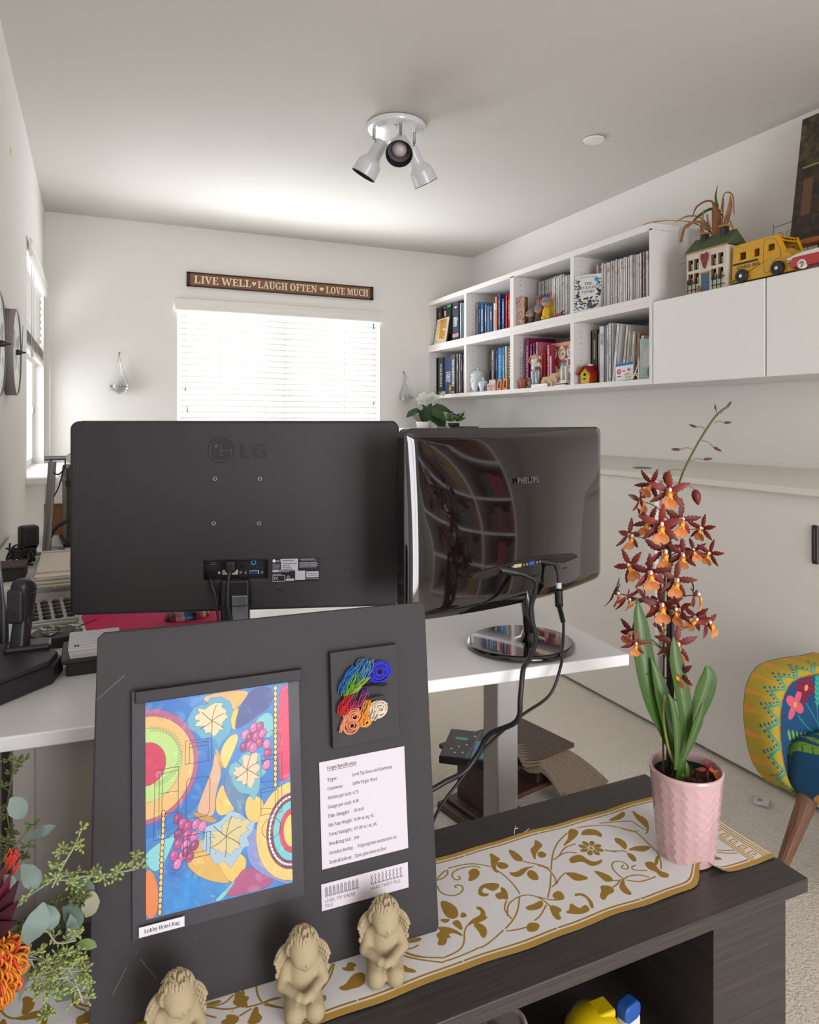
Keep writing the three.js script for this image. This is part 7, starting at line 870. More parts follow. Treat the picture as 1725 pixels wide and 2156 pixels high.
{
  const c = 0.01, S = (v) => v.map((q) => q * c), B = (a, b, ra, rb, k) => [S(a), S(b), ra * c, rb * c, k ? k * c : undefined];
  const bones = [B([0, 1.9, -0.4], [0, 3.8, -0.55], 1.75, 1.6), B([0, 4.2, -0.5], [0, 4.7, -0.3], 1.25, 0.9), B([0, 4.8, -0.2], [0, 5.4, 0.1], 0.8, 0.8)];
  for (const s of [-1, 1]) bones.push(B([s * 0.8, 1.5, -0.2], [s * 1.08, 1.0, 2.4], 1.2, 1.0), B([s * 1.05, 0.75, 2.4], [s * 1.2, 0.6, -1.6], 0.8, 0.6), B([s * 1.6, 4.15, -0.5], [s * 2.15, 2.75, 0.4], 0.72, 0.62), B([s * 2.15, 2.75, 0.4], [s * 0.6, 2.55, 2.3], 0.58, 0.44, 0.25), B([s * 0.6, 2.55, 2.3], [s * 0.05, 2.5, 2.6], 0.44, 0.4, 0.25));
  const hb = [B([0, 7.45, 0.1], [0, 7.45, 0.1], 1.62, 1.62), B([0, 6.75, 0.95], [0, 6.75, 0.95], 0.95, 0.95), B([-0.6, 6.8, 0.95], [0.6, 6.8, 0.95], 0.7, 0.7), B([0, 7.05, 1.72], [0, 6.82, 1.95], 0.17, 0.22, 0.2), B([0, 6.1, 1.4], [0, 6.15, 1.45], 0.36, 0.32, 0.4), B([-0.28, 6.42, 1.72], [0.28, 6.42, 1.72], 0.11, 0.11, 0.15), B([-1.55, 7.1, 0.1], [-1.6, 7.4, 0.05], 0.28, 0.3, 0.2), B([1.55, 7.1, 0.1], [1.6, 7.4, 0.05], 0.28, 0.3, 0.2), B([-0.55, 7.14, 1.50], [-0.46, 7.12, 1.54], 0.17, 0.17, 0.15), B([0.55, 7.14, 1.50], [0.46, 7.12, 1.54], 0.17, 0.17, 0.15)];
  const body = sdfMesh(bones, 0.070, S([0, 2.7, 0.3]), 72, 0.005), headG = sdfMesh(hb, 0.042, S([0, 7.2, 0.35]), 60, 0.0045);
  const nod = (g) => g.translate(0, -0.066, 0).rotateX(0.16).rotateY(0.18).translate(0, 0.0565, 0.002); nod(headG);
  const curls = []; for (let i = 0; i < 150; i++) { const a = rnd(6.283), e = Math.acos(1 - rnd(1.2)), x = Math.sin(e) * Math.cos(a), y = Math.cos(e), z = Math.sin(e) * Math.sin(a); if (z > 0.12 && y < 0.66) continue; const g = new THREE.SphereGeometry(0.0021, 7, 5).scale(0.9, 2.3, 0.75).rotateZ(rnd(-0.5, 0.5)).rotateX(1.1 - e); g.rotateX(0).translate(0, 0, 0); const q = new THREE.Quaternion().setFromUnitVectors(V(0, 0, 1), V(x, y, z)); g.applyQuaternion(q).translate(x * 0.0168, 0.0745 + y * 0.0168, z * 0.0168); curls.push(g); }
  const hair = nod(merge(curls)); { const p = hair.attributes.position, uv = hair.attributes.uv; for (let i = 0; i < p.count; i++) uv.setXY(i, p.getX(i) * 22, p.getY(i) * 22); }
  const wing = (s) => { const a = []; for (let i = 0; i < 9; i++) { const t = i / 8, top = [s * (0.010 + t * 0.0185), 0.0555 + Math.sin(t * 2.8) * 0.006 - t * 0.008, -0.014 + t * 0.012], bot = [s * (0.009 + t * 0.011), 0.012 + (1 - t) * 0.004 + t * t * 0.012, -0.015 + t * 0.007]; const g = new THREE.SphereGeometry(0.5, 9, 9).scale(0.0042, 1, 0.0042).translate(0, 0.5, 0); a.push(between(g, bot, top)); }
    for (let r = 0; r < 4; r++) for (let i = 0; i < 9; i++) { const t = (i + (r % 2) * 0.5) / 9; a.push(new THREE.SphereGeometry(0.0023, 8, 6).scale(1, 1.5, 1.0).translate(s * (0.010 + t * 0.0178), 0.0545 + Math.sin(t * 2.8) * 0.007 - t * 0.007 - r * 0.0052, -0.0098 + t * 0.0125 - r * 0.0004)); }
    const cr = []; for (let i = 0; i <= 9; i++) { const t = i / 9; cr.push([s * (0.006 + t * 0.0245 - Math.max(0, t - 0.8) * 0.01), 0.053 + Math.sin(t * 2.75) * 0.0125 - t * 0.010, -0.013 + t * 0.014]); } a.push(tube(cr, 0.0026, 26, 9)); const w = merge(a), p = w.attributes.position, uv = w.attributes.uv; for (let i = 0; i < p.count; i++) uv.setXY(i, p.getX(i) * 22, p.getY(i) * 22); return w; };
  const ch0 = thing('cherub_figurine', 'kneeling stone cherub figurine nearest the right edge of the board', 'figurine', [0.338, 0.4815, -0.832], -0.28, 'kneeling cherub figurines');
  part(ch0, 'body', body, stone); part(ch0, 'head', headG, stone); part(ch0, 'hair', hair, stone); part(ch0, 'wing', wing(-1), stone); part(ch0, 'wing', wing(1), stone);
  ch0.scale.setScalar(1.12);
  dup(ch0, 'kneeling stone cherub figurine in the middle of the three', [0.2285, 0.4815, -0.822], -0.16);
  dup(ch0, 'kneeling stone cherub figurine cut by the bottom picture edge', [0.0835, 0.4815, -0.812], 0.12);
}
// ---------------------------------------------------------------- red orchid in a faceted pink pot
{
  const oc = thing('red_orchid', 'tall rust-red orchid with long green leaves in the pink pot', 'plant', [0, 0, 0]);
  const X0 = 0.873, Z0 = -0.852, Y0 = 0.4822;
  const pp = thing('plant_pot', 'dusty pink ceramic pot with faceted diamond surface', 'pot', [X0, Y0, Z0]);
  // faceted wall: rings of alternately proud vertices
  const N = 34, R = 18, pos = [], idx = [], hgt = 0.138; for (let j = 0; j <= R; j++) for (let i = 0; i < N; i++) { const t = j / R, a = (i + (j % 2) * 0.5) / N * 6.2832, base = 0.0425 + 0.0135 * Math.pow(t, 0.85), facet = j > 0 && j < R - 1 ? ((i + j) % 2 ? 0.0004 : -0.0005) : 0, r = base + facet; pos.push(Math.cos(a) * r, t * hgt, Math.sin(a) * r); }
  for (let j = 0; j < R; j++) for (let i = 0; i < N; i++) { const a = j * N + i, b = j * N + (i + 1) % N, c = a + N, d = b + N; if (j % 2) idx.push(a, c, d, a, d, b); else idx.push(a, c, b, b, c, d); }
  let pg = new THREE.BufferGeometry(); pg.setAttribute('position', new THREE.Float32BufferAttribute(pos, 3)); pg.setIndex(idx); pg = pg.toNonIndexed(); pg.computeVertexNormals();
  const pinkGlaze = mat(0xc7a3a5, 0.22, { clearcoat: 0.7, clearcoatRoughness: 0.12 });
  part(pp, 'wall', pg, pinkGlaze); part(pp, 'rim', lathe([[0.0555, 0.130], [0.0568, 0.136], [0.0565, 0.140], [0.0545, 0.1415], [0.0525, 0.140], [0.0515, 0.132], [0.048, 0.08], [0.04, 0.01]], 64), pinkGlaze); part(pp, 'base', lathe([[0.0005, 0.0005], [0.040, 0.0005], [0.0425, 0.003]], 48), pinkGlaze);
  reseed(171); const soil = []; for (let i = 0; i < 160; i++) { const a = rnd(6.283), r = Math.sqrt(rnd()) * 0.045; soil.push(new THREE.IcosahedronGeometry(rnd(0.002, 0.0055), 0).rotateX(rnd(6)).rotateY(rnd(6)).translate(Math.cos(a) * r, 0.118 + rnd(0.005), Math.sin(a) * r)); } soil.push(cyl(0.048, 0.047, 0.012, 0, 0.113, 0, 32));
  const sl = part(pp, 'bark_soil', merge(soil), mat(0x4d3424, 0.95)); part(pp, 'inner_pot', lathe([[0.0495, 0.10], [0.0505, 0.128], [0.049, 0.128], [0.048, 0.10]], 40), mat(0x1f3d33, 0.5));
  const leafTex = canvas(128, 512, (g, w, h) => { g.fillStyle = '#3c5c1c'; g.fillRect(0, 0, w, h); for (let i = 0; i < 60; i++) { g.strokeStyle = i % 2 ? 'rgba(84,124,36,.35)' : 'rgba(40,66,18,.35)'; g.lineWidth = 1.4; const x = rnd(w); g.beginPath(); g.moveTo(x, 0); g.lineTo(x + rnd(-4, 4), h); g.stroke(); } g.fillStyle = 'rgba(150,180,90,.6)'; g.fillRect(w / 2 - 2, 0, 4, h); });
  const lm = mat(0xffffff, 0.32, { map: leafTex, transmission: 0.2, thickness: 0, side: THREE.DoubleSide });
  ORCHID_LEAVES.forEach((L) => part(oc, 'leaf', ribbon(densify(L, 22), 0.22, [-0.3, 0.25, 0.9], 0.0012), lm));
  part(oc, 'pseudobulb', ball(0.010, X0 + 0.002, 0.612, Z0 - 0.004, 0.75, 1.7, 0.6, 16), mat(0x55752c, 0.4));
  part(oc, 'flower_stem', tube(ORCHID_STEM, 0.0017, 140, 8), mat(0x4a4a26, 0.5));
  part(oc, 'support_stake', merge([rod([0.855, 0.60, -0.872], [0.8565, 1.0, -0.872], 0.0035, 0.0035, 10), ...[0, 1, 2].map((i) => new THREE.TorusGeometry(0.0045, 0.0009, 6, 12).rotateX(1.57).translate(0.8565, 0.975 + i * 0.007, -0.872)), rod([0.8545, 0.655, -0.864], [0.8560, 0.86, -0.864], 0.003, 0.003, 8)]), mat(0x231c1a, 0.5));
  part(oc, 'old_stem', tube([[X0 - 0.012, 0.612, Z0 + 0.005], [X0 - 0.034, 0.65, Z0], [X0 - 0.038, 0.70, Z0 - 0.01], [X0 - 0.034, 0.74, Z0 - 0.012]], 0.0024, 24, 8), mat(0x77773f, 0.6));
  part(oc, 'clip', merge([rod([0.832, 0.803, -0.868], [0.868, 0.808, -0.866], 0.0012), rod([0.84, 0.735, -0.868], [0.884, 0.722, -0.85], 0.0013)]), mat(0xa39a6c, 0.6));
  // one blossom: five wavy narrow petals and a broad orange lip
  const petal = (L, W) => { const rows = []; for (let i = 0; i <= 10; i++) { const t = i / 10; rows.push([0, t * L, 0.10 * L * Math.sin(t * 3), W * Math.pow(Math.sin(Math.min(1, 0.12 + t * 0.9) * Math.PI), 0.8) * (i % 2 ? 1.22 : 0.84) + 0.0006]); } return ribbon(rows, -0.25, [0, 0, 1], 0.0004); };
  const petalG = petal(0.0190, 0.0058), sepalG = petal(0.0190, 0.0052);
  const lipShape = smoothShape([[0, 0.002], [0.0035, -0.001], [0.003, -0.006], [0.0075, -0.0105], [0.0085, -0.0155], [0.0045, -0.0195], [0.0005, -0.0175], [-0.0045, -0.0195], [-0.0085, -0.0155], [-0.0075, -0.0105], [-0.003, -0.006], [-0.0035, -0.001]], 4);
  const lipG = ext(lipShape, 0.0004, 0.0003, 1); { const p = lipG.attributes.position; for (let i = 0; i < p.count; i++) p.setZ(i, p.getZ(i) + 0.004 - Math.pow((p.getY(i) + 0.006) * 26, 2) * 0.03 + Math.abs(p.getX(i)) * 0.15); lipG.computeVertexNormals(); }
  const lipCol = new Float32Array(lipG.attributes.position.count * 3); { const p = lipG.attributes.position, a = new THREE.Color(0xc2500f), b = new THREE.Color(0xd8935a); for (let i = 0; i < p.count; i++) { const c = a.clone().lerp(b, Math.min(1, Math.max(0, (-p.getY(i) - 0.004) / 0.014))); lipCol.set([c.r, c.g, c.b], i * 3); } } lipG.setAttribute('color', new THREE.BufferAttribute(lipCol, 3));
  const pRed = [mat(0x6e180d, 0.55, { transmission: 0.15, thickness: 0 }), mat(0x7f1f10, 0.55, { transmission: 0.15, thickness: 0 }), mat(0x5d120e, 0.55, { transmission: 0.15, thickness: 0 })], lipM = mat(0xffffff, 0.55, { vertexColors: true, transmission: 0.15, thickness: 0 }), crest = mat(0xe0a028, 0.5), cream2 = mat(0xe8d8c4, 0.5);
  reseed(173);
  const blossom = (parent, p, s, ry, rx, rz, tone) => { const f = new THREE.Group(); f.name = 'flower'; f.position.set(...p); f.rotation.set(rx, ry, rz); f.scale.setScalar(s * 1.32); parent.add(f); [0.05, 1.22, -1.22, 2.3, -2.3].forEach((a, k) => part(f, k % 2 ? 'petal' : 'sepal', k === 1 || k === 2 ? petalG : sepalG, pRed[(tone + (k > 2 ? 2 : 0)) % 3], [Math.sin(-a) * 0.0018, Math.cos(a) * 0.0018, -0.001], [rnd(-0.25, 0.35), rnd(-0.3, 0.3), a + rnd(-0.15, 0.15)])); part(f, 'lip', lipG, lipM, [0, -0.001, 0.001]).scale.setScalar(0.84); part(f, 'crest', merge([ball(0.0022, 0, -0.004, 0.0055, 1.1, 1.3, 0.8, 8), ball(0.0012, 0.0018, -0.0065, 0.005, 1, 1.4, 0.8, 6), ball(0.0012, -0.0018, -0.0065, 0.005, 1, 1.4, 0.8, 6)]), crest); part(f, 'column', ball(0.0018, 0, 0.0012, 0.004, 1, 1.3, 1.2, 8), cream2); };
  const stemC = curve(ORCHID_STEM);
  ORCHID_FLOWERS.forEach(([x, y, z, s], i) => { const big = s >= 1.2; blossom(oc, [x, y, z], s, -0.42 + (big ? rnd(-0.25, 0.25) : rnd(-1.1, 1.1)), big ? rnd(-0.1, 0.25) : rnd(-0.5, 0.5), big ? rnd(-0.15, 0.15) : rnd(-0.5, 0.5), i);
    let best = 0, bd2 = 9; for (let k = 0; k <= 60; k++) { const q = stemC.getPoint(k / 60), d = Math.hypot(q.x - x, (q.y - y + 0.025), q.z - z); if (d < bd2) { bd2 = d; best = k / 60; } } const q = stemC.getPoint(best); part(oc, 'pedicel', tube([[q.x, q.y, q.z], [(q.x * 0.5 + x * 0.5), (q.y * 0.4 + y * 0.6) + 0.004, (q.z + z) / 2], [x, y, z - 0.003]], 0.0009, 12, 6), mat(0x5a4a2c, 0.6)); });
  const budG = lathe([[0.0003, 0], [0.0022, 0.002], [0.0034, 0.007], [0.0028, 0.013], [0.0012, 0.0185], [0.0002, 0.020]], 14), budM = mat(0x4d1a1c, 0.5);
  ORCHID_BUDS.forEach(([x, y, z, s, ax, ay, az]) => { const big = s > 1, b = part(oc, 'bud', budG, big ? pRed[0] : budM); const A = V(ax, ay, az), P = V(x, y, z), d = big ? V(0.1, -1, 0.2).normalize() : P.clone().sub(A).normalize(); b.quaternion.setFromUnitVectors(V(0, 1, 0), d); b.scale.set(s * (big ? 1.7 : 1), s, s * (big ? 1.7 : 1)); const base = P.clone().addScaledVector(d, -0.010 * s); b.position.copy(base); part(oc, 'pedicel', tube([A, A.clone().lerp(base, 0.5).add(V(0, 0.003, 0)), base], 0.001, 12, 6), mat(0x77753f, 0.6)); });
  const fg = thing('fallen_blossom', 'fallen red orchid blossom lying on the soil in the pink pot', 'flower', [X0 + 0.028, 0.612, Z0 + 0.018]); { const f = new THREE.Group(); [0.2, 1.3, -1.2, 2.4, -2.2].forEach((a, k) => part(fg, 'petal', petalG, pRed[k % 3], [0, 0.008, 0], [rnd(-1.2, 0.2), rnd(-0.5, 0.5), a])); part(fg, 'lip', lipG, lipM, [0, 0.008, 0.002], [-0.8, 0, 0.6]); }
}
// round grey-green leaf of a plant standing behind the desk end is part of the tall orchid's neighbour
// ---------------------------------------------------------------- eucalyptus and protea bouquet at the near corner
{
  reseed(181);
  const bq = thing('flower_bouquet', 'bouquet of seeded eucalyptus and proteas in a clear vase', 'bouquet', [0, 0, 0]);
  const vz = thing('glass_vase', 'clear glass vase holding the bouquet at the picture edge', 'vase', [-0.150, 0.4815, -0.865]);
  part(vz, 'glass', lathe([[0.0005, 0], [0.040, 0], [0.043, 0.004], [0.045, 0.10], [0.050, 0.16], [0.0475, 0.16], [0.0425, 0.10], [0.040, 0.010], [0.0005, 0.008]], 48), clearGlass); part(vz, 'water', lathe([[0.0005, 0.0085], [0.0395, 0.0105], [0.0418, 0.09], [0.0005, 0.09]], 40), waterMat);
  const C = [-0.150, 0.60, -0.865];
  const eucM = mat(0x7d9088, 0.6, { transmission: 0.15, thickness: 0 }), eucD = mat(0x566a5c, 0.65), seedM = mat(0x93a45a, 0.55), seedD = mat(0x5a6a35, 0.65), stemM = mat(0xa8b096, 0.65), stemD = mat(0x66603f, 0.7);
  const eucLeaf = (pts, w, m, up = [0.2, 0.2, 1]) => part(bq, 'leaf', ribbon(densify(pts.map((p, i) => [...p, w * [0.12, 0.8, 1, 0.72, 0.05][i]]), 16), 0.12, up, 0.0006), m);
  const seedG = new THREE.SphereGeometry(0.00155, 7, 6).scale(0.9, 1.5, 0.9);
  const at = (u, v, d) => { const T = 24.21 * Math.PI / 180, c = Math.cos(T), s = Math.sin(T), xc = (u - 862.5) / 1480, y = -(v - 887) / 1480; return [(xc * c + s) * d, 1.18 + y * d, -(-xc * s + c) * d]; };
  const spray = (path, n, spread, m, sm) => { const cv = curve(path), list = [], tw = []; for (let i = 0; i < n; i++) { const t = 0.25 + 0.75 * i / n, p = cv.getPoint(t), a = rnd(6.283), dir = V(Math.cos(a), rnd(-0.6, 0.9), Math.sin(a)).normalize(), L = spread * rnd(0.4, 1), e = p.clone().addScaledVector(dir, L); tw.push(rod([p.x, p.y, p.z], [e.x, e.y, e.z], 0.0007, 0.0005, 5)); for (let k = 0; k < 9; k++) { const b = rnd(6.283), d2 = V(Math.cos(b), rnd(-0.5, 1), Math.sin(b)).normalize(), q = e.clone().addScaledVector(d2, rnd(0.003, 0.008)); const g = seedG.clone(); g.applyQuaternion(new THREE.Quaternion().setFromUnitVectors(V(0, 1, 0), d2)); g.translate(q.x, q.y, q.z); list.push(g); tw.push(rod([e.x, e.y, e.z], [q.x, q.y, q.z], 0.0004, 0.0004, 4)); } } const st = part(bq, 'seeded_stem', merge([tube(path, 0.0010, 30, 6), ...tw]), sm); const sd2 = part(st, 'seeds', merge(list), m); sd2.userData.kind = 'stuff'; };
  spray([C, at(70, 1880, 0.78), at(150, 1850, 0.77), at(230, 1840, 0.76), at(285, 1830, 0.755)], 16, 0.020, seedM, stemM);
  spray([at(110, 1868, 0.775), at(140, 1810, 0.775), at(165, 1770, 0.77)], 9, 0.018, seedM, stemM);
  spray([C, at(70, 1960, 0.77), at(120, 1985, 0.765), at(160, 1980, 0.76)], 9, 0.018, seedM, stemM);
  spray([C, at(60, 2020, 0.77), at(110, 2040, 0.765), at(165, 2080, 0.76)], 20, 0.024, seedM, stemM);
  spray([C, at(80, 1950, 0.79), at(150, 1900, 0.79), at(185, 1890, 0.79)], 12, 0.018, seedD, stemD);
  spray([at(60, 2010, 0.775), at(90, 2080, 0.765), at(110, 2140, 0.76)], 10, 0.02, seedM, stemM);
  spray([at(110, 2000, 0.775), at(150, 2050, 0.765), at(175, 2110, 0.76)], 14, 0.02, seedM, stemM);
  spray([C, at(10, 1800, 0.84), at(15, 1700, 0.87), at(30, 1620, 0.89), at(50, 1590, 0.90)], 13, 0.014, seedD, stemD);
  spray([C, at(10, 1830, 0.8), at(25, 1790, 0.81), at(45, 1765, 0.82)], 15, 0.018, seedD, stemD);
  eucLeaf([at(92, 1900, 0.76), at(84, 1925, 0.755), at(74, 1950, 0.75), at(64, 1972, 0.75), at(58, 1990, 0.752)], 0.026, eucM);
  eucLeaf([at(95, 1905, 0.765), at(104, 1920, 0.762), at(110, 1935, 0.76), at(111, 1948, 0.76), at(110, 1958, 0.762)], 0.016, eucM);
  eucLeaf([at(45, 1820, 0.78), at(58, 1835, 0.778), at(68, 1850, 0.776), at(76, 1862, 0.776), at(80, 1870, 0.778)], 0.020, eucM, [0.3, 0.3, 1]);
  eucLeaf([at(22, 1680, 0.84), at(30, 1690, 0.84), at(38, 1702, 0.84), at(46, 1714, 0.84), at(52, 1722, 0.84)], 0.022, eucM);
  eucLeaf([at(55, 1762, 0.82), at(75, 1756, 0.815), at(92, 1750, 0.81), at(105, 1744, 0.81), at(117, 1739, 0.81)], 0.012, eucM, [0.1, 0.6, 0.8]);
  eucLeaf([at(132, 1910, 0.79), at(145, 1918, 0.79), at(156, 1930, 0.79), at(162, 1945, 0.79), at(164, 1960, 0.79)], 0.020, eucD); eucLeaf([at(140, 1985, 0.78), at(148, 1975, 0.78), at(152, 1960, 0.78), at(150, 1940, 0.78), at(148, 1925, 0.78)], 0.014, eucM);
  eucLeaf([at(120, 2110, 0.775), at(128, 2100, 0.775), at(138, 2090, 0.775), at(146, 2085, 0.775), at(152, 2082, 0.775)], 0.022, eucD); eucLeaf([at(175, 1885, 0.795), at(186, 1890, 0.795), at(190, 1905, 0.795), at(188, 1920, 0.795), at(180, 1932, 0.795)], 0.020, mat(0x8f8e76, 0.6)); eucLeaf([at(40, 2110, 0.77), at(48, 2070, 0.77), at(54, 2030, 0.77), at(58, 2000, 0.77), at(62, 1985, 0.77)], 0.012, mat(0x6e7f78, 0.6)); eucLeaf([at(150, 1860, 0.80), at(165, 1862, 0.80), at(180, 1868, 0.80), at(190, 1876, 0.80), at(196, 1885, 0.80)], 0.016, eucD); eucLeaf([at(158, 1990, 0.785), at(172, 1988, 0.785), at(184, 1988, 0.785), at(195, 1990, 0.785), at(204, 1994, 0.785)], 0.012, mat(0x75884f, 0.6)); eucLeaf([at(0, 1850, 0.755), at(10, 1852, 0.755), at(18, 1858, 0.755), at(24, 1866, 0.755), at(28, 1874, 0.755)], 0.014, eucM);
  // burgundy protea bracts
  const burg = [mat(0x4d1226, 0.55), mat(0x6a1d34, 0.55), mat(0x3c0d1e, 0.55)];
  for (let i = 0; i < 9; i++) { const t = i / 8, tip = at(6 + (i % 3) * 16 + (i === 8 ? -4 : 0), 1828 + i * 14, 0.742 - (i % 3) * 0.006), r0 = at(-60, 2010 - i * 4, 0.75), mid = [(tip[0] + r0[0]) / 2 + 0.004, (tip[1] + r0[1]) / 2 + 0.004, (tip[2] + r0[2]) / 2 + 0.006]; part(bq, 'protea_bract', ribbon(densify([[...r0, 0.010], [...mid, 0.022], [...tip, 0.002]], 12), 0.35, [0.2, 0.4, 1], 0.0008), burg[i % 3]); }
  const pinB = at(-40, 2065, 0.735), styles = [], sty2 = []; for (let i = 0; i < 210; i++) { const a = rnd(-1.2, 1.35), b = rnd(-1.4, 1.4), d = V(Math.cos(a) * Math.cos(b), Math.sin(a), Math.sin(b) * Math.cos(a) + 0.2).normalize(); if (d.x < -0.1) continue; const P = V(...pinB), q = (r, u) => P.clone().addScaledVector(d, r).add(V(0.002, u, 0)), L = rnd(0.036, 0.043); (i % 8 === 0 ? sty2 : styles).push(tube([q(0.008, -0.006), q(0.024, 0.0), q(L, 0.006), q(L - 0.001, 0.013), q(L - 0.008, 0.016)], 0.00125, 12, 5)); }
  const pin = part(bq, 'pincushion_bloom', ball(0.016, ...pinB, 1, 1.2, 1, 14), mat(0xb8541a, 0.6)); const s1 = part(pin, 'styles', merge(styles), mat(0xdd8426, 0.55)); s1.userData.kind = 'stuff'; const s2 = part(pin, 'red_tips', merge(sty2), mat(0xcf3a2c, 0.55)); s2.userData.kind = 'stuff';
  const rs = []; for (let i = 0; i < 12; i++) { const p = at(2 + rnd(26), 1812 + rnd(36), 0.765); rs.push(rod(p, [p[0] + 0.006, p[1] + 0.012, p[2] + 0.002], 0.0007), ball(0.0013, p[0] + 0.006, p[1] + 0.012, p[2] + 0.002, 1, 1.4, 1, 6)); } const rsp = part(bq, 'red_stamens', merge(rs), mat(0xc9352c, 0.5)); rsp.userData.kind = 'stuff';
  part(bq, 'main_stems', merge([[-0.02, 0.01], [0.0, -0.015], [0.018, 0.012], [0.006, 0.0]].map(([a, b]) => tube([[C[0] - a, 0.495, C[2] - b], [C[0], 0.56, C[2]], [C[0] + a * 0.6, 0.63, C[2] + b]], 0.0028, 14, 7))), stemM);
}
// ---------------------------------------------------------------- things in the open compartment of the console
const wk = thing('thermometer', 'white and blue digital thermometer standing in the console shelf', 'thermometer', [0.708, 0.2334, -0.80], 0.2);
part(wk, 'body', ext(roundRect(0.028, 0.086, 0.009), 0.012, 0.003, 3).translate(0, 0.046, -0.006), mat(0xd9dadf, 0.35)); part(wk, 'blue_cap', ext(roundRect(0.029, 0.020, 0.008), 0.013, 0.003, 3).translate(0, 0.094, -0.0065), mat(0x2455a4, 0.4)); part(wk, 'display', box(0.016, 0.030, 0.001, -0.002, 0.060, 0.0095), mat(0x2d2733, 0.25));
const yl = thing('yellow_cap', 'bright yellow domed plastic object in the console shelf', 'container', [0.645, 0.2334, -0.80]); part(yl, 'dome', lathe([[0.0005, 0.116], [0.012, 0.1155], [0.028, 0.108], [0.040, 0.088], [0.044, 0.05], [0.044, 0], [0.0005, 0]], 40), mat(0xd2b300, 0.4)); part(yl, 'rim', new THREE.TorusGeometry(0.044, 0.003, 8, 40).rotateX(1.5708).translate(0, 0.003, 0), mat(0xb99a00, 0.5)); part(yl, 'spout', rbox(0.03, 0.012, 0.03, 0.004, 0.014, 0.110, 0), mat(0xd2b300, 0.4));
const bsk = thing('grey_basket', 'round grey woven pot lid at the bottom picture edge', 'basket', [0.498, 0.2334, -0.80]); { const a = []; for (let i = 0; i < 19; i++) a.push(new THREE.TorusGeometry(0.040 - Math.pow(i / 19, 3) * 0.016, 0.0045, 8, 40).rotateX(1.5708).translate(0, 0.006 + i * 0.0078, 0)); part(bsk, 'weave', merge(a), mat(0x9d9284, 0.85)); part(bsk, 'inside', cyl(0.024, 0.038, 0.146, 0, 0.075, 0, 28), mat(0x8d8276, 0.9)); part(bsk, 'dark_knob', ball(0.008, -0.016, 0.152, 0.012, 1.2, 0.7, 1), mat(0x22242c, 0.5)); }

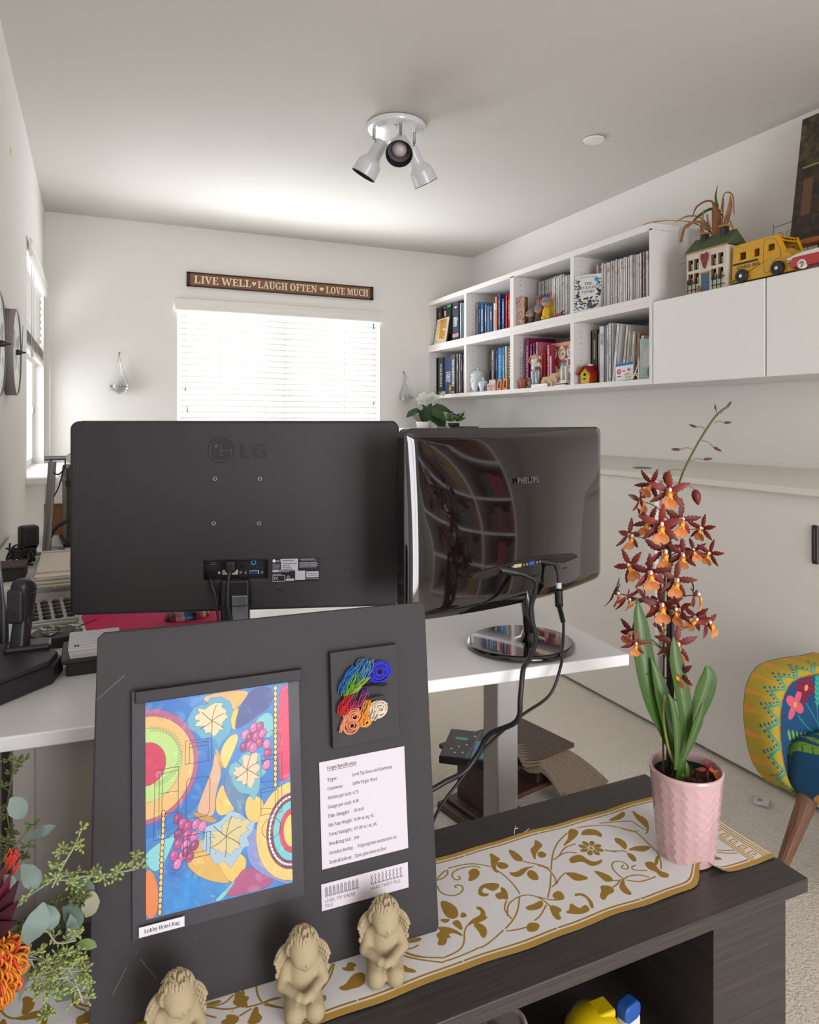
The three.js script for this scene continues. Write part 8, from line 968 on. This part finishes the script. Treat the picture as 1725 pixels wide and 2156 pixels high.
// ---------------------------------------------------------------- embroidered chair, packet, wooden stool under the desk
{
  reseed(191);
  const flowersOn = (g, list) => { for (const [x, y, r, c, c2, n, rot] of list) { for (let i = 0; i < n; i++) { const a = rot + i / n * 6.283; g.fillStyle = c; g.beginPath(); g.ellipse(x + Math.cos(a) * r * 0.55, y + Math.sin(a) * r * 0.55, r * 0.55, r * 0.34, a, 0, 7); g.fill(); g.strokeStyle = 'rgba(255,255,255,.22)'; g.lineWidth = 2; g.beginPath(); g.moveTo(x, y); g.lineTo(x + Math.cos(a) * r, y + Math.sin(a) * r); g.stroke(); } g.fillStyle = c2; g.beginPath(); g.arc(x, y, r * 0.2, 0, 7); g.fill(); } };
  const leafOn = (g, x, y, l, w, a, c, vein) => { g.save(); g.translate(x, y); g.rotate(a); g.fillStyle = c; g.beginPath(); g.moveTo(0, 0); g.quadraticCurveTo(l * 0.4, -w, l, 0); g.quadraticCurveTo(l * 0.4, w, 0, 0); g.fill(); g.strokeStyle = vein; g.lineWidth = 3; for (let i = 1; i < 8; i++) { g.beginPath(); g.moveTo(l * i / 9, 0); g.lineTo(l * (i + 0.8) / 9, -w * 0.55); g.moveTo(l * i / 9, 0); g.lineTo(l * (i + 0.8) / 9, w * 0.55); g.stroke(); } g.restore(); };
  const stems = (g, list) => { for (const [c, w, ...p] of list) { g.strokeStyle = c; g.lineWidth = w; g.beginPath(); g.moveTo(p[0], p[1]); g.quadraticCurveTo(p[2], p[3], p[4], p[5]); g.stroke(); } };
  const velvetBase = (g, w, h) => { g.fillStyle = '#0f4a74'; g.fillRect(0, 0, w, h); for (let i = 0; i < 500; i++) { g.globalAlpha = 0.08; g.fillStyle = rnd() < 0.5 ? '#0a3556' : '#1f6c96'; g.beginPath(); g.ellipse(rnd(w), rnd(h), rnd(10, 50), rnd(6, 26), rnd(3), 0, 7); g.fill(); } g.globalAlpha = 1; };
  const backTex = canvas(1024, 900, (g, w, h) => { velvetBase(g, w, h); stems(g, [['#1f8f8a', 9, 210, 330, 330, 470, 520, 560], ['#1f8f8a', 9, 300, 250, 420, 400, 540, 560], ['#4f8a3a', 8, 120, 520, 300, 520, 420, 620], ['#1f8f8a', 8, 420, 120, 440, 400, 470, 560]]); flowersOn(g, [[180, 250, 105, '#d85a74', '#e3a04a', 4, 0.6], [310, 150, 115, '#7d1238', '#e0954a', 4, 0.3], [660, 220, 100, '#c23a5a', '#e0b04a', 5, 0], [820, 400, 100, '#d86a54', '#e0b04a', 5, 0.2]]); leafOn(g, 440, 330, 330, 58, -1.57, '#1f9a86', '#8fd8c8'); for (let i = 0; i < 6; i++) { leafOn(g, 130 + i * 48, 505 + i * 14, 100, 24, -1.9, '#6f9a34', '#a9c46a'); leafOn(g, 150 + i * 48, 525 + i * 14, 90, 24, 2.2, '#6f9a34', '#a9c46a'); } leafOn(g, 420, 640, 220, 70, -0.1, '#1f9a86', '#8fd8c8'); leafOn(g, 560, 300, 220, 50, -1.2, '#3a86b8', '#9fc8e0'); for (let i = 0; i < 5; i++) { g.fillStyle = '#a8304a'; g.beginPath(); g.arc(250 + i * 34, 690 - (i % 2) * 16, 15, 0, 7); g.fill(); } });
  const seatTex = canvas(1024, 1024, (g, w, h) => { velvetBase(g, w, h); for (const [x, a] of [[90, 1.35], [200, 1.5], [330, 1.62]]) leafOn(g, x, 40, 380, 70, a, '#6f9e3a', '#2c3a1c'); leafOn(g, 300, 220, 520, 80, 0.12, '#2f9a70', '#8fd0a8'); leafOn(g, 330, 420, 460, 120, 0.16, '#2c8f6a', '#88cca4'); leafOn(g, 520, 620, 360, 90, 0.25, '#6f9e3a', '#2c3a1c'); flowersOn(g, [[150, 560, 130, '#d89a4a', '#2f9a86', 5, 0.2], [330, 720, 130, '#d8606a', '#2f9a86', 6, 0.4], [560, 860, 120, '#d8a04a', '#2f7a9a', 6, 0.1], [760, 300, 120, '#d8606a', '#e0b04a', 5, 0.1], [820, 760, 120, '#7d1238', '#e0954a', 5, 0.1]]); for (const [x, y] of [[380, 90], [470, 60], [450, 160], [560, 130]]) leafOn(g, x, y, 130, 34, 0.1, '#e0a070', '#c07a44'); stems(g, [['#2f8f6a', 8, 500, 100, 640, 160, 760, 230]]); });
  const bandTex = canvas(1024, 128, (g, w, h) => { g.fillStyle = '#b09a2e'; g.fillRect(0, 0, w, h); for (let i = 0; i < 16; i++) { const x = i * 64; g.strokeStyle = '#2f9a86'; g.lineWidth = 6; g.beginPath(); g.moveTo(x, 84); g.lineTo(x + 32, 46); g.lineTo(x + 64, 84); g.stroke(); g.strokeStyle = '#1f5a9a'; g.lineWidth = 7; g.setLineDash([5, 7]); g.beginPath(); g.moveTo(x, 98); g.lineTo(x + 32, 60); g.lineTo(x + 64, 98); g.stroke(); g.setLineDash([]); g.fillStyle = '#cf5a4a'; g.beginPath(); g.ellipse(x + 6, 22, 20, 9, 0.7, 0, 7); g.fill(); g.beginPath(); g.ellipse(x + 58, 22, 20, 9, -0.7, 0, 7); g.fill(); g.fillStyle = '#d8943a'; g.beginPath(); g.moveTo(x + 20, 128); g.lineTo(x + 32, 88); g.lineTo(x + 44, 128); g.fill(); g.fillStyle = '#1f7a5a'; g.beginPath(); g.arc(x + 32, 18, 6, 0, 7); g.fill(); } });
  const ch = thing('embroidered_chair', 'low chair in blue velvet embroidered with flowers, yellow zigzag border', 'chair', [1.815, -0.0, -1.29], 0.03);
  const band = mat(0xffffff, 0.85, { map: bandTex }), vel = mat(0xffffff, 0.8, { map: backTex, sheen: 0.6, sheenRoughness: 0.5 }), vels = mat(0xffffff, 0.8, { map: seatTex, sheen: 0.6, sheenRoughness: 0.5 });
  // backrest: rounded outline, band around the rim, blue panel bowed inside it
  const out = [[-0.125, 0.19], [-0.178, 0.25], [-0.208, 0.34], [-0.213, 0.42], [-0.200, 0.472], [-0.16, 0.510], [-0.07, 0.519], [0.02, 0.514], [0.10, 0.510], [0.145, 0.472], [0.155, 0.42], [0.155, 0.34], [0.150, 0.25], [0.120, 0.19]], oc = new THREE.CatmullRomCurve3(out.map((p) => V(p[0], p[1], 0)));
  { const n = 90, pos = [], uv = [], idx = []; for (let i = 0; i <= n; i++) { const p = oc.getPoint(i / n), inn = V(-0.02 + (p.x + 0.02) * 0.80, 0.19 + (p.y - 0.19) * 0.925, 0); const prof = [[p.x, p.y, -0.075], [p.x * 1.01, p.y + 0.004, -0.03], [p.x, p.y, 0.002], [p.x * 0.6 + inn.x * 0.4, p.y * 0.6 + inn.y * 0.4, 0.016], [inn.x, inn.y, 0.006], [inn.x, inn.y, -0.02]]; prof.forEach((q, k) => { pos.push(...q); uv.push(i / n * 1.0, k / 5); }); } for (let i = 0; i < n; i++) for (let k = 0; k < 5; k++) { const a = i * 6 + k; idx.push(a, a + 6, a + 1, a + 1, a + 6, a + 7); } const g = new THREE.BufferGeometry(); g.setAttribute('position', new THREE.Float32BufferAttribute(pos, 3)); g.setAttribute('uv', new THREE.Float32BufferAttribute(uv, 2)); g.setIndex(idx); g.computeVertexNormals(); band.side = THREE.DoubleSide; part(ch, 'border_band', g, band); }
  { const s = shapeOf(oc.getPoints(60).map((p) => [-0.02 + (p.x + 0.02) * 0.81, 0.19 + (p.y - 0.19) * 0.93])); const g = ext(s, 0.004); const p = g.attributes.position, uv = g.attributes.uv; for (let i = 0; i < p.count; i++) uv.setXY(i, (p.getX(i) + 0.18) / 0.36, (p.getY(i) - 0.19) / 0.33); part(ch, 'back_cushion', g, vel, [0, 0, 0.001]); const bk = ext(shapeOf(oc.getPoints(60).map((q) => [q.x * 0.99, q.y])), 0.01); part(ch, 'back_lining', bk, mat(0x1b4d6e, 0.85), [0, 0, -0.078]); }
  { const g = rbox(0.29, 0.155, 0.36, 0.05, -0.01, 0.275, 0.17, 6), p = g.attributes.position, uv = g.attributes.uv, n = g.attributes.normal; for (let i = 0; i < p.count; i++) uv.setXY(i, p.getX(i) / 0.36 + 0.5, 1 - (p.getZ(i) + 0.02 + (0.37 - p.getY(i)) * (n.getZ(i) > 0.5 || Math.abs(n.getX(i)) > 0.5 ? 1 : 0)) / 0.56); part(ch, 'seat', g, vels); }
  const wl = canvas(256, 512, (g, w, h) => { g.fillStyle = '#7c5a45'; g.fillRect(0, 0, w, h); for (let i = 0; i < 260; i++) { g.strokeStyle = rnd() < 0.5 ? 'rgba(60,38,26,.35)' : 'rgba(160,122,96,.3)'; g.lineWidth = rnd(0.8, 2.4); const x = rnd(w); g.beginPath(); g.moveTo(x, rnd(h)); g.bezierCurveTo(x + rnd(-16, 16), rnd(h), x + rnd(-16, 16), rnd(h), x + rnd(-10, 10), rnd(h)); g.stroke(); } });
  const wood = mat(0xffffff, 0.5, { map: wl });
  for (const [tx, tz, bx, bz] of [[-0.122, 0.05, -0.195, 0.013], [0.098, 0.05, 0.135, 0.015], [-0.10, 0.29, -0.15, 0.33], [0.10, 0.29, 0.135, 0.33]]) part(ch, 'leg', rod([bx, 0.0005, bz], [tx, 0.215, tz], 0.0135, 0.0245, 20), wood);
}
{
  const bar = canvas(128, 96, (g, w, h) => { g.fillStyle = '#d9d7d6'; g.fillRect(0, 0, w, h); g.fillStyle = '#2b2a2a'; for (let i = 0; i < 12; i++) g.fillRect(48 + i * 4, 18, (i % 3) + 1, 34); g.fillRect(22, 62, 5, 5); });
  const pk2 = thing('paper_packet', 'small white packet with a barcode lying on the carpet', 'packet', [1.885, 0.0004, -1.535], 0.55);
  const g = new THREE.PlaneGeometry(0.052, 0.042, 8, 6).rotateX(-Math.PI / 2), p = g.attributes.position; for (let i = 0; i < p.count; i++) p.setY(i, 0.004 + Math.cos(p.getX(i) * 50) * 0.003 + Math.sin(p.getZ(i) * 90) * 0.0012); g.computeVertexNormals(); const h = g.clone(); h.translate(0, -0.003, 0);
  part(pk2, 'front', g, mat(0xffffff, 0.5, { map: bar, side: THREE.DoubleSide })); part(pk2, 'rear', h, mat(0xcfcccb, 0.6, { side: THREE.DoubleSide }));
}
{
  reseed(201);
  const walnut = canvas(512, 256, (g, w, h) => { g.fillStyle = '#4a382e'; g.fillRect(0, 0, w, h); for (let i = 0; i < 500; i++) { g.strokeStyle = rnd() < 0.5 ? 'rgba(28,20,16,.4)' : 'rgba(112,90,76,.3)'; g.lineWidth = rnd(0.6, 2); const y = rnd(h), x = rnd(w); g.beginPath(); g.moveTo(x, y); g.lineTo(x + rnd(30, 200), y + rnd(-6, 6)); g.stroke(); } }); tile(walnut, 3, 3);
  const wm = mat(0xffffff, 0.5, { map: walnut });
  const st = thing('wooden_trestle', 'dark carved wooden trestle stand on the carpet under the desk', 'stand', [1.065, 0, -1.84], 0.2);
  part(st, 'column', metreUV(rbox(0.085, 0.145, 0.13, 0.004, 0, 0.11, 0)), wm); part(st, 'foot_moulding', metreUV(merge([rbox(0.19, 0.024, 0.20, 0.008, 0, 0.012, 0), rbox(0.145, 0.014, 0.17, 0.006, 0, 0.031, 0)])), wm); part(st, 'lower_shelf', metreUV(rbox(0.34, 0.016, 0.16, 0.004, 0.16, 0.06, 0)), mat(0x4d2f22, 0.5)); part(st, 'top_plank', metreUV(rbox(0.34, 0.014, 0.24, 0.003, 0.085, 0.189, 0.02)), wm); part(st, 'column', metreUV(rbox(0.06, 0.12, 0.13, 0.004, 0.20, 0.122, 0)), wm);
  const gameTex = canvas(512, 320, (g, w, h) => { g.fillStyle = '#2b2a2e'; g.fillRect(0, 0, w, h); g.strokeStyle = '#8a8a8e'; g.lineWidth = 5; g.beginPath(); g.moveTo(230, 0); g.lineTo(190, h); g.stroke(); g.fillStyle = '#4a8fb0'; g.fillRect(220, 110, 220, 190); g.fillStyle = '#d8a04a'; g.beginPath(); g.ellipse(310, 190, 46, 36, 0.3, 0, 7); g.fill(); g.fillStyle = '#3f9a4a'; g.beginPath(); g.ellipse(345, 160, 30, 24, 0, 0, 7); g.fill(); g.fillStyle = '#c93a34'; g.beginPath(); g.ellipse(290, 215, 26, 16, 0, 0, 7); g.fill(); g.fillStyle = '#3fa08a'; g.fillRect(60, 90, 90, 28); g.fillStyle = '#d6d2c8'; for (const [x, y] of [[60, 230], [110, 200], [160, 170], [200, 60], [150, 260], [96, 270]]) { g.beginPath(); g.arc(x, y, 8, 0, 7); g.fill(); } g.fillStyle = '#bfae8e'; g.fillRect(360, 40, 110, 60); });
  const gb = thing('game_box', 'thin dark boxed game with a bright blue picture on the trestle', 'box', [1.045, 0.1965, -1.815], -0.67);
  part(gb, 'box', rbox(0.21, 0.022, 0.185, 0.003, 0, 0.011, 0), mat(0x1f1d20, 0.45)); part(gb, 'lid_print', flat(0.205, 0.18).rotateX(-Math.PI / 2), mat(0xffffff, 0.35, { map: gameTex }), [0, 0.0226, 0]);
  const fab = canvas(256, 128, (g, w, h) => { g.fillStyle = '#6f6152'; g.fillRect(0, 0, w, h); speckle(g, w, h, 5000, ['#7d6f5e', '#5c5043', '#867967'], 1, 3, 0.4); });
  const dr = thing('folded_drape', 'brown pleated cloth hanging from the trestle plank to the carpet', 'cloth', [0, 0, 0]);
  const nx = 60, nz = 70, pos = [], uv = [], idx = [], A0 = [1.15, 0.201, -1.815], A1 = [1.10, 0.201, -1.665], B0 = [1.515, 0.012, -1.80], B1 = [1.30, 0.012, -1.745]; for (let j = 0; j <= nz; j++) for (let i = 0; i <= nx; i++) { const u = i / nx, v = j / nz, L = (k) => (A0[k] * (1 - v) + A1[k] * v) * (1 - u) + (B0[k] * (1 - v) + B1[k] * v) * u, sag = Math.sin(u * 3.1416) * 0.035, pl = Math.abs(Math.sin(v * 27 + Math.sin(u * 2 + v * 3) * 0.9)) * (0.012 + 0.014 * Math.sin(u * 3.1)); pos.push(L(0), L(1) + sag * (u < 0.4 ? u / 0.4 : 1) + pl, L(2)); uv.push(u, v); } for (let j = 0; j < nz; j++) for (let i = 0; i < nx; i++) { const a = j * (nx + 1) + i; idx.push(a, a + nx + 1, a + 1, a + 1, a + nx + 1, a + nx + 2); }
  const g = new THREE.BufferGeometry(); g.setAttribute('position', new THREE.Float32BufferAttribute(pos, 3)); g.setAttribute('uv', new THREE.Float32BufferAttribute(uv, 2)); g.setIndex(idx); g.computeVertexNormals(); const g2 = g.clone(); g2.translate(0, -0.003, 0);
  const fm = mat(0xffffff, 0.9, { map: fab, side: THREE.DoubleSide }); part(dr, 'cloth', g, fm); part(dr, 'lining', g2, mat(0x5a4d40, 0.9, { side: THREE.DoubleSide }));
}
// ---------------------------------------------------------------- bookcase behind the camera, mirrored in the glossy monitor
{
  const bc = thing('wide_bookcase', 'wide white bookcase along the right wall behind the camera', 'bookcase', [2.62, 0, 0.62], -Math.PI / 2);
  for (let i = 0; i < 4; i++) part(bc, 'upright', box(0.025, 2.2, 0.33, -0.78 + i * 0.52, 1.1, 0), boardIn); part(bc, 'back_panel', box(1.58, 2.2, 0.012, 0, 1.1, -0.16), mat(0x6a5a50, 0.7)); for (let i = 0; i < 7; i++) part(bc, 'shelf', box(1.58, 0.025, 0.32, 0, 0.04 + i * 0.355, 0), boardIn);
  reseed(221); for (let r = 0; r < 6; r++) for (let c = 0; c < 3; c++) { let x = -0.76 + c * 0.52, k = 0; const end = x + rnd(0.2, 0.36); while (x < end && k++ < 12) { const w = rnd(0.07, 0.13), hgt = rnd(0.19, 0.3), q = [0x5a1f28, 0x6a3a24, 0x23304f, 0x4a2232, 0x8a6a3a, 0x2c4028, 0x3a2a24, 0x8c2b2b][rnd(8) | 0]; single('book', 'book in the bookcase along the wall behind the camera', 'book', box(0.2, hgt, w - 0.002), mat(q, 0.6), [2.62, 0.0535 + r * 0.355 + hgt / 2, 0.62 + x + w / 2], 0, 'books in the wide bookcase'); x += w; } }
}
scene.traverse((o) => { if (o.isMesh) { o.castShadow = true; o.receiveShadow = true; } });
renderer.render(scene, camera);
